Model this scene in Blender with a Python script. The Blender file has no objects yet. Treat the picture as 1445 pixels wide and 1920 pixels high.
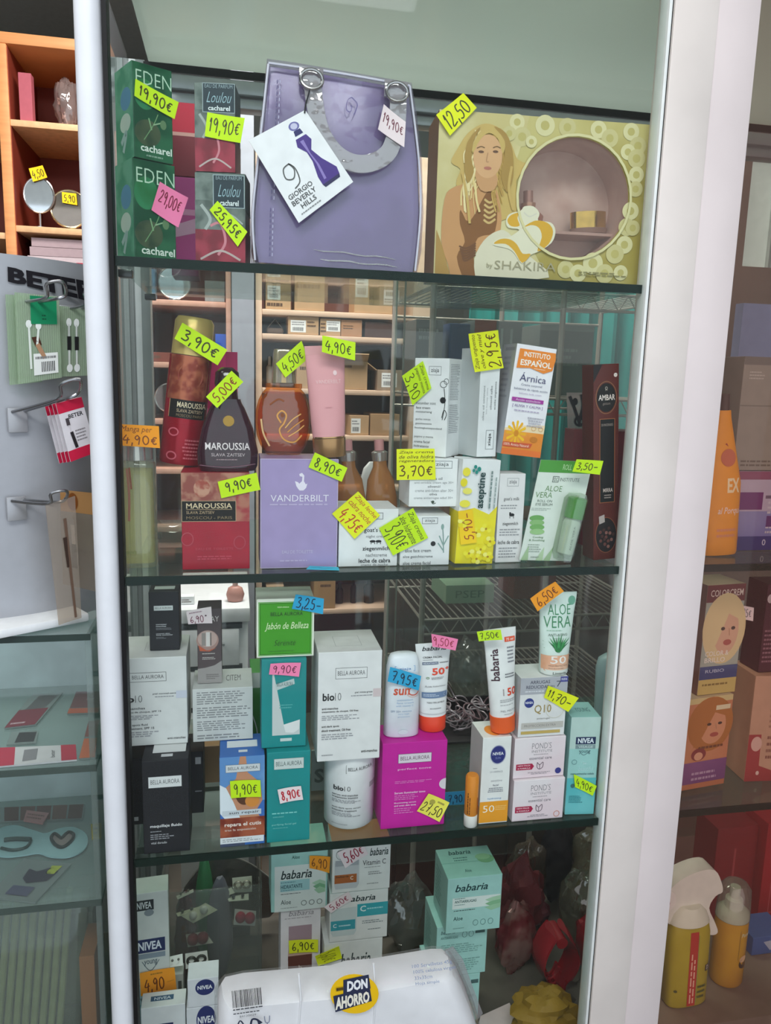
import bpy, bmesh, math, random
from mathutils import Vector, Matrix, noise as mnoise
random.seed(7)
SC = bpy.context.scene
COL = SC.collection

# ---------------------------------------------------------------- camera
F_PX, CX, CY = 1440.0, 722.5, 960.0          # the photograph is 1445 x 1920
EYE = Vector((0.0, -0.80, 1.45))              # 80 cm in front of the cabinet glass (the plane Y = 0)
_up = Vector((0.02765388, -0.98483497, -0.17127565)).normalized()
_h = Vector((0.98109801, -0.00608856, 0.19341566)); _h = (_h - _up * _h.dot(_up)).normalized()
_f = _up.cross(_h); _f = _f if _f.z > 0 else -_f
AX = (Vector((_h.x, _f.x, _up.x)), Vector((_h.y, _f.y, _up.y)), Vector((_h.z, _f.z, _up.z)))   # camera right, down, forward in the room
cam = bpy.data.objects.new('camera', bpy.data.cameras.new('camera'))
COL.objects.link(cam)
cam.data.sensor_fit = 'VERTICAL'; cam.data.sensor_height = 36.0; cam.data.lens = 36.0 * F_PX / 1920.0
cam.data.clip_start = 0.02; cam.data.clip_end = 60
cm = Matrix.Identity(4)
for i, a in enumerate((AX[0], -AX[1], -AX[2])):
    cm[0][i], cm[1][i], cm[2][i] = a
cm.translation = EYE
cam.matrix_world = cm
SC.camera = cam

# ---------------------------------------------------------------- world, lamps, exposure
SC.view_settings.view_transform = 'Standard'
SC.view_settings.look = 'None'
SC.view_settings.gamma = 1.0
SC.view_settings.use_curve_mapping = False
SC.view_settings.exposure = 0.32
SC.cycles.max_bounces = 10
SC.cycles.transparent_max_bounces = 40
SC.cycles.caustics_reflective = False
SC.cycles.caustics_refractive = False
wd = bpy.data.worlds.new('daylight'); SC.world = wd; wd.use_nodes = True
_bg = wd.node_tree.nodes['Background']
_bg.inputs[0].default_value = (0.80, 0.90, 1.0, 1); _bg.inputs[1].default_value = 1.05

def lamp(name, loc, rot, sx, sy, power, color=(1, 1, 1)):
    l = bpy.data.lights.new(name, 'AREA'); l.shape = 'RECTANGLE'; l.size = sx; l.size_y = sy
    l.energy = power; l.color = color
    o = bpy.data.objects.new(name, l); COL.objects.link(o); o.location = loc; o.rotation_euler = rot
    return o
lamp('front_fill_lamp', (-0.15, -1.25, 2.52), (0.25, 0, 0), 1.3, 0.5, 16, (0.96, 0.99, 1.0))  # out of view, added to light the cabinet through its front
lamp('rear_fill_lamp', (0.15, 0.78, 2.52), (0, 0, 0), 1.2, 0.3, 24, (1.0, 0.96, 0.92))  # out of view, added to light the shelving behind the cabinet
lamp('left_aisle_lamp', (-0.75, -0.2, 2.52), (0, 0, 0), 0.3, 0.9, 6, (1.0, 0.98, 0.96))

# ---------------------------------------------------------------- pixel rays to room points
def ray(px, py):
    return AX[0] * ((px - CX) / F_PX) + AX[1] * ((py - CY) / F_PX) + AX[2]
def W(px, py, Y):
    r = ray(px, py); return EYE + r * ((Y - EYE.y) / r.y)
def onplane(px, py, p0, n):
    r = ray(px, py); return EYE + r * ((p0 - EYE).dot(n) / r.dot(n))
def proj(p):
    d = p - EYE; c = d.dot(AX[2])
    return d.dot(AX[0]) / c * F_PX + CX, d.dot(AX[1]) / c * F_PX + CY
def along(p, u, px):
    """how far to go from p along u to reach the image column px"""
    k = (px - CX) / F_PX; d = p - EYE
    return -(d.dot(AX[0]) - k * d.dot(AX[2])) / (u.dot(AX[0]) - k * u.dot(AX[2]))
def upto(p, py, u=Vector((0, 0, 1))):
    k = (py - CY) / F_PX; d = p - EYE
    return -(d.dot(AX[1]) - k * d.dot(AX[2])) / (u.dot(AX[1]) - k * u.dot(AX[2]))
def mpp(p):
    return (p - EYE).dot(AX[2]) / F_PX

# ---------------------------------------------------------------- materials
def lin(hexs):
    c = [int(hexs[i:i + 2], 16) / 255 for i in (1, 3, 5)]
    return tuple(x / 12.92 if x <= 0.04045 else ((x + 0.055) / 1.055) ** 2.4 for x in c) + (1,)
_M = {}
def pm(hexs, rough=0.5, metal=0.0, spec=0.3, var=0.05, scale=60.0, bump=0.0, c2=None, stretch=None, emit=0.0):
    key = (hexs, rough, metal, spec, var, scale, bump, c2, stretch, emit)
    if key in _M: return _M[key]
    m = bpy.data.materials.new('paint_' + hexs[1:]); m.use_nodes = True
    nt = m.node_tree; b = nt.nodes['Principled BSDF']
    c = lin(hexs)
    tc = nt.nodes.new('ShaderNodeTexCoord'); mp = nt.nodes.new('ShaderNodeMapping')
    nt.links.new(tc.outputs['Object'], mp.inputs[0])
    if stretch: mp.inputs['Scale'].default_value = stretch
    nz = nt.nodes.new('ShaderNodeTexNoise'); nz.inputs['Scale'].default_value = scale; nz.inputs['Detail'].default_value = 4
    nt.links.new(mp.outputs[0], nz.inputs['Vector'])
    rp = nt.nodes.new('ShaderNodeValToRGB')
    e = rp.color_ramp.elements
    e[0].position = 0.3; e[1].position = 0.7
    if c2:
        e[0].color = c; e[1].color = lin(c2); e[0].position = 0.42; e[1].position = 0.58
    else:
        e[0].color = tuple(x * (1 - var) for x in c[:3]) + (1,); e[1].color = tuple(min(1, x * (1 + var)) for x in c[:3]) + (1,)
    nt.links.new(nz.outputs['Fac'], rp.inputs[0]); nt.links.new(rp.outputs[0], b.inputs['Base Color'])
    b.inputs['Roughness'].default_value = rough; b.inputs['Metallic'].default_value = metal
    b.inputs['Specular IOR Level'].default_value = spec
    if bump:
        bp = nt.nodes.new('ShaderNodeBump'); bp.inputs['Strength'].default_value = bump; bp.inputs['Distance'].default_value = 0.003
        nt.links.new(nz.outputs['Fac'], bp.inputs['Height']); nt.links.new(bp.outputs[0], b.inputs['Normal'])
    if emit:
        nt.links.new(rp.outputs[0], b.inputs['Emission Color']); b.inputs['Emission Strength'].default_value = emit
    _M[key] = m
    return m
def film(tint, body=0.15, white='#ffffff', refl=0.06, edge=0.6, rough=0.04, bump=0.0, scale=40.0, trans=0.0):
    """clear sheet: tinted see-through + a share of diffuse haze + a gloss that grows to the rim"""
    key = ('film', tint, body, white, refl, edge, rough, bump, scale, trans)
    if key in _M: return _M[key]
    m = bpy.data.materials.new('clear_' + tint[1:]); m.use_nodes = True
    nt = m.node_tree; nt.nodes.clear(); N = nt.nodes.new; L = nt.links.new
    out = N('ShaderNodeOutputMaterial'); tr = N('ShaderNodeBsdfTransparent'); tr.inputs[0].default_value = lin(tint)
    df = N('ShaderNodeBsdfDiffuse'); df.inputs[0].default_value = lin(white)
    gl = N('ShaderNodeBsdfGlossy'); gl.inputs['Roughness'].default_value = rough
    if trans:
        tl_ = N('ShaderNodeBsdfTranslucent'); tl_.inputs[0].default_value = lin(white)
        md_ = N('ShaderNodeMixShader'); md_.inputs[0].default_value = trans; L(df.outputs[0], md_.inputs[1]); L(tl_.outputs[0], md_.inputs[2]); df = md_
    m1 = N('ShaderNodeMixShader'); m1.inputs[0].default_value = body
    L(tr.outputs[0], m1.inputs[1]); L(df.outputs[0], m1.inputs[2])
    lw = N('ShaderNodeLayerWeight'); lw.inputs[0].default_value = 0.5
    pw = N('ShaderNodeMath'); pw.operation = 'POWER'; pw.inputs[1].default_value = 4.0; L(lw.outputs['Facing'], pw.inputs[0])
    ma = N('ShaderNodeMath'); ma.operation = 'MULTIPLY_ADD'; ma.inputs[1].default_value = edge; ma.inputs[2].default_value = refl
    L(pw.outputs[0], ma.inputs[0])
    m2 = N('ShaderNodeMixShader'); L(ma.outputs[0], m2.inputs[0]); L(m1.outputs[0], m2.inputs[1]); L(gl.outputs[0], m2.inputs[2])
    L(m2.outputs[0], out.inputs[0])
    tc = N('ShaderNodeTexCoord'); nz = N('ShaderNodeTexNoise'); nz.inputs['Scale'].default_value = scale; L(tc.outputs['Object'], nz.inputs['Vector'])
    if bump:
        bp = N('ShaderNodeBump'); bp.inputs['Strength'].default_value = bump; bp.inputs['Distance'].default_value = 0.004
        L(nz.outputs['Fac'], bp.inputs['Height']); L(bp.outputs[0], gl.inputs['Normal']); L(bp.outputs[0], lw.inputs['Normal'])
    _M[key] = m
    return m
def cm_(c):
    return pm(c, var=0.02) if isinstance(c, str) else c

# ---------------------------------------------------------------- mesh building
class MB:
    def __init__(s): s.v = []; s.f = []; s.mi = []; s.m = []
    def idx(s, m):
        m = cm_(m)
        if m not in s.m: s.m.append(m)
        return s.m.index(m)
    def add(s, vs, fs, m):
        k = s.idx(m); b = len(s.v)
        s.v += [Vector(x) for x in vs]
        for f in fs: s.f.append(tuple(b + i for i in f)); s.mi.append(k)
        return s
    def box(s, x0, x1, y0, y1, z0, z1, m, bev=0.0):
        if bev <= 0:
            vs = [(x, y, z) for z in (z0, z1) for y in (y0, y1) for x in (x0, x1)]
            return s.add(vs, [(0, 2, 3, 1), (4, 5, 7, 6), (0, 1, 5, 4), (2, 6, 7, 3), (0, 4, 6, 2), (1, 3, 7, 5)], m)
        bm = bmesh.new(); bmesh.ops.create_cube(bm, size=1)
        for v in bm.verts:
            v.co = ((x0 + x1) / 2 + v.co.x * (x1 - x0), (y0 + y1) / 2 + v.co.y * (y1 - y0), (z0 + z1) / 2 + v.co.z * (z1 - z0))
        bmesh.ops.bevel(bm, geom=bm.edges[:], offset=bev, segments=2, profile=0.5, affect='EDGES')
        bm.verts.index_update()
        s.add([v.co.copy() for v in bm.verts], [tuple(v.index for v in f.verts) for f in bm.faces], m); bm.free()
        return s
    def loft(s, rings, m, cap=True):
        n = len(rings[0]); vs = [p for r in rings for p in r]; fs = []
        for i in range(len(rings) - 1):
            for j in range(n):
                a, b = i * n + j, i * n + (j + 1) % n
                fs.append((a, b, b + n, a + n))
        if cap:
            fs.append(tuple(range(n))[::-1]); fs.append(tuple(range(len(vs) - n, len(vs))))
        return s.add(vs, fs, m)
    def tube(s, pts, r, m, n=8, closed=False):
        pts = [Vector(p) for p in pts]; rings = []
        if closed: pts = pts + [pts[0]]
        ref = None
        for i, p in enumerate(pts):
            if closed and i in (0, len(pts) - 1): t = pts[1] - pts[-2]
            else: t = pts[min(i + 1, len(pts) - 1)] - pts[max(i - 1, 0)]
            t.normalize()
            if ref is None: ref = t.orthogonal().normalized()
            ref = (ref - t * ref.dot(t)).normalized(); bb = t.cross(ref)
            rr = r[i] if isinstance(r, (list, tuple)) else r
            rings.append([p + (ref * math.cos(a) + bb * math.sin(a)) * rr for a in (2 * math.pi * k / n for k in range(n))])
        return s.loft(rings, m, not closed)
    def build(s, name, parent=None, smooth=0.6, kind=None, label=None):
        me = bpy.data.meshes.new(name); me.from_pydata(s.v, [], s.f)
        for m in s.m: me.materials.append(m)
        me.polygons.foreach_set('material_index', s.mi)
        if smooth:
            me.polygons.foreach_set('use_smooth', [True] * len(s.f)); me.set_sharp_from_angle(angle=smooth)
        me.update()
        o = bpy.data.objects.new(name, me); COL.objects.link(o)
        if parent: o.parent = parent
        if kind: o['kind'] = kind
        if label: o['label'] = label
        return o
def thing(name, label, cat, mat=None, group=None):
    o = bpy.data.objects.new(name, None); COL.objects.link(o); o.empty_display_size = 0.02
    if mat is not None: o.matrix_world = mat
    return tag_(o, label, cat, group)
def tag_(o, label, cat, group=None):
    o['label'] = label; o['category'] = cat
    if group: o['group'] = group
    return o
def setting(name, mb):
    return mb.build(name, kind='structure')

# ---------------------------------------------------------------- printing on faces
_T = {}
def text2d(s, bold=0.0, shear=0.0):
    key = (s, bold, shear)
    if key not in _T:
        cu = bpy.data.curves.new('t', 'FONT'); cu.body = s; cu.resolution_u = 2; cu.offset = bold; cu.shear = shear
        ob = bpy.data.objects.new('t', cu); me = ob.to_mesh()
        vs = [v.co.copy() for v in me.vertices]; fs = [tuple(p.vertices) for p in me.polygons]
        ob.to_mesh_clear(); bpy.data.objects.remove(ob); bpy.data.curves.remove(cu)
        x0, x1 = min(v.x for v in vs), max(v.x for v in vs); y0, y1 = min(v.y for v in vs), max(v.y for v in vs)
        _T[key] = ([((v.x - x0) / (x1 - x0 or 1), 1 - (v.y - y0) / (y1 - y0 or 1)) for v in vs], fs)
    return _T[key]
def closed(pts, k=3):
    """smooth closed outline through pts"""
    n = len(pts); q = [pts[i % n] for i in range(-2, n + 3)]
    return crom(q, k)[2 * k:(n + 2) * k]
def crom(pts, k=4):
    if len(pts) < 3: return pts
    P = [pts[0]] + list(pts) + [pts[-1]]; out = []
    for i in range(1, len(P) - 2):
        for j in range(k):
            t = j / k
            out.append(tuple(0.5 * (2 * P[i][c] + (P[i + 1][c] - P[i - 1][c]) * t + (2 * P[i - 1][c] - 5 * P[i][c] + 4 * P[i + 1][c] - P[i + 2][c]) * t * t
                             + (3 * P[i][c] - P[i - 1][c] - 3 * P[i + 1][c] + P[i + 2][c]) * t ** 3) for c in range(len(pts[0]))))
    return out + [tuple(pts[-1])]
LOOP = [(.5, 0), (.15, .2), (.1, .65), (.4, 1), (.8, .8), (.85, .3), (.5, 0)]
GL = {'0': [LOOP], '1': [[(.25, .3), (.6, 0), (.45, 1)]], '2': [[(.12, .25), (.4, 0), (.8, .15), (.6, .55), (.08, 1), (.95, .93)]],
      '3': [[(.12, .08), (.6, .0), (.75, .2), (.38, .45), (.85, .62), (.65, .95), (.05, .95)]], '4': [[(.5, 0), (.08, .6), (.95, .55)], [(.7, .3), (.6, 1.05)]],
      '5': [[(.9, .0), (.4, .05), (.28, .42), (.75, .45), (.8, .78), (.5, 1), (.08, .92)]], '6': [[(.7, 0), (.3, .35), (.12, .75), (.45, 1), (.8, .78), (.55, .55), (.2, .75)]],
      '7': [[(.1, .1), (.88, .05), (.42, 1)], [(.28, .52), (.78, .48)]], '8': [[(.75, .15), (.4, .0), (.25, .22), (.75, .68), (.5, 1), (.18, .75), (.55, .4), (.75, .15)]],
      '9': [[(.78, .25), (.45, .0), (.15, .28), (.45, .5), (.78, .2), (.65, 1.05)]], ',': [[(.5, .85), (.3, 1.25)]], '.': [[(.45, .95), (.55, .95)]],
      '€': [[(.9, .18), (.5, .15), (.25, .5), (.45, .88), (.85, .8)], [(.05, .42), (.7, .38)], [(.05, .6), (.6, .58)]], '-': [[(.1, .55), (.9, .5)]]}
WD = {',': .35, '.': .35, '1': .6}
def R(u0, v0, u1, v1, c): return ('r', u0, v0, u1, v1, c)
def T(s, u0, v0, u1, v1, c, bold=0.0, shear=0.0, rot=0): return ('t', s, u0, v0, u1, v1, c, bold, shear, rot)
def G(u0, v0, u1, v1, n, c, al='l', rot=0): return ('g', u0, v0, u1, v1, n, c, al, rot)
def E(u, v, ru, rv, c): return ('e', u, v, ru, rv, c)
def RG(u, v, ru, rv, w, c): return ('ring', u, v, ru, rv, w, c)
def P(pts, c): return ('p', pts, c)
def S(pts, w, c): return ('s', pts, w, c)
def O(u0, v0, u1, v1, w, c): return ('o', u0, v0, u1, v1, w, c)
def H(s, u0, v0, u1, v1, c, w=0.028): return ('h', s, u0, v0, u1, v1, c, w)
TEXTY = {'t', 'h', 'g'}
def ribbon(pts, w, asp):
    """2-D stroke: pts in face fractions, w in fractions of the width; asp = width / height"""
    q = [Vector((p[0], p[1] / asp)) for p in pts]; L = []
    for i, p in enumerate(q):
        t = q[min(i + 1, len(q) - 1)] - q[max(i - 1, 0)]
        if t.length < 1e-9: t = Vector((1, 0))
        t.normalize(); n = Vector((-t.y, t.x)) * w / 2
        L += [p + n, p - n]
    return [(p.x, p.y * asp) for p in L], [(2 * i, 2 * i + 1, 2 * i + 3, 2 * i + 2) for i in range(len(q) - 1)]
def grid(u0, v0, u1, v1, nu, nv=1):
    vs = [(u0 + (u1 - u0) * i / nu, v0 + (v1 - v0) * j / nv) for j in range(nv + 1) for i in range(nu + 1)]
    fs = [(j * (nu + 1) + i, j * (nu + 1) + i + 1, (j + 1) * (nu + 1) + i + 1, (j + 1) * (nu + 1) + i) for j in range(nv) for i in range(nu)]
    return vs, fs
def emit_ops(ops, F, asp, base, txt, nu=1, nv=1, off0=0.00015, step=0.00004):
    rnd = random.Random(len(ops) * 31 + int(asp * 1000))
    for k, op in enumerate(ops):
        off = off0 + step * k; mb = txt if op[0] in TEXTY else base
        def put(vs, fs, c): mb.add([F(u, v, off) for u, v in vs], fs, c)
        t = op[0]
        if t == 'r': put(*grid(op[1], op[2], op[3], op[4], nu, nv), op[5])
        elif t == 't':
            s, u0, v0, u1, v1, c, bold, shear, rot = op[1:]
            vs, fs = text2d(s, bold, shear)
            if rot == 90: vs = [(y, 1 - x) for x, y in vs]
            if rot == -90: vs = [(1 - y, x) for x, y in vs]
            put([(u0 + (u1 - u0) * x, v0 + (v1 - v0) * y) for x, y in vs], fs, c)
        elif t == 'g':
            u0, v0, u1, v1, n, c, al, rot = op[1:]
            for i in range(n):
                ln = 1 - 0.35 * rnd.random(); x = 0 if al == 'l' else (1 - ln) / 2; ln += x
                while x < ln - 0.02:
                    w_ = min(0.05 + 0.11 * rnd.random(), ln - x); y0, y1 = (i + 0.28) / n, (i + 0.72) / n
                    a = [(x, y0), (x + w_, y0), (x + w_, y1), (x, y1)]
                    if rot: a = [(p[1], 1 - p[0]) for p in a]
                    put([(u0 + (u1 - u0) * p[0], v0 + (v1 - v0) * p[1]) for p in a], [(0, 1, 2, 3)], c); x += w_ + 0.025
        elif t == 'e':
            u, v, ru, rv, c = op[1:]
            put([(u + ru * math.cos(a), v + rv * math.sin(a)) for a in (2 * math.pi * i / 28 for i in range(28))], [tuple(range(28))], c)
        elif t == 'ring':
            u, v, ru, rv, w, c = op[1:]; n = 32
            vs = [(u + (ru - q * w) * math.cos(a), v + (rv - q * w * asp) * math.sin(a)) for a in (2 * math.pi * i / n for i in range(n)) for q in (0, 1)]
            put(vs, [(2 * i, 2 * i + 1, (2 * i + 3) % (2 * n), (2 * i + 2) % (2 * n)) for i in range(n)], c)
        elif t == 'p': put(op[1], [tuple(range(len(op[1])))], op[2])
        elif t == 's': put(*ribbon(crom(op[1], 5), op[2], asp), op[3])
        elif t == 'o':
            u0, v0, u1, v1, w, c = op[1:]; wv = w * asp
            for a in ((u0, v0, u1, v0 + wv), (u0, v1 - wv, u1, v1), (u0, v0 + wv, u0 + w, v1 - wv), (u1 - w, v0 + wv, u1, v1 - wv)): put(*grid(*a, 1), c)
        elif t == 'h':
            s, u0, v0, u1, v1, c, w = op[1:]
            tot = sum(WD.get(ch, 1) for ch in s); x = 0; cw = (u1 - u0) / tot
            for ch in s:
                a = WD.get(ch, 1) * cw; jy = 0.06 * (rnd.random() - 0.5)
                for st in GL.get(ch, []):
                    put(*ribbon([(u0 + x + p[0] * a * 0.86, v0 + (v1 - v0) * (p[1] + jy)) for p in crom(st, 4)], w, asp), c)
                x += a

def quadF(c, bend=0.0):
    """c: four 3-D corners tl, tr, br, bl; returns F(u, v, off), off towards the viewer's side"""
    tl, tr, br, bl = [Vector(p) for p in c]
    n = (tr - tl).cross(bl - tl).normalized()
    if n.dot(EYE - tl) < 0: n = -n
    def F(u, v, off=0.0):
        p = (tl * (1 - u) + tr * u) * (1 - v) + (bl * (1 - u) + br * u) * v
        return p + n * (off + bend * ((2 * u - 1) ** 2 + 0.3 * u * v))
    asp = ((tr - tl).length + (br - bl).length) / max(1e-6, (bl - tl).length + (br - tr).length)
    return F, asp
def slab(name, F, asp, m, ops, parent, th=0.0004, nu=6, nv=3, loc=None, txtname='lettering', label=None, kind=None):
    """a thin sheet with real thickness following F; its lettering is a part of it"""
    inv = parent.matrix_world.inverted() if parent else Matrix.Identity(4)
    if loc is not None: inv = Matrix.Translation(-Vector(loc))
    G2 = lambda u, v, off=0.0: inv @ F(u, v, off)
    b, t = MB(), MB()
    vs, fs = grid(0, 0, 1, 1, nu, nv); n = len(vs)
    V = [G2(u, v, 0) for u, v in vs] + [G2(u, v, -th) for u, v in vs]
    rim = [i for i in range(nu + 1)] + [j * (nu + 1) + nu for j in range(1, nv + 1)] + [nv * (nu + 1) + i for i in range(nu - 1, -1, -1)] + [j * (nu + 1) for j in range(nv - 1, 0, -1)]
    FS = fs + [tuple(n + i for i in f)[::-1] for f in fs] + [(rim[i], rim[(i + 1) % len(rim)], n + rim[(i + 1) % len(rim)], n + rim[i]) for i in range(len(rim))]
    b.add(V, FS, m)
    emit_ops(ops, G2, asp, b, t, nu=nu, nv=nv)
    o = b.build(name, parent, label=label)
    if loc is not None: o.location = loc
    if t.v: t.build(txtname, o)
    return o
TAGC = {'y': '#c9ee12', 'Y': '#e9ee1c', 'o': '#ffa11f', 'p': '#ff86b4', 'b': '#27a5d6', 'w': '#f2dfe2', 'k': '#f4e95a', 'g': '#ffd21c'}
TAGN = {'y': 'neon green', 'Y': 'neon yellow', 'o': 'orange', 'p': 'pink', 'b': 'blue', 'w': 'pale pink', 'k': 'pale yellow', 'g': 'golden yellow'}
def price(root, pts, col, s, p0, n, ink='#3a3a18', note=None, rect=(.1, .22, .92, .8), w=0.03, extra=(), bend=0.0012):
    """hand-written price tag stuck on root; pts = tl, tr, br, bl pixels laid on the plane (p0, n)"""
    c = [onplane(x, y, p0, n) for x, y in pts]
    F, asp = quadF(c, bend)
    ops = [H(s, *rect, ink, w)] + list(extra)
    if note:
        k = len(note)
        for i, tx in enumerate(note): ops.append(T(tx, .06, .06 + .42 * i / k, .06 + min(.9, .085 * len(tx)), .06 + .42 * (i + .8) / k, ink, 0, 0.25))
    return slab('price_tag', F, asp, pm(TAGC[col], 0.7, var=0.03), ops, root, txtname='handwriting', label='%s price tag reading %s' % (TAGN[col], s))

# ---------------------------------------------------------------- the two main builders
class Item: pass
def C(name, label, cat, bl, xr, tl, Y, z, d, col, yaw=0.0, front=(), left=(), right=(), top=(), tags=(), group=None, part='carton', bev=0.0007, lean=True, h=None, rough=0.42):
    """carton: bl = base-left pixel of its front, xr = base-right column, tl = top-left pixel; Y depth of that corner, z what it stands on"""
    a = math.radians(yaw); u = Vector((math.cos(a), math.sin(a), 0)); v = Vector((-math.sin(a), math.cos(a), 0))
    FL = W(bl[0], bl[1], Y)
    if z is not None:
        z += 0.0008
        FL = Vector((0, Y, z)); FL.x = along(FL, Vector((1, 0, 0)), bl[0])
    w = along(FL, u, xr)
    p = onplane(tl[0], tl[1], FL, v) - FL
    tilt = math.atan2(p.dot(u), p.z) if lean else 0
    if abs(tilt) < math.radians(1.8): tilt = 0
    hh = h or (p.length if tilt else upto(FL, tl[1]))
    M = Matrix.Translation(FL + u * w / 2 + v * d / 2 + Vector((0, 0, abs(math.sin(tilt)) * w / 2))) @ Matrix.Rotation(a, 4, 'Z') @ Matrix.Rotation(tilt, 4, 'Y')
    r = thing(name, label, cat, M, group)
    b, t = MB(), MB(); m = pm(col, rough) if isinstance(col, str) else col
    b.box(-w / 2, w / 2, -d / 2, d / 2, 0, hh, m, bev)
    e = bev
    fr = lambda x, y, o: Vector((-w / 2 + x * w, -d / 2 - o, hh * (1 - y)))
    lf = lambda x, y, o: Vector((-w / 2 - o, d / 2 - x * d, hh * (1 - y)))
    rt = lambda x, y, o: Vector((w / 2 + o, -d / 2 + x * d, hh * (1 - y)))
    tp = lambda x, y, o: Vector((-w / 2 + x * w, d / 2 - y * d, hh + o))
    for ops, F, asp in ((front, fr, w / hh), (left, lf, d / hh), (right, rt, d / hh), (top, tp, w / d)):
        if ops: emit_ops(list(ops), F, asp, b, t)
    c = b.build(part, r, smooth=None)
    if t.v: t.build('lettering', c, smooth=None)
    I = Item(); I.r = r; I.top = FL.z + hh * math.cos(tilt) + abs(math.sin(tilt)) * w; I.n = (M.to_3x3() @ Vector((0, -1, 0))); I.p0 = M @ Vector((0, -d / 2 - 0.0016, 0)); I.w, I.h, I.d, I.M, I.part = w, hh, d, M, c
    for tg in tags: price(r, tg[0], tg[1], tg[2], I.p0, I.n, **(tg[3] if len(tg) > 3 else {}))
    return I
def ring_pts(z, rx, ry, pw=2.0, n=32, cx=0.0):
    out = []
    for k in range(n):
        a = 2 * math.pi * k / n; c, s = math.cos(a), math.sin(a)
        out.append(Vector((cx + rx * math.copysign(abs(c) ** (2 / pw), c), ry * math.copysign(abs(s) ** (2 / pw), s), z)))
    return out
def V(name, label, cat, base, topp, Y, z, parts, front=(), main=0, tags=(), group=None, sub=None, yaw=0.0):
    """bottle or tube: base / topp = pixel of its foot and head on the axis; parts = [(name, material, [(t, half width px, depth ratio)], power)]"""
    B = W(base[0], base[1], Y)
    if z is not None:
        z += 0.0008
        B = Vector((0, Y, z)); B.x = along(B, Vector((1, 0, 0)), base[0])
    Tp = W(topp[0], topp[1], Y)
    dv = Tp - B; tilt = math.atan2(dv.x, dv.z); L = dv.length
    if abs(tilt) < math.radians(1.5): tilt = 0
    s = mpp(B)
    M = Matrix.Translation(B + Vector((0, 0, abs(math.sin(tilt)) * parts[0][2][0][1] * s))) @ Matrix.Rotation(math.radians(yaw), 4, 'Z') @ Matrix.Rotation(tilt, 4, 'Y')
    r = thing(name, label, cat, M, group); objs = []; rym = 0
    for p in parts:
        b = MB(); pw = p[3] if len(p) > 3 else 2.0
        rings = [ring_pts(t * L, hw * s, hw * s * q if q < 5 else q * 1e-3, pw) for t, hw, q in p[2]]
        rym = max(rym, max(-min(x.y for x in rg) for rg in rings))
        b.loft(rings, p[1])
        par = r if len(p) < 5 or p[4] is None else [o for o in objs if o.name.split('.')[0] == p[4]][0]
        objs.append(b.build(p[0], par, smooth=0.9))
    sec = parts[main][2]; pw = parts[main][3] if len(parts[main]) > 3 else 2.0
    def prof(t):
        for (t0, a, q0), (t1, b_, q1) in zip(sec, sec[1:]):
            if t0 <= t <= t1:
                k = (t - t0) / (t1 - t0 or 1); return a + (b_ - a) * k, q0, q1, k
        e = sec[0] if t < sec[0][0] else sec[-1]
        return e[1], e[2], e[2], 0
    tA, tB = sec[0][0], sec[-1][0]; hm = max(x[1] for x in sec)
    def F(u, v, o):
        t = tB + (tA - tB) * v; hw, q0, q1, k = prof(t)
        ry = lambda q: hw * s * q if q < 5 else q * 1e-3
        y = ry(q0) * (1 - k) + ry(q1) * k
        x = max(-0.985, min(0.985, (2 * u - 1) * hm / hw))
        return Vector((x * hw * s, -y * (1 - abs(x) ** pw) ** (1 / pw) - o - 0.0002, t * L))
    if front:
        b, t = MB(), MB()
        emit_ops(list(front), F, 2 * hm * s / ((tB - tA) * L), b, t, nu=14, nv=6, off0=0.0003)
        if b.v: pr = b.build('printed_panel', objs[main], smooth=0.9)
        if t.v: t.build('lettering', objs[main], smooth=None)
    I = Item(); I.r = r; I.top = B.z + L * math.cos(tilt); I.n = Vector((0, -1, 0)); I.p0 = Vector((0, Y - rym - 0.003, 0)); I.M = M; I.L = L; I.objs = objs; I.F = F; I.s = s
    for tg in tags: price(r, tg[0], tg[1], tg[2], I.p0, I.n, **(tg[3] if len(tg) > 3 else {}))
    return I
def strip(u0, v0, u1, v1, c): return R(u0, v0, u1, v1, c)

# ================================================================ the shop
Z1, Z2, Z3, Z4 = 1.5585, 1.240, 0.918, 0.530        # tops of the three glass shelves and of the cabinet floor
ZR = 0.597
XL, XR = -0.1135, 0.446
setting('floor', MB().box(-2.4, 2.6, -2.6, 2.6, -0.1, -0.001, pm('#8d8278', 0.35, var=0.2, scale=9)))
setting('ceiling', MB().box(-2.4, 2.6, -2.6, 2.6, 2.621, 2.7, pm('#b9bdb6', 0.7)))
setting('wall_back', MB().box(-2.4, 2.6, 2.5, 2.6, 0, 2.62, pm('#6d6661', 0.7)))
setting('wall_left', MB().box(-2.5, -2.4, -2.6, 2.6, 0, 2.62, pm('#5c5b5c', 0.7)))
setting('wall_right', MB().box(2.6, 2.7, -2.6, 2.6, 0, 2.62, pm('#75605a', 0.7)))
for nm, lb, (cx_, cy_, sx, sy) in (('added_tube_lamp', 'white ceiling tube lamp over the shop entrance', (-0.15, -1.25, 1.3, 0.16)), ('added_tube_lamp', 'white ceiling tube lamp over the storage shelves', (0.15, 0.78, 1.2, 0.16))):  # unseen fixtures, added to go with the two fill lamps
    r = thing(nm, lb, 'lamp', Matrix.Translation((cx_, cy_, 2.62)))
    MB().box(-sx / 2, sx / 2, -sy / 2, sy / 2, -0.05, 0, '#dcdedc', 0.004).build('housing', r)
    t = MB()
    for q in (-0.04, 0.04): t.tube([(-sx / 2 + .03, q, -.064), (sx / 2 - .03, q, -.064)], 0.013, pm('#ffffff', 0.4, emit=3.0), 10)
    t.build('tube', r)

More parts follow.
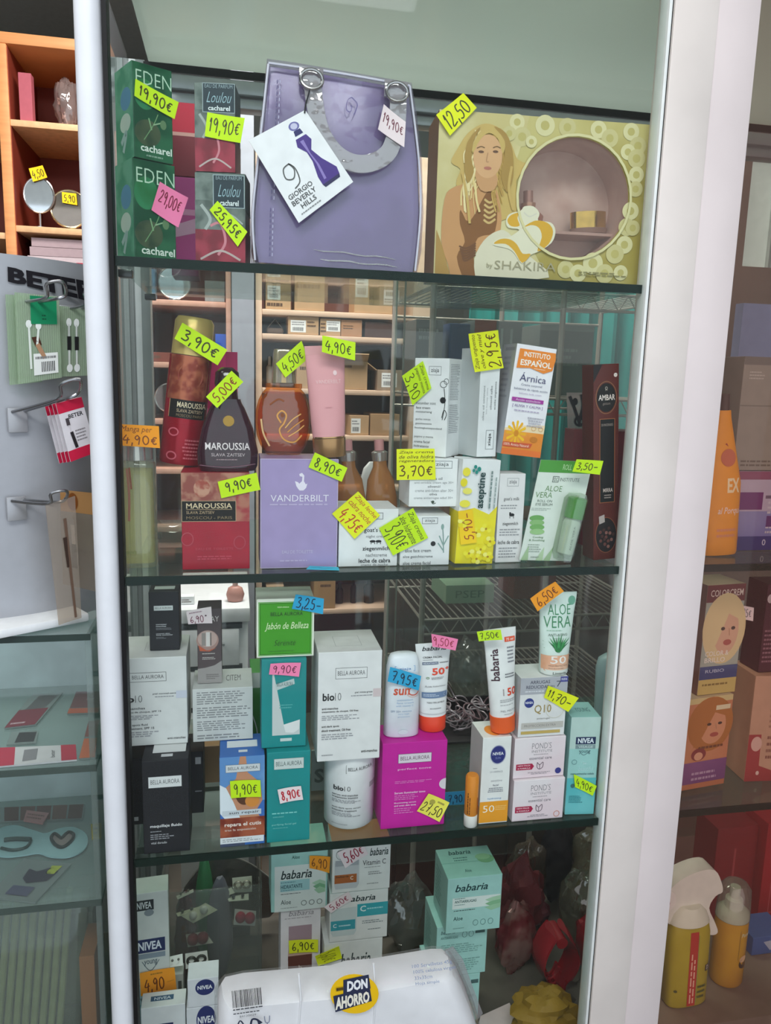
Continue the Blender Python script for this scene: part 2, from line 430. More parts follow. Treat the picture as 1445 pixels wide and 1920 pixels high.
WHITE = pm('#eceef4', 0.28, var=0.03, scale=30)
CREAM = pm('#e9dfd9', 0.33, var=0.06, scale=9)
CREAM2 = pm('#ebdedd', 0.33, var=0.04, scale=9)
BLACK = pm('#0d0b0d', 0.6)
ALU = pm('#a8adae', 0.35, metal=0.5, var=0.05)
GLASS = film('#fdfffe', 0.005, '#dfe8e6', refl=0.006, edge=0.3, rough=0.01)
SHELFG = film('#f0f9f4', 0.05, '#9db7ad', refl=0.05, edge=0.6, rough=0.015)
GEDGE = pm('#0c1f19', 0.3, spec=0.15, var=0.2)

# ---- the display cabinet itself
cab = thing('display_cabinet', 'white framed glass display cabinet filled with boxed cosmetics on glass shelves', 'display cabinet', Matrix.Translation((0.17, 0.2, 0)))
def cpart(name, mb, parent=None, label=None):
    inv = Matrix.Translation((-0.17, -0.2, 0))
    mb.v = [inv @ x for x in mb.v]
    return mb.build(name, parent or cab, label=label)
# rounded left post, flat double right post
post = MB()
prof_ = [(-0.1412 + 0.013 - 0.013 * math.cos(a), 0.012 - 0.013 * math.sin(a)) for a in (math.pi * k / 10 for k in range(11))] + [(-0.1152, 0.035), (-0.1412, 0.035)]
post.loft([[Vector((x, y, z)) for x, y in prof_] for z in (0.0, 2.0)], WHITE)
cpart('corner_post', post)
cpart('gasket', MB().box(-0.1154, -0.1110, -0.0005, 0.02, 0.47, 2.0, BLACK), label='black rubber gasket beside the left post')
rp = MB()
rp.box(0.4482, 0.4985, -0.004, 0.03, 0, 2.0, CREAM, 0.0012)
o_ = cpart('middle_post', rp)
cpart('middle_post', MB().box(0.4990, 0.5490, -0.0005, 0.03, 0, 2.0, CREAM2, 0.0012))
cpart('edge_strip', MB().box(0.4425, 0.4460, -0.003, 0.016, 0.5, 2.0, pm('#f2f5f3', 0.3), 0.0006), label='thin white edge strip beside the right post')
cpart('gasket', MB().box(0.4460, 0.4482, -0.0005, 0.02, 0.47, 2.0, BLACK), label='thin black gasket beside the right post')
cpart('front_pane', MB().box(-0.111, 0.4425, 0.0015, 0.0035, 0.47, 1.99, GLASS), label='clear front glass pane')
cpart('front_pane', MB().box(0.549, 1.0, 0.0015, 0.0035, 0.47, 1.99, film('#fcf4f0', 0.045, '#b98f84', refl=0.008, edge=0.3, rough=0.01)), label='clear front glass pane right of the post')  # the reddish haze is put into the glass as diffuse colour
for q in ((-0.1385, -0.1365), ):
    cpart('side_pane', MB().box(q[0], q[1], 0.036, 0.384, 0.54, 1.866, film('#fafdfc', 0.05, '#cfd8d8', refl=0.03, edge=0.5, rough=0.01)), label='glass side pane')
for zt, y1, lab in ((Z1, 0.30, 'topmost glass shelf'), (Z2, 0.33, 'middle glass shelf'), (Z3, 0.36, 'lower glass shelf')):
    for xa, xb, ext in ((-0.1105, 0.442, ''), (0.551, 1.0, ' of the right bay')):
        if ext and zt == Z1: continue
        sh = cpart('shelf', MB().box(xa, xb, 0.0075, y1, zt - 0.0075, zt, SHELFG), label=lab + ext)
        cpart('front_edge', MB().box(xa, xb, 0.0055, 0.0075, zt - 0.0085, zt + 0.0006, GEDGE), sh, label='dark green polished edge')
        for yy in (0.03, 0.27):
            if not ext: cpart('bracket', MB().box(xa - 0.0015, xa + 0.012, yy, yy + 0.014, zt - 0.016, zt - 0.0085, pm('#4a4a4a', 0.3, metal=0.8), 0.001))
cpart('floor_panel', MB().box(-0.1355, 1.0, 0.004, 0.40, 0.51, Z4, pm('#5c564d', 0.6, var=0.3, scale=14)))
cpart('floor_panel', MB().box(0.549, 1.0, 0.004, 0.165, 0.57, ZR, pm('#776a5f', 0.5, var=0.25, scale=14)))
cpart('roof_panel', MB().box(-0.111, 1.0, 0.004, 0.383, 1.868, 1.90, film('#d0d9d4', 0.9, '#ced7d1', refl=0.05, edge=0.3, rough=0.15, trans=0.5)), label='grey green glass roof panel')
cpart('kick_panel', MB().box(-0.141, 1.0, 0.006, 0.40, 0.0, 0.47, WHITE))
# back frame: gasket under the roof, aluminium rails, stripes of the rear left post
br = MB().box(-0.118, 1.0, 0.384, 0.389, 1.858, 1.868, BLACK)
cpart('gasket', br)
al = MB().box(-0.118, 1.0, 0.385, 0.415, 1.838, 1.857, ALU, 0.002).box(-0.118, 1.0, 0.393, 0.420, 1.822, 1.836, ALU, 0.002)
cpart('top_rail', al)
rl = MB()
for x0, x1, c in ((-0.168, -0.153, '#8f9694'), (-0.153, -0.1455, '#c3c9c8'), (-0.1455, -0.1375, '#1a1a1c'), (-0.1375, -0.1285, '#dfe3e4'), (-0.1285, -0.1165, '#8a9190')):
    rl.box(x0, x1, 0.385, 0.415, 0.0, 1.87, pm(c, 0.35), 0.0008)
cpart('rear_post', rl)
cpart('rear_pane', MB().box(-0.1165, 0.262, 0.398, 0.401, 0.6, 1.822, film('#fdfefd', 0.015, '#cfd4d0', refl=0.03, edge=0.4)))
cpart('rear_pane', MB().box(0.250, 1.0, 0.406, 0.409, 0.6, 1.822, film('#eef2ef', 0.12, '#9aa8a0', refl=0.05, edge=0.4)), label='dusty sliding rear pane')  # a pale diffuse haze is mixed into this pane
cpart('pane_edge', MB().box(0.2485, 0.2505, 0.404, 0.411, 0.6, 1.822, pm('#aab4a8', 0.2)).box(0.2610, 0.2625, 0.396, 0.403, 0.6, 1.822, pm('#8f998f', 0.2)))

# ---- dark panelling low behind the cabinet
lw_ = thing('low_cupboard', 'dark maroon wooden cupboard low behind the glass cabinet', 'cupboard', Matrix.Translation((0.5, 1.09, 0)))
MAROON = pm('#4a2a24', 0.5, var=0.25, scale=5, stretch=(1, 1, 8))
MB().box(-0.095, 0.85, -0.085, 0.085, 0, 1.10, MAROON, 0.003).build('carcass', lw_)
MB().box(-0.10, 0.855, -0.09, 0.085, 1.10, 1.115, pm('#5a3a30', 0.4), 0.002).build('top_board', lw_)
for k in range(3):
    dd = MB().box(-0.085 + k * .31, 0.215 + k * .31, -0.095, -0.085, 0.05, 1.07, MAROON, 0.003).build('door', lw_)
    MB().tube([(0.19 + k * .31, -0.10, 0.75), (0.19 + k * .31, -0.10, 0.87)], 0.005, ALU, 8).build('handle', dd)

# ---- storage shelving behind, Y = 1.2
SY = 1.2
def sx(px, y=700): return W(px, y, SY).x
PALE = pm('#d8b9a0', 0.5, var=0.1, scale=8, stretch=(1, 1, 6))
BROWN = pm('#5b362b', 0.55, var=0.2, scale=6)
def shelf_unit(name, label, xa, xb, zs, ztop, wl, wr, edge, inner, depth=0.26, Y=SY, back=None):
    r = thing(name, label, 'shelving', Matrix.Translation(((xa + xb) / 2, Y, 0)))
    c = (xa + xb) / 2
    for a, b_ in ((xa, xa + wl), (xb - wr, xb)):
        MB().box(a - c, b_ - c, 0, depth, 0, ztop, edge, 0.002).build('upright', r)
    for z in zs:
        MB().box(xa + wl - c, xb - wr - c, 0.004, depth, z - 0.014, z, edge, 0.002).build('shelf', r)
    MB().box(xa - c, xb - c, depth, depth + 0.012, 0, ztop, inner).build('back_board', r)
    return r
zs = [1.6135, 1.5535, 1.4185, 1.2995, 1.165, 1.01, 0.8265]
shelf_unit('storage_shelf', 'pale edged storage shelving stacked with cardboard boxes behind the cabinet', sx(479), sx(805), zs, 2.0, 0.016, 0.05, PALE, BROWN)
shelf_unit('storage_shelf', 'maroon backed shelving behind the red spray can', sx(262), sx(434), [1.98, 1.625, 1.475, 1.335, 1.21, 1.06, 0.9], 2.0, 0.012, 0.013, pm('#c99a86', 0.5, var=0.1), pm('#6a3a30', 0.55, var=0.25, scale=5))
setting('column', MB().box(sx(437) - 0.002, sx(476), SY - 0.02, SY + 0.3, 0, 2.62, pm('#9a9ca6', 0.55)))

KRAFT = '#b99772'
def bx(label, rc, z, Y=SY + 0.01, d=0.10, col=KRAFT, lab=None, marks=None, name='cardboard_box', cat='box', group=None, **k):
    ops = []
    if lab:
        u0, v0, u1, v1 = lab
        ops += [R(u0, v0, u1, v1, '#e8e8e6'), G(u0 + .04, v0 + .1 * (v1 - v0), u1 - .04, v0 + .45 * (v1 - v0), 2, '#77777a'), ]
        n = 9
        for i in range(n): ops.append(R(u0 + (u1 - u0) * (.15 + .7 * i / n), v0 + (v1 - v0) * .58, u0 + (u1 - u0) * (.15 + .7 * (i + .55) / n), v0 + (v1 - v0) * .88, '#3d3d40'))
    if marks: ops += [G(*marks, '#5d4636')]
    return C(name, label, cat, (rc[0], rc[3]), rc[2], (rc[0], rc[1]), Y, z, d, col, front=ops, lean=False, group=group, rough=0.8, **k)
b1 = bx('kraft box with white label at the left end of the top row', (498, 531, 545, 574), zs[0], lab=(.07, .08, .58, .62), marks=(.05, .68, .95, .95, 1))
bx('kraft box topmost at the left of the storage shelving', (498, 500, 545, 529), b1.top, lab=(.07, .05, .58, .6), marks=(.05, .68, .95, .95, 1))
bx('long kraft box with writing beside the stacked pair in the top row', (552, 508, 608, 576), zs[0], marks=(.05, .25, .9, .5, 1))
bx('wide kraft box with white label at the right of the top row', (664, 512, 735, 580), zs[0], lab=(.02, .05, .35, .6))
bx('kraft box with white label alone on the second storage row', (540, 592, 597, 622), zs[1], lab=(.08, .22, .58, .88), marks=(.62, .2, .95, .6, 2))
bx('kraft box with label and black writing in the second row', (600, 597, 638, 623), zs[1], lab=(.3, .12, .98, .75), marks=(.02, .2, .3, .85, 3))
bx('plain brown kraft box at the right of the second row', (639, 599, 678, 624), zs[1], col='#ad8261', marks=(.1, .3, .8, .6, 2))
o_ = bx('kraft box with open flaps beside the pink tube', (641, 676, 688, 727), zs[2], d=0.12, marks=(.05, .1, .5, .3, 1))
fl = MB().box(-o_.w / 2, o_.w / 2, -0.001, 0.001, 0, 0.03, KRAFT).build('flap', o_.r); fl.location = (0, -o_.d / 2 + .004, o_.h - .001); fl.rotation_euler = (0.9, 0, 0)
fl = MB().box(-0.001, 0.001, -0.05, 0.05, 0, 0.035, KRAFT).build('flap', o_.r); fl.location = (o_.w / 2 - .002, 0, o_.h - .001); fl.rotation_euler = (0, 2.2, 0)
bx('kraft box partly hidden behind the amber perfume bottle', (556, 672, 612, 725), zs[2], d=0.12, marks=(.1, .2, .6, .45, 1))
bx('grey brown box with white label at the right of the third row', (707, 693, 757, 729), zs[2], col='#9a8672', lab=(.15, .15, .72, .85))
bx('kraft box with white label on the fourth storage row', (656, 779, 691, 813), zs[3], d=0.13, yaw=8, lab=(.05, .15, .55, .9))
bx('wide kraft box behind the labelled one on the fourth row', (694, 776, 748, 815), zs[3], d=0.12, col='#a5835f')
bx('dark brown box inside the shadowed end of the second row', (684, 603, 736, 626), zs[1], col='#4a332c')
bx('kraft box on the low storage row behind the green soap box', (588, 1088, 628, 1133), zs[6], col='#b08a5e', marks=(.3, .1, .8, .3, 1))
bx('flat kraft box with writing left of the green soap box', (499, 1100, 532, 1131), zs[6], col='#a58d72', marks=(.05, .1, .9, .6, 2))
for lb, rc in (('slim dark bottle on the low storage row', (656, 1084, 668, 1136)), ('thick dark bottle on the low storage row', (681, 1082, 701, 1137)), ('dark brown jar beside the low kraft box', (629, 1092, 643, 1134))):
    xm = (rc[0] + rc[2]) / 2; hw = (rc[2] - rc[0]) / 2
    V('bottle', lb, 'bottle', (xm, rc[3]), (xm, rc[1]), SY + 0.06, zs[6], [('body', pm('#2c1714', 0.15), [(0, hw * .95, 1), (.6, hw, 1), (.72, hw * .7, 1)]), ('cap', pm('#191213', 0.3), [(.72, hw * .5, 1), (1, hw * .5, 1)])])
for lb, rc, c in (('clear spray bottle on the third storage row', (499, 668, 511, 722), '#8f8478'), ('slim grey bottle left of the amber perfume', (516, 654, 525, 722), '#6f625a')):
    xm = (rc[0] + rc[2]) / 2; hw = (rc[2] - rc[0]) / 2
    V('bottle', lb, 'bottle', (xm, rc[3]), (xm, rc[1]), SY + 0.05, zs[2], [('body', pm(c, 0.2), [(0, hw * .95, 1), (.65, hw, 1), (.72, hw * .5, 1)]), ('cap', pm('#a79a90', 0.3), [(.72, hw * .45, 1), (1, hw * .4, 1)])])
r = thing('plastic_pouch', 'pale plastic pouch with a hanging cord at the left of the second row', 'pouch', Matrix.Translation((sx(517), SY + 0.06, zs[1] + .001)))
MB().box(-0.022, 0.022, -0.02, 0.02, 0, 0.016, pm('#8d7f74', 0.5), 0.006).build('pouch', r)
MB().tube([(-0.02, -.01, .014), (0, -.01, .038), (0.02, -.01, .014)], 0.0012, pm('#8f8070'), 6).build('cord', r)

# left maroon bay contents
def disc_mirror(label, px, py, r_px, Y, foot_py, tilt=0.0, col='#c9c6c4', glass='#dfe6ea', tagpts=None, tagtx=None, ratio=1.0, zs_=None):
    c = W(px, py, Y); s = mpp(c); R_ = r_px * s; zf = W(px, foot_py, Y).z
    if zs_: zf = zs_
    hzz = max(c.z, zf + R_ * 1.08 + .002)
    c = Vector((c.x, c.y, hzz))
    r = thing('table_mirror', label, 'mirror', Matrix.Translation((c.x, Y, zf)) @ Matrix.Rotation(tilt, 4, 'Z'))
    hz = c.z - zf
    fr = MB(); fr.tube([(R_ * math.cos(a) * ratio, 0, hz + R_ * math.sin(a)) for a in (2 * math.pi * k / 32 for k in range(32))], R_ * 0.07, pm(col, 0.15, metal=0.9), 8, True); fr.build('rim', r)
    g = MB(); g.loft([[Vector((R_ * .97 * math.cos(a) * ratio, y, hz + R_ * .97 * math.sin(a))) for a in (2 * math.pi * k / 32 for k in range(32))] for y in (-.002, .002)], pm(glass, 0.04, metal=0.85)); g.build('mirror_glass', r)
    st = MB(); st.tube([(0, 0, 0), (0, 0, max(.005, hz - R_))], R_ * 0.08, pm(col, 0.15, metal=0.9), 8)
    st.loft([ring_pts(z, q, q) for z, q in ((0, R_ * .4), (.003, R_ * .4), (.005, R_ * .15))], pm(col, 0.15, metal=0.9)); st.build('stand', r)
    if tagpts: price(r, tagpts, 'g', tagtx, Vector((0, Y - .008, 0)), Vector((0, -1, 0)), w=.05)
    return r
disc_mirror('round chrome mirror below the top glass shelf on the left', 327, 540, 29, 1.24, 567, zs_=1.626)
disc_mirror('round mirror half hidden behind the red spray can', 318, 746, 26, 1.22, 797, glass='#6b5c58', zs_=1.336)
bx('blue plastic tub behind the red spray can', (404, 626, 424, 683), 1.475, name='plastic_tub', cat='tub', col='#2450b8', d=.08)
bx('blue and white pack beside the chrome mirror', (278, 497, 291, 566), 1.625, name='cosmetics_pack', col='#6f93b6', d=.05)
bx('grey wrapped parcel at the right of the mirror', (384, 526, 421, 569), 1.625, name='wrapped_parcel', cat='parcel', col='#8a8c8b', d=.08)
bx('small white bottle box beside the hidden mirror', (279, 744, 289, 797), 1.335, name='cosmetics_pack', col='#c9d4d8', d=.05)
bx('low brown carton on the shelf behind the red can', (281, 660, 320, 683), 1.475, name='cosmetics_pack', col='#7a4034', d=.08, marks=(.1, .2, .6, .8, 1))

# white drawer chest
r = thing('drawer_chest', 'white drawer chest behind the lower glass shelf', 'drawers', Matrix.Translation((W(400, 1200, 0.75).x, 0.75, 0)))
xa, xb = W(330, 1200, .75).x - r.location.x, W(465, 1200, .75).x - r.location.x
zt = W(420, 1140, .75).z
WD_ = pm('#e9ebee', 0.4)
MB().box(xa, xb, .012, .297, 0, zt - .012, WD_, .002).box(xa - .004, xb + .004, -.004, .3, zt - .03, zt, WD_, .003).build('carcass', r)
z = zt - .045
for k in range(5):
    dr = MB().box(xa + .01, xb - .018, -.004, .012, z - .078, z, WD_, .002).build('drawer', r)
    MB().tube([(xb - .05, -.012, z - .03), (xb - .05, -.004, z - .03)], .003, ALU, 8).build('knob', dr)
    MB().box(xa + .004, xb - .012, .0, .012, z + .001, z + .010, pm('#2b2f33')).build('gap', r)  # dark strip painted in for the shade between drawers
    z -= .09
V('lotion_bottle', 'pink lotion bottle on the white drawer chest', 'bottle', (441, 1136), (441, 1086), 0.80, zt, [('body', pm('#c48f84', 0.3), [(0, 14, .8), (.3, 17, .8), (.6, 13, .8), (.7, 6, .8)]), ('cap', pm('#d9b4ac', 0.3), [(.7, 5, 1), (1, 5, 1)])])
bx('white folded leaflet standing on the drawer chest', (338, 1119, 364, 1146), zt, Y=.78, d=.02, col='#eef0f2', name='leaflet', cat='leaflet', marks=(.1, .3, .8, .8, 2))

# wire rack with goods, teal drape, right rear
CH = pm('#b9b0a6', 0.3, metal=0.35)
r = thing('wire_rack', 'chrome wire shelf rack behind the right half of the cabinet', 'rack', Matrix.Translation((W(970, 900, .85).x, .85, 0)))
ox, oy = r.location.x, .85
xA, xB = W(800, 900, .62).x - ox, W(1250, 900, .62).x - ox
for q in (xA, (xA + xB) * .42, xB):
    for y in (-.23, .12):
        MB().tube([(q, y, 0), (q, y, 1.75)], .006, CH, 8).build('pole', r)
for z in (1.62, 1.42, .98, .78):
    g = MB()
    for y in (-.23, .12): g.tube([(xA, y, z), (xB, y, z)], .003, CH, 6).tube([(xA, y, z - .03), (xB, y, z - .03)], .003, CH, 6)
    n = 26
    g.tube([(xA + (xB - xA) * k / n, -.23, z - .03 * (k % 2)) for k in range(n + 1)], .002, CH, 5)
    for k in range(34): g.tube([(xA + (xB - xA) * k / 33, -.23, z + .002), (xA + (xB - xA) * k / 33, .12, z + .002)], .0015, CH, 5)
    for q in (xA, xB): g.tube([(q, -.23, z), (q, .12, z)], .003, CH, 6)
    g.build('wire_shelf', r)
RY = .66
def rb(label, rc, z, col, Y=RY, d=.1, front=(), name='carton', cat='box', **k):
    return C(name, label, cat, (rc[0], rc[3]), rc[2], (rc[0], rc[1]), Y, z, d, col, front=front, lean=False, **k)
rb('grey patterned carton behind the tall white floral box', (776, 598, 826, 735), 1.425, '#6f6a66', front=[G(.1, .1, .9, .3, 2, '#a9aaa8'), R(.2, .5, .7, .9, '#8f9494')])
rb('blue carton behind the tall white floral box', (838, 606, 876, 735), 1.425, '#4b5d8e')
rb('dark grey carton with red top behind the standing white box', (884, 600, 972, 735), 1.425, '#6a7573', front=[R(0, 0, .45, .3, '#b5574a'), R(.55, .1, .6, .9, '#9fb0ab'), R(.75, .1, .8, .9, '#9fb0ab')])
rb('grey lidded storage tub on the wire rack', (1005, 608, 1105, 735), 1.425, '#6f7b78', front=[R(0, 0, 1, .08, '#8d9996'), G(.2, .3, .8, .6, 3, '#8f9a97')])
rb('green packet lying on the wire rack', (835, 1098, 925, 1135), .9865, '#a9c9a8', Y=.70, d=.12, name='soap_packet', cat='packet', front=[T('PSEP', .2, .3, .8, .7, '#6e8f74')])
rb('dull red carton on the wire rack behind the sun creams', (962, 1020, 1040, 1130), .9865, '#7d2f2a', Y=.72)
r = thing('drape', 'dark teal cloth drape hanging behind the wire rack', 'cloth', Matrix.Translation((W(1080, 700, 1.12).x, 1.22, 0.01)))
xa, xb = W(900, 700, 1.12).x - r.location.x, W(1420, 700, 1.12).x - r.location.x
g = MB(); n = 80
for z0 in (0, ):
    vs = []
    for j in range(13):
        for k in range(n + 1):
            x = xa + (xb - xa) * k / n
            vs.append((x, .02 * math.sin(k * .9) + .012 * math.sin(k * .37 + 1), j / 12 * 2.0))
    g.add(vs, [(j * (n + 1) + k, j * (n + 1) + k + 1, (j + 1) * (n + 1) + k + 1, (j + 1) * (n + 1) + k) for j in range(12) for k in range(n)], pm('#1f938d', 0.8, var=.2, scale=20, stretch=(4, 1, .3)))
d_ = g.build('cloth', r)
md = d_.modifiers.new('thick', 'SOLIDIFY'); md.thickness = .003
MB().tube([(xa - .02, 0, 2.0), (xb + .02, 0, 2.0)], .012, CH, 10).build('rail', r)

# ================================================================ left of the cabinet
# wooden bookcase far left
BY = 1.4
r = thing('bookcase', 'orange wooden bookcase holding mirrors and boxes at the far left', 'bookcase', Matrix.Translation((-0.47, BY, 0)))
ORW = pm('#e09a63', 0.45, var=0.12, scale=7, stretch=(1, 1, 10)); ORI = pm('#7e3527', 0.5, var=0.15, scale=5)
EDG = pm('#e8bb8c', 0.5, var=.1)
bxw = lambda px, y: W(px, y, BY).x + 0.47
MB().box(bxw(-60, 60), bxw(206, 60), 0, .30, 2.235, 2.262, ORW, .003).build('top_board', r)
for px0, px1, yy in ((2, 22, 300), (186, 204, 300)):
    MB().box(bxw(px0, yy), bxw(px1, yy), 0, .30, 0, 2.235, ORW, .002).build('upright', r)
for z, x0, x1 in ((2.063, bxw(22, 300), bxw(186, 300)), (1.81, bxw(22, 300), bxw(186, 300)), (1.50, bxw(22, 300), bxw(186, 300)), (2.04, bxw(-90, 300), bxw(2, 300)), (1.79, bxw(-90, 300), bxw(2, 300))):
    MB().box(x0, x1, .004, .30, z - .016, z, EDG, .002).build('shelf', r)
MB().box(bxw(-90, 300), bxw(204, 300), .30, .312, 0, 2.24, ORI).build('back_board', r)
MB().box(bxw(22, 300) - .0, bxw(22, 300) + .002, .006, .3, 1.5, 2.23, ORI).build('inner_side', r)
bx('slim pink and grey nail polish pack on the upper bookcase shelf', (38, 135, 62, 220), 2.063, Y=BY + .03, d=.03, name='cosmetics_pack', col='#b5606c', group=None)
p_ = [o for o in COL.objects if o.name.startswith('cosmetics_pack')][-1]
disc_mirror('small oval chrome table mirror with a 4,50 tag on the bookcase', 73, 366, 31, BY + .04, 425, tagpts=[(54, 316), (80, 310), (89, 333), (62, 341)], tagtx='4,50', ratio=.85, zs_=1.811)
disc_mirror('brass rimmed table mirror with a 5,90 tag beside the chrome one', 130, 392, 33, BY + .05, 426, col='#c7b08a', glass='#9a8f84', tagpts=[(116, 360), (143, 363), (145, 385), (117, 380)], tagtx='5,90', zs_=1.811)
z = 1.65
zb = W(60, 497, BY).z
for k, (x0, y0, x1, y1, lb) in enumerate(((60, 478, 165, 500, 'row tray of small red and white cartons under the grey boxes'), (56, 462, 165, 478, 'lower flat grey box above the red cartons'), (59, 445, 165, 462, 'upper flat grey box below the bookcase mirrors'))):
    if k == 0: zz = 1.50
    q = bx(lb, (x0, y0, x1, y1), zz, Y=BY + .02, d=.2, name='flat_box', col='#b9a3a8' if k else '#d9c8cc', h=(W(60, 478, BY).z - 1.5) if k == 0 else None)
    if k == 0:
        b_, t_ = MB(), MB()
        for i in range(3): MB().box(-q.w / 2 + .01 + i * .055, -q.w / 2 + .045 + i * .055, -q.d / 2 - .001, -q.d / 2, q.h - .04, q.h - .012, '#c2304a').build('red_label', q.r)
    zz = q.top

def blob(name, label, cat, c, rad, m, seed=0, amp=.35, group=None, freq=2.2, parts=True, res=20):
    """crumpled sheet or bag: a displaced ellipsoid sitting on its lowest point; c = centre of its foot"""
    r = thing(name, label, cat, Matrix.Translation(Vector(c) + Vector((0, 0, .0006))), group)
    b = MB(); rings = []
    for i in range(1, res):
        th = math.pi * i / res; ring = []
        for k in range(res * 2):
            ph = math.pi * k / res
            d = Vector((math.sin(th) * math.cos(ph), math.sin(th) * math.sin(ph), -math.cos(th)))
            q = 1 + amp * mnoise.noise(d * freq + Vector((seed, seed * 1.7, 0))) + amp * .5 * abs(mnoise.noise(d * freq * 3 + Vector((seed, 0, 5))))
            p = Vector((d.x * rad[0] * q, d.y * rad[1] * q, rad[2] + max(-rad[2], d.z * rad[2] * q)))
            ring.append(p)
        rings.append(ring)
    b.loft(rings, m); b.build('sheet', r, smooth=.5)
    return r
pb = W(128, 230, BY + .08); pb.z = 2.063
blob('plastic_bag', 'crumpled clear plastic bag beside the nail polish pack', 'bag', pb, (.03, .028, .062), film('#c9b2aa', .35, '#b9a8a4', refl=.1, edge=.6, bump=.6), 3)

# glass counter with grey hook board
CNT = thing('glass_counter', 'glass shop counter left of the white post with packets inside', 'counter', Matrix.Translation((-0.40, 0.05, 0)))
ZC, ZA, ZB = 1.167, 1.009, 0.839
cnt = lambda n, mb, **k: mb.build(n, CNT, **k)
cnt('front_pane', MB().box(-.25, .245, 0, .004, .30, ZC - .006, film('#fafdfc', .04, '#b9c6c4', refl=.04, edge=.5, rough=.02)))
cnt('top_pane', MB().box(-.25, .245, 0, .25, ZC - .006, ZC, film('#f3f9f7', .15, '#c4d0ce', refl=.05, edge=.5)))
cnt('front_edge', MB().box(-.25, .245, -.001, .001, ZC - .008, ZC - .001, pm('#24352f', .2)))
cnt('back_panel', MB().box(-.25, .245, .245, .26, .3, ZC - .006, pm('#c6d4d6', .5, var=.12, scale=22)))
for z in (ZA, ZB):
    s_ = cnt('shelf', MB().box(-.25, .245, .006, .244, z - .006, z, film('#e6f0ed', .35, '#b4c4c1', refl=.06, edge=.5)))
    MB().box(-.25, .245, .0045, .006, z - .0075, z, pm('#2f423c', .3)).build('front_edge', s_)
cnt('floor_panel', MB().box(-.25, .245, .006, .244, .60, .612, pm('#5d6058', .6, var=.2)))
cnt('plinth', MB().box(-.25, .245, .006, .26, 0, .30, pm('#d9dcdc', .5)))
cnt('side_panel', MB().box(.238, .245, .006, .244, .3, ZC - .006, film('#dfece8', .2, '#c4d0ce')))

# the hook board
BA = math.radians(33); bu = Vector((math.cos(BA), math.sin(BA), 0)); bn = Vector((math.sin(BA), -math.cos(BA), 0))
B0 = onplane(100, 1158, Vector((-.2056, .1101, 1.17)), bn)
Mb = Matrix.Translation(B0) @ Matrix.Rotation(BA, 4, 'Z')
hb = thing('hook_board', 'grey pegboard display stand with black lettering on the glass counter', 'display stand', Mb)
zt = onplane(60, 484, B0, bn).z - B0.z
xl, xr = (onplane(-60, 800, B0, bn) - B0).dot(bu), (onplane(172, 800, B0, bn) - B0).dot(bu)
GREYB = pm('#aeb0b6', .4, metal=.2, var=.03)
pn = MB(); n = 14
def bcurve(x): return -.010 * (1 - ((x - (xl + xr) / 2) / ((xr - xl) / 2)) ** 2)
vs = []
for j, zz in enumerate((0.0, zt)):
    for th in (0, .004):
        vs += [(xl + (xr - xl) * k / n, bcurve(xl + (xr - xl) * k / n) + th, zz) for k in range(n + 1)]
N1 = n + 1
pn.add(vs, [(k, k + 1, 2 * N1 + k + 1, 2 * N1 + k) for k in range(n)] + [(N1 + k + 1, N1 + k, 3 * N1 + k, 3 * N1 + k + 1) for k in range(n)] + [(2 * N1 + k, 2 * N1 + k + 1, 3 * N1 + k + 1, 3 * N1 + k) for k in range(n)] + [(0, 2 * N1, 3 * N1, N1), (n, N1 + n, 3 * N1 + n, 2 * N1 + n)], GREYB)
pnl = pn.build('panel', hb)
tq = [onplane(x, y, B0 + bn * .0115, bn) for x, y in ((14, 500), (178, 530), (184, 569), (15, 528))]
F_, as_ = quadF(tq)
t_ = MB(); inv = Mb.inverted(); emit_ops([T('BETER', 0, 0, 1, 1, pm('#15121a', .5), .045)], lambda u, v, o: inv @ F_(u, v, o), as_, t_, t_)
t_.build('lettering', pnl, smooth=None)
MB().box(xl - .01, xr - .03, -.045, .03, -.002 + (ZC - B0.z) + .004, .012, pm('#eef0f2', .3), .003).build('base_tray', hb)
def bp(px, py, off): return onplane(px, py, B0 + bn * off, bn)
HK = pm('#9fa0a4', .25, metal=.9)
def hook(label, root_px, tip_px, out, ring=True):
    a = bp(*root_px, .013); b_ = bp(*tip_px, out)
    r = thing('display_hook', label, 'hook', Matrix.Translation(a))
    d = b_ - a; up_ = Vector((0, 0, 1)); sd = d.cross(up_).normalized()
    g = MB()
    L_ = d.length; e = d.normalized()
    pts = [sd * .006, sd * .006 + d * .72, sd * .011 + d * .85 + up_ * .012, d + up_ * .014, -sd * .011 + d * .85 + up_ * .004, -sd * .006 + d * .72, -sd * .006]
    g.tube(crom([tuple(p) for p in pts], 5), .0017, HK, 8); g.build('wire', r)
    MB().box(-.010, .010, -.002, .002, -.022, .004, pm('#b5b6ba', .35, metal=.4), .001).build('clip', r).rotation_euler = (0, 0, BA)
    return r
hook('wire hook with the ribbed clear packet on the grey board', (40, 568), (118, 556), .075)
hook('long wire hook holding the red and white packets', (32, 772), (150, 738), .095)
hook('white flat wire hook at the foot of the grey board', (30, 938), (125, 945), .07)
hook('short wire hook holding the second clear packet', (128, 580), (182, 570), .05)
RIB = film('#dcecd6', .32, '#d6e6d0', refl=.06, edge=.4)
def packet(name, label, px, off, m, ops, n=0, group=None, kind=None, txt='lettering'):
    c = [bp(x, y, off) for x, y in px]
    F, asp = quadF(c, .0008)
    loc = sum(c, Vector()) / 4
    r = thing(name, label, 'packet', Matrix.Translation(loc), group)
    o = slab('sheet', F, asp, m, ops, r, th=.0012, nu=4, nv=4, txtname=txt)
    return r, F, asp
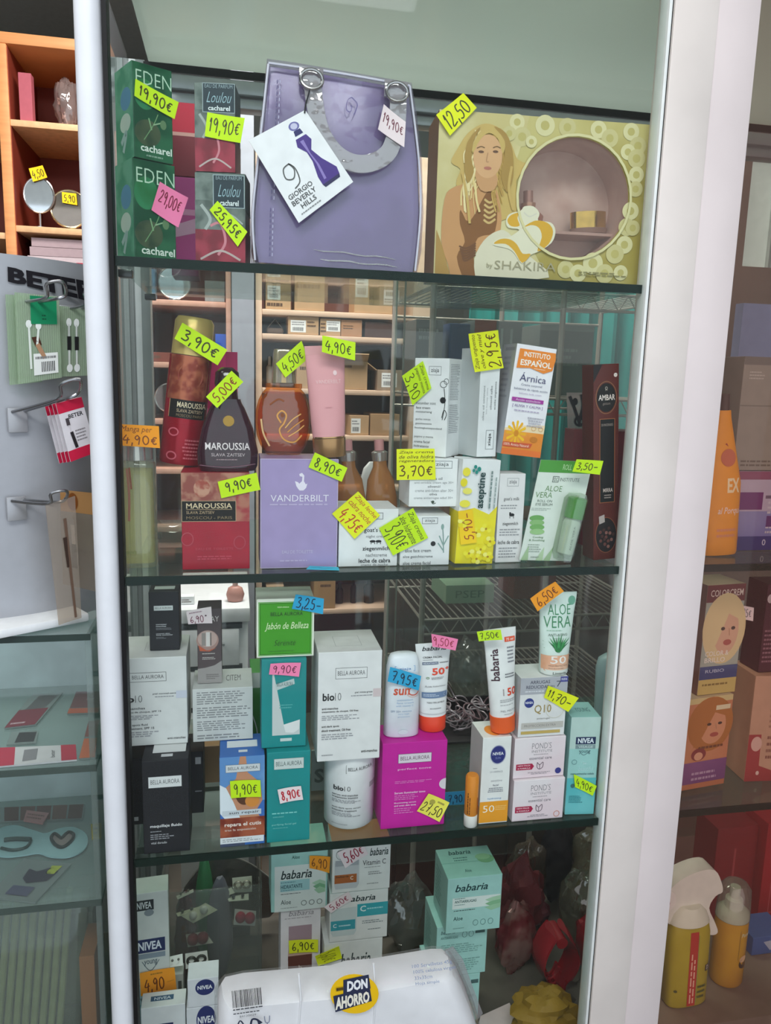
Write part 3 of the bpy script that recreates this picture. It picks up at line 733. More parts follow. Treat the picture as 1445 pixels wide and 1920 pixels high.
def addpart(r, name, F, asp, ops, txt=None):
    inv = r.matrix_world.inverted(); b, t = MB(), MB()
    emit_ops(ops, lambda u, v, o: inv @ F(u, v, o + .0008), asp, b, t, nu=2, nv=2)
    if b.v: b.build(name, r)
    if t.v: t.build(name if not b.v else 'lettering', r if not b.v else [x for x in COL.objects if x.parent == r][-1])
ribs = [R(.03 + .05 * i, 0, .036 + .05 * i, 1, '#b4c7ac') for i in range(19)]
r, F, a_ = packet('applicator_packet', 'ribbed clear packet with green header holding sponge applicators', [(27, 548), (110, 556), (115, 708), (34, 720)], .03, RIB, ribs)
addpart(r, 'header_card', F, a_, [R(.33, .02, .93, .34, '#0f8a5b'), G(.45, .22, .85, .3, 2, '#0a5a3c')])
addpart(r, 'applicator', F, a_, [E(.28, .34, .07, .045, '#eef2ee'), S([(.28, .36), (.3, .85)], .05, '#e6ece4')])
addpart(r, 'applicator', F, a_, [E(.5, .36, .065, .045, '#eef2ee'), S([(.5, .38), (.45, .6)], .05, '#e6ece4')])
addpart(r, 'brush', F, a_, [P([(.33, .49), (.5, .48), (.56, .58), (.42, .6)], '#4a2a1c'), S([(.46, .57), (.62, .74)], .1, '#b58a6a')])
addpart(r, 'barcode_label', F, a_, [R(.36, .68, .92, .93, '#eef0ec')] + [R(.5 + .04 * i, .78, .52 + .04 * i, .9, '#333333') for i in range(9)] + [G(.4, .7, .88, .76, 1, '#888888')])
packet('applicator_packet', 'ribbed clear packet hanging behind the green headed one', [(10, 552), (70, 556), (78, 716), (18, 722)], .02, RIB, ribs[:14])
r, F, a_ = packet('applicator_packet', 'clear packet with two black banded applicators beside the post', [(98, 572), (170, 580), (166, 704), (98, 707)], .024, RIB, ribs)
for q in (.42, .62):
    addpart(r, 'applicator', F, a_, [E(q, .22, .07, .06, '#eef0ee'), S([(q, .25), (q + .03, .85)], .05, '#d9dcd8'), S([(q + .01, .42), (q + .02, .62)], .11, '#1e1e20'), E(q + .04, .88, .08, .06, '#eef0ee')])
for i, lb in enumerate(('frontmost red and white packet on the long hook', 'second red and white packet behind the front one', 'third red and white packet behind the front ones', 'rearmost red and white packet on the long hook')):
    dx = -7 * i; dy = 1 * i
    r, F, a_ = packet('eyeliner_packet', lb, [(104 + dx, 757 + dy), (152 + dx, 744 + dy), (180 + dx, 848 + dy), (132 + dx, 866 + dy)], .070 - .012 * i, pm('#e4dfe4', .35), [R(0, 0, 1, .18, '#cf1f45'), R(0, .82, 1, 1, '#cf1f45')] + ([T('BETER', .34, .23, .9, .30, '#1a1a1c', .02), G(.45, .5, .85, .72, 4, '#8a8488')] if i == 0 else []))
    if i == 0: addpart(r, 'pencil', F, a_, [S([(.26, .28), (.26, .40)], .13, '#4a4248'), S([(.26, .4), (.3, .55)], .04, '#d8d2d6'), S([(.3, .52), (.36, .80)], .12, '#2a262a')])
WRAP = film('#efe8e0', .22, '#cfc4b8', refl=.08, edge=.5, bump=.3)
r, F, a_ = packet('brush_packet', 'long clear packet with a slim dark brush at the foot of the board', [(85, 948), (140, 930), (152, 1158), (110, 1172)], .058, WRAP, [])
addpart(r, 'brush', F, a_, [S([(.6, .15), (.75, .98)], .1, '#6a5244'), S([(.55, .3), (.62, .55)], .14, '#3d2c24')])
r, F, a_ = packet('brush_packet', 'clear packet with brown kraft header beside the post', [(112, 918), (182, 925), (184, 1110), (118, 1095)], .035, WRAP, [R(0, 0, 1, .22, '#b98a58')])
addpart(r, 'logo_seal', F, a_, [E(.32, .11, .14, .09, '#8a5024')])
addpart(r, 'brush', F, a_, [S([(.3, .35), (.32, .55)], .1, '#d9d2cc'), S([(.32, .55), (.34, .8)], .14, '#4b4340')])

# packets lying on the counter shelves
def flat(name, label, px, z, m, ops, cat='packet', th=.002, group=None):
    c = [onplane(x, y, Vector((0, 0, z + th + .0006)), Vector((0, 0, 1))) for x, y in px]
    F, asp = quadF(c, 0)
    loc = sum(c, Vector()) / 4; loc.z = z
    r = thing(name, label, cat, Matrix.Translation(loc), group)
    slab('sheet', F, asp, m, ops, r, th=th)
    return r, F, asp
CP = film('#cfd6d2', .4, '#b8c2c0', refl=.12, edge=.5)
flat('hair_clip_packet', 'dark red headed clear packet lying at the back of the upper counter shelf', [(60, 1302), (118, 1298), (68, 1358), (8, 1365)], ZA, CP, [R(0, .5, .95, 1, '#7a2034'), P([(.3, .05), (.9, .1), (.8, .5), (.2, .5)], '#5c5a5c'), G(.1, .85, .6, .95, 1, '#c9a9b0')])
flat('hair_clip_packet', 'maroon card packet at the back beside the post', [(142, 1297), (192, 1296), (184, 1336), (126, 1338)], ZA, CP, [R(.02, 0, .98, .75, '#6a3a3c'), T('beter', .5, .3, .75, .42, '#b9a0a0'), R(0, .78, 1, 1, '#b8583a')])
flat('hair_clip_packet', 'orange card packet at the front beside the post', [(166, 1352), (186, 1350), (178, 1420), (148, 1422)], ZA, CP, [R(0, 0, 1, .45, '#7d4038'), R(0, .5, 1, 1, '#c9663c')])
flat('eyeliner_packet', 'red ended white packet lying at the front of the upper counter shelf', [(0, 1402), (142, 1396), (144, 1424), (-4, 1437)], ZA, pm('#dcd6da', .35), [R(0, 0, .2, 1, '#c8264a'), R(.8, 0, 1, 1, '#c21f40'), T('beter', .66, .3, .72, .75, '#333337', rot=90), P([(.32, .2), (.5, .15), (.48, .8), (.3, .85)], '#8f8a90')])
flat('brush_packet', 'clear packet with a black brush behind the red ended one', [(22, 1372), (72, 1370), (68, 1392), (12, 1396)], ZA, CP, [P([(.3, .1), (.95, .1), (.9, .9), (.25, .9)], '#2e2c30')])
flat('hair_clip_packet', 'reddish brown card strips at the back of the lower counter shelf', [(0, 1514), (160, 1508), (156, 1534), (0, 1540)], ZB, CP, [R(.05 + .19 * i, 0, .22 + .19 * i, 1, c) for i, c in enumerate(('#5c3832', '#6e463e', '#643b36', '#704a40', '#5c3c34'))])
flat('price_card', 'pink price card lying among the brown card strips', [(50, 1519), (92, 1524), (80, 1544), (44, 1538)], ZB + .003, pm('#c88a8a', .6), [G(.1, .2, .9, .8, 2, '#8f5a5c')], 'price tag')
# pale blue figure-of-eight card with a heart
r = thing('hair_tie_card', 'pale blue double round card with a heart on the lower counter shelf', 'card', Matrix.Translation(onplane(80, 1575, Vector((0, 0, ZB)), Vector((0, 0, 1)))))
inv = r.matrix_world.inverted()
g = MB()
def onz(px, py, dz=0.0): return inv @ onplane(px, py, Vector((0, 0, ZB + .004 + dz)), Vector((0, 0, 1)))
out = [(-20, 1600), (-10, 1560), (25, 1547), (62, 1556), (85, 1562), (110, 1553), (140, 1551), (163, 1566), (160, 1590), (130, 1606), (95, 1606), (72, 1599), (45, 1603), (10, 1606)]
out = crom(out + [out[0]], 4)[:-1]
top_ = [onz(*p) for p in out]; g.add(top_ + [p - Vector((0, 0, .002)) for p in top_], [tuple(range(len(out)))] + [(i, (i + 1) % len(out), len(out) + (i + 1) % len(out), len(out) + i) for i in range(len(out))], pm('#9fc4c8', .4))
g.build('card', r)
ht = crom([(115, 1572), (102, 1563), (96, 1572), (104, 1584), (118, 1588), (134, 1576), (138, 1565), (128, 1560), (115, 1572)], 4)
g = MB(); g.add([onz(*p, .001) for p in ht[:-1]], [tuple(range(len(ht) - 1))], '#9a8c88'); g.build('heart', r)
g = MB(); g.tube([onz(*p, .002) for p in ht[:-1]], .0022, pm('#1f2b2a', .3), 6, True); g.build('heart_band', r)
g = MB(); g.tube([onz(*p, .002) for p in crom([(8, 1575), (30, 1573), (58, 1574)], 3)], .003, pm('#27413f', .4), 6).tube([onz(*p, .002) for p in crom([(2, 1590), (25, 1594), (50, 1588), (58, 1575)], 3)], .002, pm('#27413f', .4), 6); g.build('bow', r)
r, F, a_ = flat('blister_pack', 'clear blister pack with a dark purple clip at the front of the lower counter shelf', [(45, 1610), (134, 1619), (66, 1692), (-26, 1682)], ZB, CP, [])
addpart(r, 'hair_clip', F, a_, [P([(.3, .25), (.5, .3), (.72, .15), (.9, .25), (.85, .5), (.5, .6), (.35, .5)], '#3c3848'), R(.3, .68, .75, .9, '#5a5a72')])
addpart(r, 'price_label', F, a_, [P([(.68, .12), (.88, .1), (.86, .32), (.7, .34)], '#b9c24a')])
flat('price_card', 'small yellow price card at the back beside the heart card', [(170, 1545), (190, 1543), (190, 1570), (172, 1572)], ZB, pm('#b8a03c', .6), [G(.2, .2, .8, .8, 2, '#5c4c24')], 'price tag')
# bottom of the counter
zf = .612
bx('pale grey carton with dark print on the counter floor', (120, 1715, 180, 1800), zf, Y=.16, d=.08, col='#8d928a', name='carton', marks=(.3, .2, .7, .35, 1))
bx('orange brown carton at the right end of the counter floor', (156, 1795, 184, 1880), zf, Y=.08, d=.06, col='#8a5a34', name='carton')
bs = thing('bamboo_stick_pack', 'plastic pack of pale bamboo sticks standing on the counter floor', 'pack', Matrix.Translation((-.285, .12, zf + .010)))
for k in range(14):
    x = -.075 + k * .0105
    MB().tube([(x, 0, 0), (x + .012, .035, .165 + .004 * math.sin(k))], .0042, pm('#bdbb90', .5, var=.15), 8).build('stick', bs)
pk = MB(); pk.loft([ring_pts(z, .088, .012 + .0 * z, 5, 24) for z in (0, .08, .17)], film('#c9d2c4', .15, '#b5c0b2', refl=.08)); o_ = pk.build('wrapper', bs); o_.rotation_euler = (-.2, .06, 0)

# ================================================================ top glass shelf
GRN = pm('#174a32', .2, c2='#2e6848', scale=28); GRNS = film('#7fcaa2', .45, '#5f9f80', refl=.12, edge=.5, bump=.3)
def eden(label, bl, xr, tl, z, tg, first):
    ops = [E(.3, .32, .28, .16, pm('#1f6b3a', .3, c2='#2f7f52', scale=40)), E(.35, .72, .33, .14, pm('#27402c', .3, c2='#46553c', scale=60)),
           S([(.25, .8), (.5, .62), (.62, .5)], .02, '#6f9a6a'), S([(.5, .62), (.72, .58)], .03, '#8fb08a'), S([(.45, .68), (.38, .56)], .03, '#7fa87a'), E(.75, .6, .08, .05, '#5d7f58'),
           T('EDEN', .08, .08, .98, .22, '#b9d8bf', -.01), T('cacharel', .16, .84, .96, .92, '#d9e6da', .02), G(.3, .94, .9, .98, 1, '#7fa08a')]
    o = C('perfume_box', label, 'perfume box', bl, xr, tl, .035, z, .046, GRN, yaw=28, front=ops, tags=tg, group=None, lean=False, rough=.25)
    b, t = MB(), MB()
    emit_ops([R(.0, .0, 1, 1, pm('#4f9c78', .2, c2='#74b795', scale=35)), E(.6, .35, .3, .12, '#5f97b5'), E(.55, .6, .3, .1, '#c9dccc'), S([(.3, .8), (.6, .7), (.4, .9)], .12, '#a9c9c0')], lambda u, v, q: Vector((-o.w / 2 - q, o.d / 2 - u * o.d, o.h * (1 - v))), o.d / o.h, b, t)
    b.build('side_panel', o.part, smooth=None)
    return o
e1 = eden('lower green perfume box with a pink tag at the left of the top shelf', (253, 475), 331, (252, 295), Z1, [([(299, 341), (352, 371), (333, 427), (283, 394)], 'p', '29,00€', dict(ink='#8a2340', rect=(.12, .2, .9, .6), w=.035))], True)
eden('upper green perfume box with a neon tag, stacked on its twin', (252, 294), 325, (252, 112), e1.top, [([(253, 148), (334, 192), (326, 224), (251, 180)], 'y', '19,90€', {})], False)
LOU = pm('#59655f', .18, c2='#7f8b84', scale=45)
def loulou(label, bl, xr, tl, z, tg, pr):
    a, b_, c, d = pr
    ops = [R(0, .30, 1, .66, pm('#525c56', .25, c2='#76807a', scale=50)), R(0, .62, 1, 1, pm('#7b2733', .25, c2='#a03848', scale=45)), S([(.3, .58), (.5, .55), (.6, .75), (.45, .9)], .05, '#c9808a'), S([(.1, .95), (.5, .85), (.9, .95)], .04, '#b9a9a4'), S([(.12, .35), (.3, .5), (.2, .62)], .06, '#a5ada8'),
           S([(.5, .5), (.7, .45), (.95, .55)], .03, '#a5ada8'),
           R(a, b_, c, d, '#22343c'), O(a, b_, c, d, .015, '#9fb0b3'), T('EAU DE PARFUM', a + .06, b_ + .015, c - .06, b_ + .055, '#8fa3a8'), T('Loulou', a + .1, b_ + (d - b_) * .3, c - .08, b_ + (d - b_) * .66, '#9fc0c9', -.01, .5), T('cacharel', a + .14, b_ + (d - b_) * .76, c - .12, b_ + (d - b_) * .93, '#dce6e6', .02)]
    return C('perfume_box', label, 'perfume box', bl, xr, tl, .03, z, .04, LOU, yaw=-8, front=ops, right=[R(0, 0, 1, .4, '#4c5c58'), R(0, .6, 1, 1, pm('#6a3038', .3))], tags=tg, lean=False, rough=.22)
l1 = loulou('lower wrapped perfume box with red flower and 25,95 tag', (367, 489), 460, (366, 322), Z1, [([(408, 377), (464, 435), (446, 463), (393, 394)], 'y', '25,95€', {})], (.36, .02, .99, .38))
loulou('upper wrapped perfume box with dark label and 19,90 tag', (366, 321), 441, (366, 154), l1.top, [([(389, 211), (459, 222), (451, 269), (384, 256)], 'y', '19,90€', dict(rect=(.08, .2, .95, .75)))], (.2, 0, 1, .33))
rg = C('gift_box', 'magenta box low between the green and the wrapped perfume boxes', 'gift box', (322, 500), 372, (322, 330), .14, Z1, .05, '#cc4d98', lean=False, front=[R(0, .32, 1, .38, '#e9a0c6'), P([(0, .5), (1, .4), (1, .55), (0, .62)], '#e9b4d2')])
C('gift_box', 'dark red box standing on the magenta one behind the perfumes', 'gift box', (320, 330), 372, (320, 190), .14, rg.top, .05, '#8c2633', lean=False, front=[R(0, 0, 1, .4, '#d3213f'), R(0, .4, 1, .45, '#e9b0a4')])

# handbag
BY_ = .03
LAV = pm('#7f6c9e', .16, c2='#725f8e', scale=14, spec=.6)
hbx = W(630, 505, BY_).x
bag = thing('handbag', 'lavender handbag with clear plastic handles and a white hang tag', 'handbag', Matrix.Translation((hbx, BY_ + .035, Z1 + .0006)))
inv = bag.matrix_world.inverted()
sil = [(481, 492), (474, 455), (474, 400), (482, 320), (492, 230), (503, 116), (560, 124), (660, 141), (768, 160), (778, 220), (787, 300), (790, 400), (786, 470), (778, 512), (630, 503)]
sil = [(x, y) for x, y in sil]
pts = [inv @ W(x, y, BY_) for x, y in sil]
for i in (0, -1, -2): pts[i].z = max(pts[i].z, 0.0)
for p in pts: p.z = max(p.z, 0.0005)
cx_ = sum(p.x for p in pts) / len(pts); cz_ = .075
g = MB(); rings = []
for k, (sc, yy) in enumerate(((.90, -.035), (.97, -.033), (1.0, -.026), (1.0, .026), (.97, .033), (.90, .035))):
    rings.append([Vector((cx_ + (p.x - cx_) * sc, yy, max(.0, cz_ + (p.z - cz_) * (sc if p.z > .02 else 1)))) for p in pts])
g.loft(rings, LAV); g.build('body', bag, smooth=.5)
CLR = film('#f4f0f8', .08, '#d6cfe0', refl=.08, edge=.6, bump=.5, scale=26)
g = MB(); rings = [[Vector((cx_ + (p.x - cx_) * sc, yy, max(.0004, cz_ + (p.z - cz_) * (sc if p.z > .02 else 1)))) for p in pts] for sc, yy in ((.98, -.0385), (1.02, -.036), (1.025, .03))]
g.loft(rings, CLR, False); g.add(rings[0], [tuple(range(len(pts)))], CLR); g.build('clear_cover', bag, smooth=.5, label='glossy clear plastic cover')
g = MB()
sm = MB()
def bagpt(x, y, o=.041): return inv @ W(x, y, BY_ + .035 - o)
g.tube([bagpt(*p) for p in crom([(478, 488), (474, 400), (487, 270), (503, 120)], 6)], .0012, pm('#d6d2e2', .2), 6)
g.tube([bagpt(*p) for p in crom([(503, 118), (640, 138), (768, 161)], 6)], .0012, pm('#d6d2e2', .2), 6)
g.tube([bagpt(*p) for p in crom([(768, 161), (785, 300), (788, 400), (778, 508)], 6)], .0012, pm('#d6d2e2', .2), 6)
g.build('piping', bag)
for k, col_ in enumerate(('#5b5480', '#b7b2d0')):
    g = MB()
    for (xa, ya), (xb, yb) in (((520, 150), (516, 250)), ((513, 270), (508, 380)), ((507, 390), (505, 485))):
        n = 9
        for i in range(n):
            t0, t1 = i / n, (i + .55) / n
            g.tube([bagpt(xa + k * 5 + (xb - xa) * q, ya + (yb - ya) * q, .0395) for q in (t0, t1)], .0006, pm(col_, .4), 4)
    g.build('stitching', bag)
HNDL = film('#d9d2d6', .35, '#d8d0d2', refl=.2, edge=.7, bump=.5, scale=60)
arc = crom([(584, 150), (590, 200), (602, 250), (630, 290), (665, 308), (700, 305), (728, 285), (742, 240), (745, 195), (744, 175)], 5)
def rib3(pts_, w, m, name, par, o=.044, label=None):
    g = MB(); q = [bagpt(x, y, o) for x, y in pts_]; L = []
    for i, p in enumerate(q):
        t = q[min(i + 1, len(q) - 1)] - q[max(i - 1, 0)]; t.normalize(); nrm = Vector((-t.z, 0, t.x)) * w / 2
        L.append([p + nrm, p + nrm + Vector((0, -.004, 0)), p - nrm + Vector((0, -.004, 0)), p - nrm])
    g.loft(L, m); return g.build(name, par, label=label)
for y0, y1, xa_, xb_ in ((468, 486, 588, 742), (486, 500, 600, 744)):  # clear folds drawn pale to give the bright highlights low on the cover
    MB().tube([bagpt(x, y0 + (y1 - y0) * k / 8 + 1.5 * math.sin(k * 1.7), .0405) for k, x in ((k, xa_ + (xb_ - xa_) * k / 8) for k in range(9))], [.0003] + [.0008] * 7 + [.0003], film('#ffffff', .25, '#ffffff', refl=.35, edge=.5), 8).build('fold_glint', bag)
hd = rib3(arc, .017, HNDL, 'handle', bag, label='clear plastic U shaped handle hanging down the front')
for (x, y) in ((584, 148), (744, 172)):
    c = bagpt(x, y, .05); rr = .011
    MB().tube([(c.x + rr * math.cos(a), c.y, c.z + rr * .8 * math.sin(a)) for a in (2 * math.pi * k / 20 for k in range(20))], .0016, pm('#b9b4b4', .15, metal=.9), 8, True).build('ring', bag)
    MB().box(c.x - .012, c.x + .012, c.y + .004, c.y + .009, c.z - .004, c.z + .012, HNDL, .001).build('handle_tab', bag)
g = MB(); F_, as_ = quadF([W(645, 180, BY_ - .006), W(680, 184, BY_ - .006), W(680, 214, BY_ - .006), W(645, 210, BY_ - .006)])
emit_ops([T('G', .1, 0, .5, 1, '#6a5f95', -.02, .4), S([(.45, .1), (.7, .4), (.6, .9), (.5, 1.1)], .05, '#6a5f95')], lambda u, v, o: inv @ F_(u, v, o), as_, g, g); g.build('monogram', bag)
card_c = [W(x, y, BY_ - .016) for x, y in ((466, 263), (572, 206), (662, 341), (560, 418))]
F_, as_ = quadF(card_c)
PUR = '#4a2f86'
slab('hang_tag', F_, as_, pm('#f2f1f4', .4), [
    E(.71, .10, .085, .05, '#6e6aa8'), E(.71, .10, .055, .035, '#c9c6e0'), P([(.66, .15), (.77, .15), (.78, .21), (.64, .21)], '#2b2a66'),
    P([(.62, .24), (.80, .24), (.83, .32), (.74, .42), (.80, .56), (.92, .74), (.90, .82), (.60, .82), (.60, .72), (.66, .54), (.66, .42), (.58, .32)], PUR),
    P([(.66, .28), (.72, .28), (.70, .45), (.72, .60), (.70, .78), (.66, .78), (.69, .58), (.68, .44)], '#8f7cc0'), P([(.60, .82), (.90, .82), (.88, .86), (.62, .86)], '#2f2a55'),
    S([(.34, .42), (.22, .44), (.18, .54), (.28, .58), (.36, .5), (.33, .42), (.38, .5), (.34, .64), (.22, .68)], .018, '#5a5a5a'),
    T('GIORGIO', .06, .70, .48, .755, '#4a4a4c', .01), T('BEVERLY', .06, .775, .48, .83, '#4a4a4c', .01), T('HILLS', .16, .85, .42, .905, '#4a4a4c', .01), G(.1, .93, .46, .96, 1, '#8d8d90')], bag, th=.0006, nu=4, nv=4, label='white hang tag printed with a purple flask')
MB().tube([bagpt(571, 212, .052), bagpt(573, 195, .05), bagpt(582, 165, .05)], .0008, pm('#2b2a2e', .4), 5).build('tag_loop', bag)
price(bag, [(719, 196), (760, 229), (757, 277), (708, 243)], 'w', '19,90€', Vector((0, BY_ - .014, 0)), Vector((0, -1, 0)), ink='#7a3b4a', rect=(.08, .25, .95, .62), w=.035)

# perfume gift set with a round window
GY = .046
FL = W(812, 515, GY); FL.x = along(Vector((0, GY, Z1)), Vector((1, 0, 0)), 812); FL.z = Z1 + .001
ga = math.radians(-4); gu = Vector((math.cos(ga), math.sin(ga), 0)); gv = Vector((-math.sin(ga), math.cos(ga), 0))
gw = along(FL, gu, 1193); gh = upto(FL, 205); gd = .062
GM = Matrix.Translation(FL + gu * gw / 2 + gv * gd / 2) @ Matrix.Rotation(ga, 4, 'Z')
gs = thing('gift_set_box', 'large golden gift set box with a round window and a blonde woman printed on it', 'gift set', GM)
wc, wv_, wru = .655, .47, .268; wrv = wru * gw / gh
GF = lambda u, v, o: Vector((-gw / 2 + u * gw, -gd / 2 - o, gh * (1 - v)))
GOLD = pm('#c6b976', .4, c2='#a8974a', scale=9)
g = MB(); n = 48
circ = [GF(wc + wru * math.cos(a), wv_ + wrv * math.sin(a), 0) for a in (2 * math.pi * k / n for k in range(n))]
def rectpt(a):
    c, s = math.cos(a), math.sin(a)
    t = min(((1 - wc) / c if c > 0 else -wc / c) if abs(c) > 1e-6 else 9, ((1 - wv_) / (s * gw / gh) if s > 0 else -wv_ / (s * gw / gh)) if abs(s) > 1e-6 else 9)
    return GF(min(1, max(0, wc + t * c)), min(1, max(0, wv_ + t * s * gw / gh)), 0)
angs = sorted([2 * math.pi * k / n for k in range(n)] + [math.atan2(((v - wv_) * gh / gw), (u - wc)) % (2 * math.pi) for u in (0, 1) for v in (0, 1)])
inn = [GF(wc + wru * math.cos(a), wv_ + wrv * math.sin(a), 0) for a in angs]; ou = [rectpt(a) for a in angs]; k = len(angs)
g.add(inn + ou, [(i, (i + 1) % k, k + (i + 1) % k, k + i) for i in range(k)], GOLD)
hw, hd2 = gw / 2, gd / 2
SIDE = pm('#9a6a3e', .4, c2='#86582f', scale=6)
g.add([(-hw, -hd2, 0), (-hw, hd2, 0), (-hw, hd2, gh), (-hw, -hd2, gh)], [(0, 1, 2, 3)], SIDE)
g.add([(hw, -hd2, 0), (hw, hd2, 0), (hw, hd2, gh), (hw, -hd2, gh)], [(0, 1, 2, 3)], GOLD)
g.add([(-hw, -hd2, gh), (hw, -hd2, gh), (hw, hd2, gh), (-hw, hd2, gh)], [(0, 1, 2, 3)], GOLD)
g.add([(-hw, -hd2, 0), (hw, -hd2, 0), (hw, hd2, 0), (-hw, hd2, 0)], [(0, 1, 2, 3)], GOLD)
g.add([(-hw, hd2, 0), (hw, hd2, 0), (hw, hd2, gh), (-hw, hd2, gh)], [(0, 1, 2, 3)], SIDE)
art, txt_ = MB(), MB()
CRM = '#efe8c4'; HAIR = '#c9ab62'; HAIR2 = '#a98642'; SKN = '#c8935f'; DRS = '#85562a'
PC = lambda L, col_: P([(min(.995, max(.005, u)), min(.99, max(.008, v))) for u, v in closed(L)], col_)
cv = lambda L: [((x - 170) / 1130, (y - 155 - .115 * (x - 170)) / 915) for x, y in L]
ops = [P([(0, 0), (.42, 0), (.40, .12), (.36, .3), (.38, .6), (.52, .9), (.5, 1), (0, 1)], pm('#d9cd98', .4, c2='#c8b97c', scale=12))]
rr_ = random.Random(4)
for (x, y, q) in ((580, 240, 40), (610, 320, 48), (730, 265, 52), (850, 280, 46), (1020, 300, 44), (1085, 350, 46), (1200, 320, 44), (1250, 400, 46), (1190, 430, 40), (1250, 470, 48), (1255, 560, 42), (1265, 640, 40), (1230, 760, 46), (1215, 850, 46), (1210, 950, 46), (1160, 1000, 50), (1040, 1045, 56), (890, 1070, 46), (960, 1120, 46), (1110, 1125, 50), (1200, 1110, 40), (540, 300, 36), (660, 350, 30), (1270, 860, 40)):
    u, v = cv([(x, y)])[0]; q = q / 1130
    if u + q > .99: u = .99 - q
    ops += [E(u, min(.985 - q * gw / gh, v), q, q * gw / gh, '#bdb06a'), RG(u, min(.985 - q * gw / gh, v), q, q * gw / gh, q * .55, ('#d8cf9c', '#cabf86')[len(ops) % 4 // 2])]
ops += [PC(cv([(390, 245), (320, 290), (270, 370), (240, 440), (290, 480), (270, 560), (330, 640), (345, 820), (430, 800), (600, 730), (590, 560), (650, 480), (590, 440), (555, 360), (510, 290), (450, 250)]), HAIR),
        PC(cv([(330, 560), (250, 580), (212, 640), (203, 860), (245, 1000), (275, 1095), (360, 1095), (350, 900), (430, 960), (520, 820), (500, 640), (450, 560)]), SKN),
        PC(cv([(300, 700), (350, 770), (430, 620), (470, 610), (492, 660), (490, 830), (400, 860), (380, 960), (400, 1095), (340, 1095), (290, 960), (330, 880), (300, 780)]), DRS),
        PC(cv([(165, 800), (205, 880), (240, 1000), (250, 1060), (165, 1040)]), '#b08a48'),
        PC(cv([(400, 1095), (385, 980), (430, 880), (500, 830), (560, 840), (660, 960), (800, 1110), (420, 1098)]), '#dcd4b8')]
for i in range(6): ops.append(S(cv([(300 + 4 * i, 900 + 14 * i), (340, 915 + 14 * i), (390, 890 + 13 * i)]), .008, '#6e4626'))
for i in range(5): ops.append(S(cv([(425, 650 + 28 * i), (455, 670 + 28 * i), (488, 650 + 28 * i)]), .010, '#d0b070'))
HW = random.Random(6)
for i in range(60):
    sgn = -1 if i % 2 else 1; x0 = 430 + sgn * HW.uniform(20, 75); y0 = HW.uniform(270, 420); ln = HW.uniform(160, 330)
    x1 = x0 + sgn * HW.uniform(10, 60); am = HW.uniform(8, 22)
    ops.append(S(cv([(x0, y0), (x0 + (x1 - x0) * .35 + am, y0 + ln * .33), (x0 + (x1 - x0) * .7 - am, y0 + ln * .66), (x1, y0 + ln)]), HW.uniform(.003, .009), ('#c9a458', '#e2c987', '#b38d45', '#ead7a0')[i % 4]))
ops += [PC(cv([(370, 490), (480, 520), (475, 600), (400, 600)]), '#c99766'), E(*cv([(430, 420)])[0], .068, .128, '#d6a676'),
        PC(cv([(385, 260), (350, 340), (345, 430), (360, 500), (330, 560), (310, 470), (320, 340)]), HAIR2), PC(cv([(455, 262), (505, 330), (520, 430), (505, 520), (540, 620), (570, 540), (560, 400), (520, 300)]), HAIR2),
        PC(cv([(430, 255), (355, 330), (350, 400), (385, 330), (430, 295), (480, 330), (508, 410), (515, 340)]), HAIR),
        E(*cv([(394, 394)])[0], .013, .008, '#6a4a34'), E(*cv([(470, 397)])[0], .013, .008, '#6a4a34'), S(cv([(370, 374), (392, 366), (412, 374)]), .005, '#7a5a36'), S(cv([(455, 376), (476, 370), (496, 380)]), .005, '#7a5a36'),
        S(cv([(430, 400), (424, 445), (436, 450)]), .005, '#b98a60'), E(*cv([(432, 484)])[0], .018, .010, '#b46f5c'),
        S(cv([(300, 500), (330, 640), (350, 780)]), .012, '#c9a860'), S(cv([(560, 480), (550, 600), (580, 720)]), .012, '#c9a860'), S(cv([(370, 560), (380, 650), (400, 720)]), .010, '#e6cf90')]
ops += [RG(wc, wv_, wru + .014, wrv + .014 * gw / gh, .012, '#d9d09c')]
emit_ops(ops, GF, gw / gh, art, txt_, off0=.0003, step=.00002)
LG = '#e2dcc0'; YL = '#d9a62e'
lops = [PC(cv([(545, 780), (560, 740), (620, 725), (640, 702), (690, 705), (725, 745), (720, 785), (790, 800), (818, 850), (800, 915), (730, 960), (690, 975), (645, 1022), (600, 960), (560, 930), (480, 905), (510, 870), (560, 870), (620, 830), (560, 815)]), LG),
        PC(cv([(552, 775), (572, 745), (615, 735), (606, 765), (620, 808), (575, 808)]), YL), PC(cv([(630, 825), (700, 785), (770, 800), (805, 850), (785, 920), (725, 958), (745, 880), (725, 825), (680, 808)]), YL), PC(cv([(485, 900), (520, 876), (570, 880), (610, 910), (645, 965), (690, 970), (645, 1018), (600, 950), (550, 905)]), YL),
        S(cv([(640, 735), (670, 760), (710, 745)]), .006, '#d6d0bc')]
lops += [T('by', .250, .892, .278, .93, '#a09878'), T('SHAKIRA', .288, .875, .585, .928, '#a39b7c', -.006), G(.70, .915, .96, .945, 2, '#8d8558')]
emit_ops(lops, GF, gw / gh, art, txt_, off0=.0022, step=.00003)
ct = g.build('carton', gs, smooth=None); art.build('printed_panel', ct, smooth=None); txt_.build('lettering', ct, smooth=None)
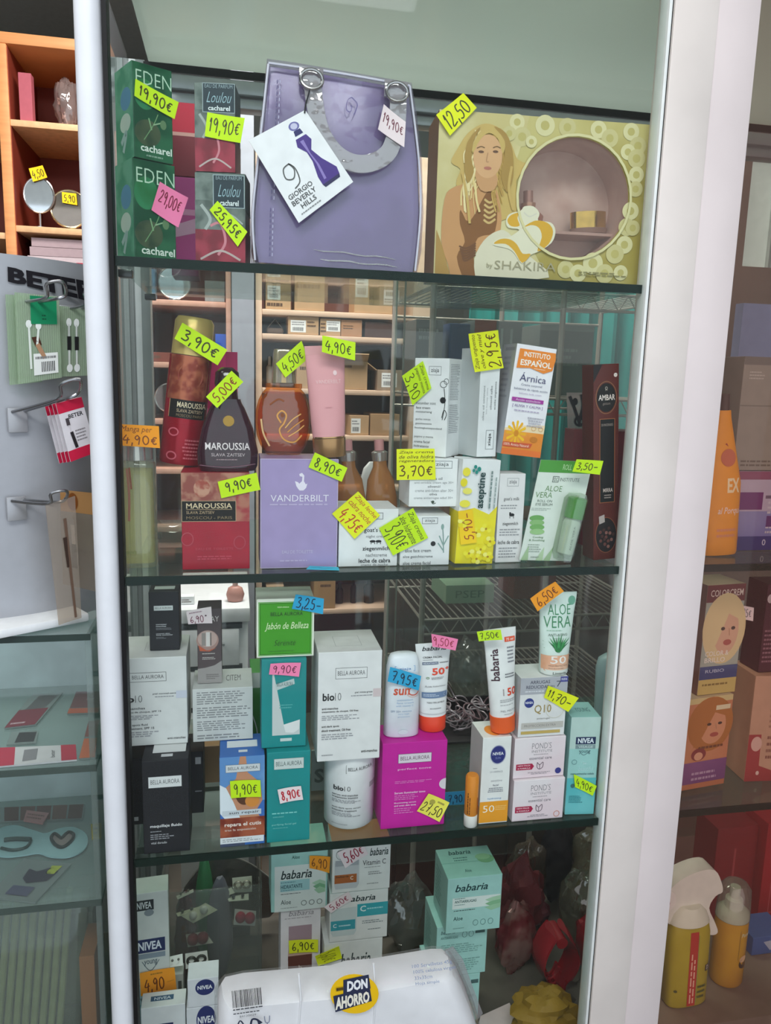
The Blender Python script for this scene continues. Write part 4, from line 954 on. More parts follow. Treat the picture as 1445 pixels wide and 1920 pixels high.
# tray behind the window
g = MB(); bk = gd - .008
ci2 = [Vector((p.x, -hd2 + bk, p.z)) for p in circ]
g.loft([circ, ci2], pm('#d8b4a6', .45, c2='#caa496', scale=20), False); g.add(ci2, [tuple(range(n))], pm('#dabdb0', .45, c2='#c9a698', scale=20)); g.build('inner_tray', gs, label='mauve moulded inner tray')
g = MB(); g.add([p + Vector((0, .0008, 0)) for p in circ], [tuple(range(n))], film('#faf6f4', .10, '#c9b2aa', refl=.02, edge=.4, bump=.3, scale=25)); g.build('window_film', gs)
price(gs, [(817, 216), (868, 175), (893, 203), (843, 255)], 'Y', '12,50', GM @ Vector((0, -hd2 - .004, 0)), GM.to_3x3() @ Vector((0, -1, 0)), rect=(.1, .18, .92, .85), w=.035)
zl = gh * (1 - (wv_ + wrv * .42))
sup = GM @ Vector((0, 0, 0))
def inset(u, v): return GM @ Vector((-hw + u * gw, .004, gh * (1 - v)))
MB().box(-hw + (wc - .22) * gw, -hw + (wc + .24) * gw, -hd2 + .012, -hd2 + bk - .002, gh * (1 - .66) - .003, gh * (1 - .66), pm('#b8968a', .4)).build('tray_ledge', gs)
zl = (GM @ Vector((0, 0, gh * .34))).z
p = inset(.49, .66)
q = proj(p)
V('perfume_flask', 'small rose coloured perfume flask inside the round window', 'perfume', (q[0], q[1]), (q[0], q[1] - 78), p.y, zl, [('body', pm('#a86a58', .12, spec=.7), [(0, 14, 1), (.1, 26, .7), (.38, 29, .7), (.58, 14, .8)]), ('collar', pm('#c79a80', .2, metal=.5), [(.58, 13, 1), (.70, 14, 1)]), ('cap', pm('#b58a7c', .2, metal=.4), [(.70, 9, 1), (1, 9, 1)])])
p = inset(.795, .66); q = proj(p)
V('cream_jar', 'gold banded cream jar inside the round window', 'jar', (q[0], q[1]), (q[0], q[1] - 42), p.y, zl, [('jar', pm('#8d6a5c', .2), [(0, 36, .5), (.25, 37, .5)]), ('gold_lid', pm('#d8b45e', .12, metal=.95, var=.15, scale=90), [(.25, 35, .5), (1, 35, .5)])])

# ================================================================ middle glass shelf
V('body_spray', 'clear glass mist bottle of pale yellow scent with an orange tag', 'perfume', (261, 1068), (256, 800), .058, Z2, [
    ('bottle', film('#fafaf0', .08, '#e6e6cc', refl=.06, edge=.6), [(0, 32, .8), (.02, 34, .8), (.74, 33, .8), (.76, 28, .8)], 4),
    ('liquid', film('#fbf8da', .16, '#e8e4ac', refl=.02, edge=.2), [(.03, 29, .78), (.70, 28, .78)], 4),
    ('cap', film('#fbfaf8', .12, '#e6e5e1', refl=.08, edge=.8), [(.77, 29, .95), (1.0, 28, .95)], 2.5), ('pump', pm('#c4bfb6', .15, metal=.9), [(.765, 17, 1), (.95, 15, 1)])],
    front=[S([(.3, .06), (.34, .3), (.32, .55)], .06, '#a06a58'), S([(.36, .05), (.4, .25)], .04, '#8d4a3c'), G(.1, .82, .5, .88, 1, '#8a8d5c')],
    tags=[([(222, 795), (298, 799), (300, 840), (220, 835)], 'o', '4,90€', dict(rect=(.12, .48, .98, .88), note=['Manga per'], w=.03, ink='#8a4418'))])
VB = .03
va = C('perfume_box', 'lavender boxed perfume with a small swan in the middle shelf', 'perfume box', (488, 1066), 631, (487, 860), VB, Z2, .06, '#a492c0', front=[
    P([(.47, .26), (.5, .22), (.53, .2), (.535, .16), (.50, .155), (.495, .135), (.53, .125), (.56, .15), (.555, .2), (.58, .23), (.6, .22), (.585, .26), (.55, .285), (.5, .285)], '#ece4f2'), P([(.46, .25), (.44, .20), (.48, .21), (.53, .25), (.5, .27)], '#ece4f2'),
    T('VANDERBILT', .13, .325, .88, .385, '#ece6f2', -.005), G(.12, .40, .88, .425, 1, '#c3b5d6'), T('EAU DE TOILETTE', .28, .835, .68, .865, '#c9bfda'), G(.25, .92, .72, .945, 1, '#c3b5d6'), O(0, 0, 1, 1, .008, '#c9bcd8')], left=[R(0, 0, 1, 1, '#b8a6cc')], rough=.25,
    tags=[([(590, 848), (651, 877), (640, 903), (578, 876)], 'y', '8,90€', {})], lean=False)
ma = C('perfume_box', 'red and gold perfume box with a black name band', 'perfume box', (342, 1074), 468, (340, 886), VB, Z2, .09, pm('#a3182e', .25, var=.12, scale=30), front=[
    R(0, 0, 1, .29, pm('#b5806a', .3, c2='#8f4a40', scale=80)), R(.8, .1, 1, .5, pm('#b0705c', .3, c2='#a03038', scale=70)), E(.3, .16, .12, .09, pm('#a04a3c', .3, c2='#c29078', scale=110)), E(.62, .14, .1, .08, '#a85c48'),
    R(.0, .285, .80, .50, '#16100e'), O(.0, .285, .80, .50, .008, '#b59a78'), T('MAROUSSIA', .07, .31, .74, .365, '#d8c4a0', .012), R(.07, .372, .74, .377, '#b59a78'), T('SLAVA ZAITSEV', .07, .39, .48, .42, '#b59a78'), T('MOSCOU - PARIS', .07, .445, .74, .475, '#8d7658'),
    RG(.08, .68, .09, .07, .012, '#b84a58'), RG(.85, .72, .09, .07, .012, '#b84a58'), T('EAU DE TOILETTE', .2, .77, .76, .795, '#c4485a'), G(.22, .85, .8, .9, 2, '#c4485a')], left=[R(0, 0, 1, .3, '#a87060')], lean=False,
    tags=[([(408, 903), (481, 886), (488, 918), (415, 934)], 'y', '9,90€', dict(rect=(.15, .2, .85, .72)))])
V('deodorant_can', 'red spray can with a gold cap leaning over the red perfume box', 'spray can', (338, 884), (366, 601), .094, ma.top, [
    ('can', pm('#a31329', .18, metal=.3, var=.1), [(0, 37, 1), (.02, 39, 1), (.74, 38, 1)]), ('gold_cap', pm('#d6b872', .25, metal=.35, var=.08), [(.745, 36, 1), (.75, 36, 1), (.97, 35, 1), (1, 30, 1)])],
    front=[R(0.02, .0, .98, .40, pm('#b5674a', .25, metal=.3, c2='#8a3a2c', scale=90)), E(.55, .18, .28, .12, pm('#8c3324', .3, c2='#b06a4c', scale=100)), R(.14, .40, .99, .57, '#15100e'), O(.14, .40, .99, .57, .012, '#c29a72'), T('MAROUSSIA', .32, .42, .96, .47, '#e0d0b0', .01), T('SLAVA ZAITSEV', .32, .485, .9, .515, '#c2a888'), T('MOSCOU PARIS', .32, .53, .9, .555, '#8d7658'), RG(.3, .70, .12, .04, .03, '#d06070'), RG(.3, .92, .12, .04, .03, '#d06070'), G(.52, .75, .95, .95, 6, '#c9606c', 'c')],
    tags=[([(342, 605), (426, 656), (408, 685), (327, 635)], 'y', '3,90€', {})])
V('perfume_flask', 'dark plum flared perfume flask standing on the red box', 'perfume', (427, 888), (421, 705), .050, ma.top, [
    ('body', pm('#33101e', .1, spec=.7, var=.2), [(0, 50, .45), (.05, 55, .45), (.2, 56, .45), (.45, 47, .45), (.66, 32, .5), (.72, 26, .6), (.76, 24, .7)], 3), ('neck', pm('#3a1018', .2), [(.76, 20, .9), (.88, 17, .9)]), ('stopper', pm('#2a0c14', .12, spec=.7), [(.88, 21, .8), (.92, 23, .8), (1.04, 21, .8), (1.09, 10, .8)])],
    front=[E(.52, .30, .09, .075, pm('#a5813c', .3, metal=.6)), T('MAROUSSIA', .14, .60, .86, .70, '#e6dcdc', .01), T('SLAVA ZAITSEV', .24, .745, .78, .79, '#c9b9bc'), G(.32, .82, .7, .85, 1, '#a58d92'), S([(.05, .92), (.5, .94), (.95, .9)], .012, '#8a6472')],
    tags=[([(386, 744), (434, 695), (456, 716), (407, 765)], 'y', '5,00€', dict(ink='#8a3a1a'))])
C('magenta_pack', 'magenta cardboard pack standing behind the plum flask', 'pack', (380, 1020), 447, (389, 658), .135, Z2, .02, '#d8286e', lean=False, front=[R(.0, .43, .55, .45, '#1f141a'), R(.0, .475, .55, .49, '#1f141a'), T('olts', .0, .28, .35, .33, '#e3a0bc', 0, .3), R(0, .62, 1, 1, '#2a1420'), T('Polts', .05, .64, .8, .76, '#e9dde3', .03), R(.68, 0, 1, .62, '#bd2560')])
AMB = film('#f6c890', .10, '#d88a3a', refl=.11, edge=.7, bump=.4, scale=60)
V('perfume_flask', 'amber round glass flask with an embossed swan on the lavender box', 'perfume', (531, 856), (534, 655), .074, va.top, [
    ('bottle', AMB, [(0, 31, .3), (.03, 36, .3), (.09, 43, .3), (.18, 49, .3), (.30, 52, .3), (.42, 51, .3), (.52, 46, .3), (.59, 39, .32), (.63, 32, .4), (.635, 34, .4), (.68, 34, .4)], 2.2),
    ('liquid', film('#f0a050', .28, '#d9761c', refl=.02, edge=.2), [(.03, 32, .26), (.09, 39, .26), (.18, 45, .26), (.30, 48, .26), (.42, 47, .26), (.52, 42, .26), (.60, 32, .3)], 2.2),
    ('cap', film('#faf4e4', .2, '#e6d8b0', refl=.12, edge=.8), [(.685, 22, .9), (.98, 19, .9), (1, 17, .9)], 4), ('gold_pump', pm('#cba25a', .15, metal=.95), [(.685, 12, 1), (.9, 11, 1)])],
    front=[S([(.45, .55), (.38, .45), (.46, .38), (.54, .44), (.5, .55), (.42, .65), (.5, .78), (.68, .82), (.82, .72)], .028, '#e0a050'), S([(.52, .62), (.65, .5), (.8, .42)], .02, '#e8b468'), S([(.56, .68), (.7, .58), (.85, .5)], .02, '#d8964a'), S([(.58, .74), (.74, .66), (.86, .58)], .02, '#e8b468'), E(.47, .44, .03, .03, '#8a4a1c'), S([(.1, .5), (.14, .7), (.25, .88)], .03, '#f0c890'), S([(.25, .3), (.4, .22), (.5, .25)], .03, '#8f4a18')],  # light and dark strokes paint the highlights and shade of the embossed relief
    tags=[([(517, 682), (565, 639), (577, 673), (535, 708)], 'y', '4,50€', {})])
V('lotion_tube', 'pink lotion tube standing on its gold cap on the lavender box', 'tube', (618, 858), (608, 650), .0445, va.top, [
    ('tube', pm('#e0a0a4', .3, var=.03), [(.175, 30, .85), (.3, 32, .7), (.6, 34, .45), (.85, 36, .15), (.92, 36, .08)]), ('crimp', pm('#dfa2a4', .35), [(.92, 36, .06), (1, 37, .05)], 6), ('gold_cap', pm('#b58a5e', .25, metal=.7), [(0, 29, .9), (.005, 30, .9), (.15, 31, .9), (.17, 31, .9)])],
    front=[R(.0, .985, 1, 1, pm('#c9a06c', .2, metal=.8)), E(.72, .22, .05, .03, '#f0d0d2'), T('VANDERBILT', .22, .30, .86, .345, '#f0cfd0', -.005), G(.42, .62, .6, .64, 1, '#d08f96')],
    tags=[([(604, 629), (666, 642), (665, 676), (603, 660)], 'y', '4,90€', {})])
for lb, x in (('amber lotion bottle with a pink pump at the left of its pair', 659), ('amber lotion bottle with a pink pump at the right of its pair', 718)):
    V('lotion_bottle', lb, 'bottle', (x, 1030), (x - 8, 826), .15, Z2, [('bottle', film('#f0cfa8', .5, '#cf9058', refl=.05, edge=.5), [(0, 26, .7), (.02, 28.5, .7), (.45, 28.5, .7), (.62, 24, .7), (.74, 13, .8), (.80, 12, .9)], 3), ('clear_neck', film('#efe6dc', .3, '#d8ccc0', refl=.2, edge=.8), [(.80, 14, .9), (.88, 15, .9), (.90, 9, .9)]), ('pump', pm('#d99a98', .35), [(.90, 9, 1), (1.0, 9, 1)])])
V('lotion_bottle', 'white plastic bottle shoulder between the two amber bottles', 'bottle', (697, 1010), (700, 866), .275, Z2, [('bottle', pm('#e6e4e2', .35), [(0, 24, .6), (.7, 24, .6), (.9, 18, .6), (1, 8, .6)], 3)])

# --- skin care boxes
WB = '#e9eaea'
def ziaja(u0, v0, u1, v1): return [O(u0, v0, u1, v1, .012, '#8f9294'), T('ziaja', u0 + .18 * (u1 - u0), v0 + .22 * (v1 - v0), u1 - .18 * (u1 - u0), v1 - .2 * (v1 - v0), '#4a4c4e')]
g1 = C('cream_box', 'white night cream box with two small goats', 'cream box', (634, 1070), 744, (634, 955), .03, Z2, .06, WB, lean=False, front=ziaja(.34, .06, .74, .18) + [T("goat's milk", .42, .32, .86, .42, '#2b2b2d', .01), T('night cream', .46, .45, .82, .51, '#77777a'), E(.57, .56, .05, .022, '#1c1c1e'), E(.67, .56, .05, .022, '#1c1c1e'), R(.54, .56, .55, .61, '#1c1c1e'), R(.6, .56, .61, .61, '#1c1c1e'), R(.64, .56, .65, .61, '#1c1c1e'), R(.7, .56, .71, .61, '#1c1c1e'), T('ziegenmilch', .4, .65, .86, .74, '#2b2b2d', .01), T('nachtcreme', .46, .77, .82, .83, '#77777a'), T('leche de cabra', .34, .86, .88, .935, '#1f1f21', .012), T('crema de noche', .38, .95, .84, .99, '#77777a')],
    tags=[([(671, 921), (712, 966), (664, 1010), (622, 963)], 'Y', '4,75€', dict(rect=(.14, .55, .95, .9), note=['Ziaja leche', 'cabra noche'], ink='#c0392b', w=.035))])
g2 = C('cream_box', 'white face cream box with a grey aloe sprig', 'cream box', (749, 1070), 841, (749, 968), .03, Z2, .06, WB, lean=False, front=ziaja(.42, .03, .74, .16) + [S([(.88, .75), (.86, .4), (.84, .2)], .02, '#7f9a94'), S([(.87, .6), (.78, .4)], .025, '#8faaa4'), S([(.87, .6), (.97, .4)], .025, '#8faaa4'), S([(.87, .7), (.76, .55)], .025, '#8faaa4'), E(.84, .22, .03, .06, '#8faaa4'), E(.66, .56, .05, .05, '#2a2a2c'), T('aloe face cream', .1, .66, .62, .73, '#5b5d60'), T('aloe gesichtscreme', .06, .79, .66, .86, '#5b5d60'), T('aloe crema facial', .06, .92, .62, .985, '#3a3a3c')],
    tags=[([(774, 952), (802, 1008), (736, 1041), (710, 990)], 'y', '3,90€', dict(rect=(.12, .48, .95, .9), note=['Ziaja crema', 'aloe hidratante']))])
g3 = C('cream_box', 'white olive oil cream box resting on the two cream boxes', 'cream box', (766, 962), 855, (768, 860), .04, max(g1.top, g2.top), .055, WB, lean=False, front=ziaja(.46, .04, .88, .2) + [T('olive oil', .4, .38, .68, .44, '#4a4c4e'), T('anti-wrinkle cream age 30+', .1, .47, .92, .53, '#9a9c9e'), T('olivenöl', .38, .55, .64, .60, '#4a4c4e'), T('creme anti-falten alter 30+', .12, .63, .92, .69, '#9a9c9e'), T('oliva', .42, .71, .58, .76, '#4a4c4e'), T('crema antiarrugas edad 30+', .1, .79, .92, .85, '#9a9c9e'), E(.5, .9, .03, .03, '#3c4a3c'), S([(.46, .88), (.5, .94), (.56, .92)], .012, '#3c4a3c')],
    tags=[([(743, 842), (814, 841), (816, 899), (743, 900)], 'Y', '3,70€', dict(rect=(.06, .55, .97, .88), note=['Ziaja crema', 'de oliva hidra', 'regeneradora'], ink='#5c3a14'))])
g4 = C('cream_box', 'tall white box with a black flower twig stacked on the olive oil box', 'cream box', (772, 853), 835, (781, 671), .074, g3.top, .042, WB, yaw=-38, lean=True, front=ziaja(.42, .08, .78, .17) + [S([(.86, .62), (.92, .45), (.88, .3)], .02, '#2f3230'), S([(.92, .62), (.98, .56), (.9, .52), (.84, .6)], .02, '#2f3230'), RG(.86, .26, .1, .035, .015, '#4a4e4b'), RG(.94, .23, .07, .03, .012, '#4a4e4b'), E(.86, .42, .085, .032, '#161718'), T('cucumber mint', .08, .44, .66, .47, '#6a6c6e'), T('face cream', .08, .49, .5, .515, '#333333'), T('moisturising', .08, .535, .55, .56, '#333333'), T('gurke minze', .08, .61, .52, .635, '#5a5a5c'), T('gesichtscreme', .08, .655, .56, .68, '#333333'), T('feuchtigkeitsspendend', .06, .70, .86, .725, '#333333'), T('pepino y menta', .06, .79, .62, .815, '#5a5a5c'), T('crema facial', .06, .84, .52, .865, '#333333'), T('hidratante', .06, .885, .5, .91, '#333333')],
    right=[G(.12, .05, .8, .42, 22, '#9a9ca0'), G(.12, .46, .85, .76, 16, '#9a9ca0')],
    tags=[([(793, 677), (809, 728), (774, 760), (754, 705)], 'y', '3,90', dict(rect=(.1, .52, .95, .92), note=['Ziaja crema', 'pepino menta']))])
YEL = pm('#f2e21c', .4, c2='#e6d428', scale=30)
fl_ = []
rr_ = random.Random(9)
for (x, y) in ((.2, .78), (.5, .7), (.75, .66), (.35, .9), (.65, .86), (.88, .78), (.85, .93), (.12, .6), (.55, .95)):
    for k in range(5):
        a = k * 1.256 + x * 9; fl_.append(E(x + .09 * math.cos(a), y + .032 * math.sin(a), .065, .022, ('#f6ea3a', '#efdc16', '#fbf27a')[k % 3]))
    fl_.append(E(x, y, .03, .011, '#b98d10'))
as_ = C('cream_box', 'white and yellow flower box below the standing white box', 'cream box', (852, 1067), 922, (868, 863), .028, Z2, .03, WB, yaw=4, front=[P([(0, .5), (.4, .46), (.8, .52), (1, .44), (1, 1), (0, 1)], YEL)] + fl_ + [E(.1, .12, .1, .04, '#efe03c'), E(.16, .3, .12, .03, '#efe66a'), E(.05, .22, .09, .04, '#e8d828'), E(.12, .42, .14, .035, '#f2e64a'), T('aseptine', .42, .12, .66, .46, '#123c3c', .02, rot=90), E(.42, .09, .05, .022, '#1c8a80'), E(.32, .07, .04, .018, '#1c8a80'), E(.36, .12, .04, .018, '#1c8a80'), E(.28, .105, .035, .016, '#1c8a80'), G(.72, .06, .82, .46, 1, '#7d8f8d', rot=1), G(.86, .1, .93, .46, 1, '#9aa8a6', rot=1)], left=[R(0, .5, 1, 1, '#e8d51c')])
tq_ = [(863, 1021), (858, 958), (885, 955), (893, 1017)]
price(as_.r, tq_, 'g', '5,90-', as_.p0, as_.n, ink='#a8401c', rect=(.1, .3, .95, .85))
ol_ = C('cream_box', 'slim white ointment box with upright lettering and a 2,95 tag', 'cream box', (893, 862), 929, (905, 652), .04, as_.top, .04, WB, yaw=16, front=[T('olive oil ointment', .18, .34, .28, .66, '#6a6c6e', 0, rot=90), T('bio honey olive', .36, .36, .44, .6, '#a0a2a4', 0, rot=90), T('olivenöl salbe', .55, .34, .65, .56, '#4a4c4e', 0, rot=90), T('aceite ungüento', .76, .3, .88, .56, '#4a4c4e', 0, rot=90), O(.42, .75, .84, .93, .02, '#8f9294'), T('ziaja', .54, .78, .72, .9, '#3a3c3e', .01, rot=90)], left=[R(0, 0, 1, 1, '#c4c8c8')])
price(ol_.r, [(889, 698), (877, 626), (932, 619), (943, 690)], 'Y', '2,95€', ol_.p0, ol_.n, ink='#5c2e14', rect=(.05, .52, .98, .92), note=['Ziaja unguento', 'olive y miel'])
zb_ = C('cream_box', 'white goat milk box half hidden below the arnica box', 'cream box', (928, 1054), 976, (941, 888), .035, Z2, .03, '#e6e3e2', yaw=2, front=ziaja(.3, .05, .74, .14) + [T("goat's milk", .2, .26, .8, .31, '#2b2b2d'), G(.1, .34, .9, .4, 2, '#a0a0a2'), E(.54, .46, .1, .018, '#1c1c1e'), R(.46, .46, .48, .5, '#1c1c1e'), R(.6, .46, .62, .5, '#1c1c1e'), R(.44, .43, .5, .455, '#1c1c1e'), T('ziegenmilch', .2, .54, .8, .585, '#2b2b2d'), G(.1, .61, .95, .7, 3, '#a0a0a2'), T('leche de cabra', .06, .745, .88, .79, '#1f1f21'), G(.1, .82, .9, .95, 4, '#a0a0a2')])
pet = []
for k in range(12):
    a = 2 * math.pi * k / 12; pet.append(P([(.3 + .03 * math.cos(a + .5), .80 + .02 * math.sin(a + .5)), (.3 + .24 * math.cos(a + .12), .80 + .11 * math.sin(a + .12)), (.3 + .26 * math.cos(a), .80 + .12 * math.sin(a)), (.3 + .24 * math.cos(a - .12), .80 + .11 * math.sin(a - .12)), (.3 + .03 * math.cos(a - .5), .80 + .02 * math.sin(a - .5))], '#f7c21c' if k % 2 else '#f2ae10'))
C('cream_box', 'tall arnica cream box with an orange crest and a yellow daisy', 'cream box', (938, 886), 1012, (969, 652), .034, max(as_.top, zb_.top) , .04, '#efecf0', yaw=2, front=[
    R(0, .76, 1, 1, pm('#f0a03c', .4, c2='#e88a24', scale=20)), P([(0, .76), (.5, .72), (1, .70), (1, .78), (0, .78)], '#f2d9b0')] + [q for q in pet] + [E(.3, .80, .06, .03, '#d98a10'), R(0, .945, 1, 1, '#e8742a'), P([(0, .885), (.75, .88), (.7, .925), (0, .93)], '#d0542c'), T('100% Arnica Natural', .03, .892, .66, .917, '#f5dcc8'), RG(.72, .74, .06, .02, .01, '#d9a868'), RG(.9, .74, .06, .02, .01, '#d9a868'), E(.76, .84, .1, .025, '#c9781c'),
    P([(.08, .04), (.98, .04), (1, .1), (.96, .2), (.75, .235), (.4, .2), (.06, .215)], '#f08a2c'), T('INSTITUTO', .2, .06, .86, .105, '#fbf2e6', .02), T('ESPAÑOL', .14, .12, .92, .185, '#fbf2e6', .025), G(.5, .195, .8, .208, 1, '#fbe0c4'), T('Árnica', .18, .245, .84, .325, '#3c3c6a', -.005), T('Crema corporal', .24, .345, .76, .37, '#6d6d8a'), T('balsámica de rápida acción', .08, .385, .92, .41, '#6d6d8a'), T('balsamic body cream', .22, .425, .78, .445, '#b5a0c4'), R(.06, .475, .86, .51, '#a83a9c'), T('Acción estimulante', .16, .483, .78, .503, '#ecd4ea'), T('[ ALIVIA Y CALMA ]', .1, .535, .86, .565, '#7a5a9a'), G(.16, .58, .8, .6, 1, '#b5a8c4'), G(.5, .635, .95, .73, 4, '#b5b0bc', 'c')],
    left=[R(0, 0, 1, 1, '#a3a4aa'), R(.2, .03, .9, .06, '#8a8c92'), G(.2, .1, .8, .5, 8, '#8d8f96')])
# aloe roll-on blister card
AP = Vector((0, .030, Z2)); AN = Vector((0, -1, 0))
ac = [W(x, y, .030) for x, y in ((1014, 862), (1111, 866), (1070, 1052), (973, 1050))]
bl_ = thing('blister_card', 'green topped aloe vera card with a roll-on tube in a blister', 'blister pack', Matrix.Translation(((ac[2] + ac[3]) / 2) * 1.0))
bl_.location.z = Z2; bpy.context.view_layer.update()
F_, as2 = quadF(ac)
slab('card', F_, as2, pm('#dfe6dc', .35), [R(0, 0, 1, .12, '#4f9a3c'), T('ROLL', .45, .035, .62, .09, '#b9d8a8', .01), O(.30, .155, .42, .215, .01, '#4a524c'), T('IDC', .32, .168, .40, .203, '#4a524c'), T('INSTITUTE', .44, .168, .82, .203, '#6a726c'), T('ALOE', .2, .25, .52, .305, '#5f8a4a', -.01), T('VERA', .04, .315, .36, .37, '#5f8a4a', -.01), T('ROLL ON', .1, .39, .38, .415, '#6f7a70'), T('EYE SERUM', .08, .425, .4, .45, '#6f7a70'), G(.02, .47, .45, .5, 2, '#b5bdb5')] +
     [E(.16 + .02 * k, .575 + .045 * k, .14, .03, c) for k, c in enumerate(('#6fa85c', '#8dbb78', '#79b064', '#9cc788'))] + [T('Cooling', .16, .755, .36, .78, '#4f7a44'), T('& Soothing', .1, .785, .4, .81, '#4f7a44'), G(.1, .83, .42, .92, 4, '#a9b3a9'), P([(.02, 1), (.12, .85), (.16, 1)], '#a8c498'), P([(.3, 1), (.42, .86), (.44, 1)], '#b8d0a8'), P([(.45, 1), (.6, .85), (.58, 1)], '#a8c498'), G(.2, .955, .42, .975, 1, '#8f998f')], bl_, th=.001, nu=3, nv=3)
def onc(u, v, o): return bl_.matrix_world.inverted() @ F_(u, v, o)
g = MB()
ax_ = [onc(.80, .40, .009), onc(.79, .52, .009), onc(.79, .55, .009), onc(.77, .93, .009)]
g.tube([ax_[2], onc(.785, .6, .009), onc(.775, .9, .009), ax_[3]], [.0085, .0105, .0095, .006], pm('#cfd8cc', .2), 14); tb = g.build('tube', bl_)
g = MB(); g.tube([onc(.795, .55, .009), onc(.80, .36, .009), onc(.80, .345, .009)], [.0115, .0112, .008], pm('#4c9c34', .3), 16); g.build('cap', tb, label='bright green cap')
g = MB(); e_, t_ = MB(), MB(); emit_ops([T('ALOE VERA', .765, .62, .80, .86, '#7f8a7c', 0, rot=90)], lambda u, v, o: onc(u, v, .0195), as2, e_, t_); t_.build('lettering', tb, smooth=None)
g = MB()
L_ = []
for (v, hw_) in ((.31, .10), (.36, .16), (.9, .15), (.97, .10)):
    L_.append([onc(.79 - .04 * v + hw_ * c_, v, q) for c_, q in ((-1.15, .001), (-1, .018), (-.6, .023), (.6, .023), (1, .018), (1.15, .001))])
g.loft(L_, film('#eef4ec', .05, '#dfe8dc', refl=.10, edge=.6), False); g.build('blister', bl_, label='clear moulded blister')
price(bl_, [(1080, 861), (1130, 864), (1123, 890), (1072, 884)], 'y', '3,50-', Vector((0, .010, 0)), AN, rect=(.1, .25, .9, .75))
AMBR = pm('#5a2018', .35, var=.1)
C('incense_box', 'tall dark brown incense box with an oval black label', 'incense box', (1112, 1064), 1158, (1112, 684), .036, Z2, .03, AMBR, lean=True, front=[P([(0, 0), (.35, 0), (0, .09)], '#1a1212'), RG(.86, .055, .07, .010, .06, '#e6d8d0'), RG(.5, .165, .42, .082, .03, '#8a5a3c'), E(.5, .165, .37, .072, '#15100f'), T('AMBAR', .2, .15, .84, .178, '#ecdcd4', .012), T('gattum', .36, .19, .66, .205, '#8a7a72'), RG(.5, .118, .05, .008, .02, '#a89a90'), S([(.46, .13), (.5, .125), (.54, .13)], .02, '#a89a90'), R(.24, .27, .84, .70, '#120d0d'), O(.24, .27, .84, .70, .02, '#a8643c'), T('20 INCENSES', .3, .295, .76, .307, '#a5948c'), T('MIRRA', .38, .625, .76, .645, '#d8c4bc', .01), G(.4, .655, .72, .68, 2, '#a5948c', 'c'), E(.5, .87, .42, .09, '#1c1212'), RG(.5, .87, .44, .095, .03, '#8a4a30')] + [E(.5 + .3 * math.cos(k * 2.4) * (k / 14) ** .5, .88 + .06 * math.sin(k * 2.4) * (k / 14) ** .5, .06, .009, ('#6a3a34', '#4a2824', '#8a5a50')[k % 3]) for k in range(14)] + [P([(.2, .77), (.42, .76), (.44, .80), (.22, .81)], '#b9a9a4')])
C('gift_bag', 'dark red gift bag behind the incense box', 'bag', (1096, 1052), 1196, (1096, 808), .11, Z2, .05, pm('#8a1c2c', .4, c2='#7a1424', scale=30), lean=False, front=[RG(.72, .2, .12, .06, .03, '#a84a50'), RG(.85, .28, .1, .05, .03, '#a84a50'), S([(.7, .1), (.8, .3), (.9, .15)], .03, '#a84a50'), G(.05, .85, .8, .93, 1, '#a83a44')])
r = thing('clip_pack', 'clear pack with black scissors shape beside the incense box', 'pack', Matrix.Translation((W(1085, 800, .11).x, .135, Z2)))
gb_ = C('carton', 'pinkish carton under the clear scissors pack', 'box', (1062, 1052), 1080, (1062, 805), .13, Z2, .03, '#8f4a4c', lean=False)
r.location.z = gb_.top; r.location.y = .145; bpy.context.view_layer.update()
inv = r.matrix_world.inverted()
F_, as2 = quadF([W(1062, 736, .14), W(1112, 736, .14), W(1110, 803, .14), W(1064, 803, .14)])
slab('sheet', F_, as2, film('#e6dcd8', .3, '#d8ccc8', refl=.12, edge=.5, bump=.3), [], r)
e_, t_ = MB(), MB(); emit_ops([S([(.1, .1), (.3, .5), (.5, .95)], .12, '#1f1c1e'), S([(.55, .05), (.6, .4), (.45, .8)], .14, '#2a2628'), RG(.45, .8, .2, .15, .08, '#1f1c1e'), RG(.8, .35, .16, .2, .07, '#3a3436'), E(.3, .25, .1, .1, '#141214')], lambda u, v, o: inv @ F_(u, v, o + .001), as2, e_, t_); e_.build('scissors', r)
# cyan tag lying on the shelf edge
def lying(label, px, z, col, s, ink, rect=(.15, .2, .85, .8)):
    c = [onplane(x, y, Vector((0, 0, z + .0006)), Vector((0, 0, 1))) for x, y in px]
    F, a = quadF(c); loc = sum(c, Vector()) / 4; loc.z = z
    r = thing('price_tag', label, 'price tag', Matrix.Translation(loc))
    slab('paper', F, a, pm(TAGC[col], .6), [H(s, *rect, ink, .04)] if s else [G(.2, .3, .8, .6, 1, ink)], r, txtname='handwriting')
c_ = [W(x, y, q) for (x, y), q in zip(((580, 1061), (634, 1064), (636, 1070), (574, 1067)), (.026, .026, .012, .012))]
for p in c_: p.z = max(p.z, Z2 + .0016)
r = thing('price_tag', 'cyan paper tag lying at the shelf edge below the lavender box', 'price tag', Matrix.Translation((c_[3].x, .018, Z2)))
F_, as2 = quadF(c_); slab('paper', F_, as2, pm('#3fc0dc', .6), [S([(.1, .5), (.3, .3), (.5, .6), (.8, .4)], .03, '#2a8aa0')], r, txtname='handwriting')

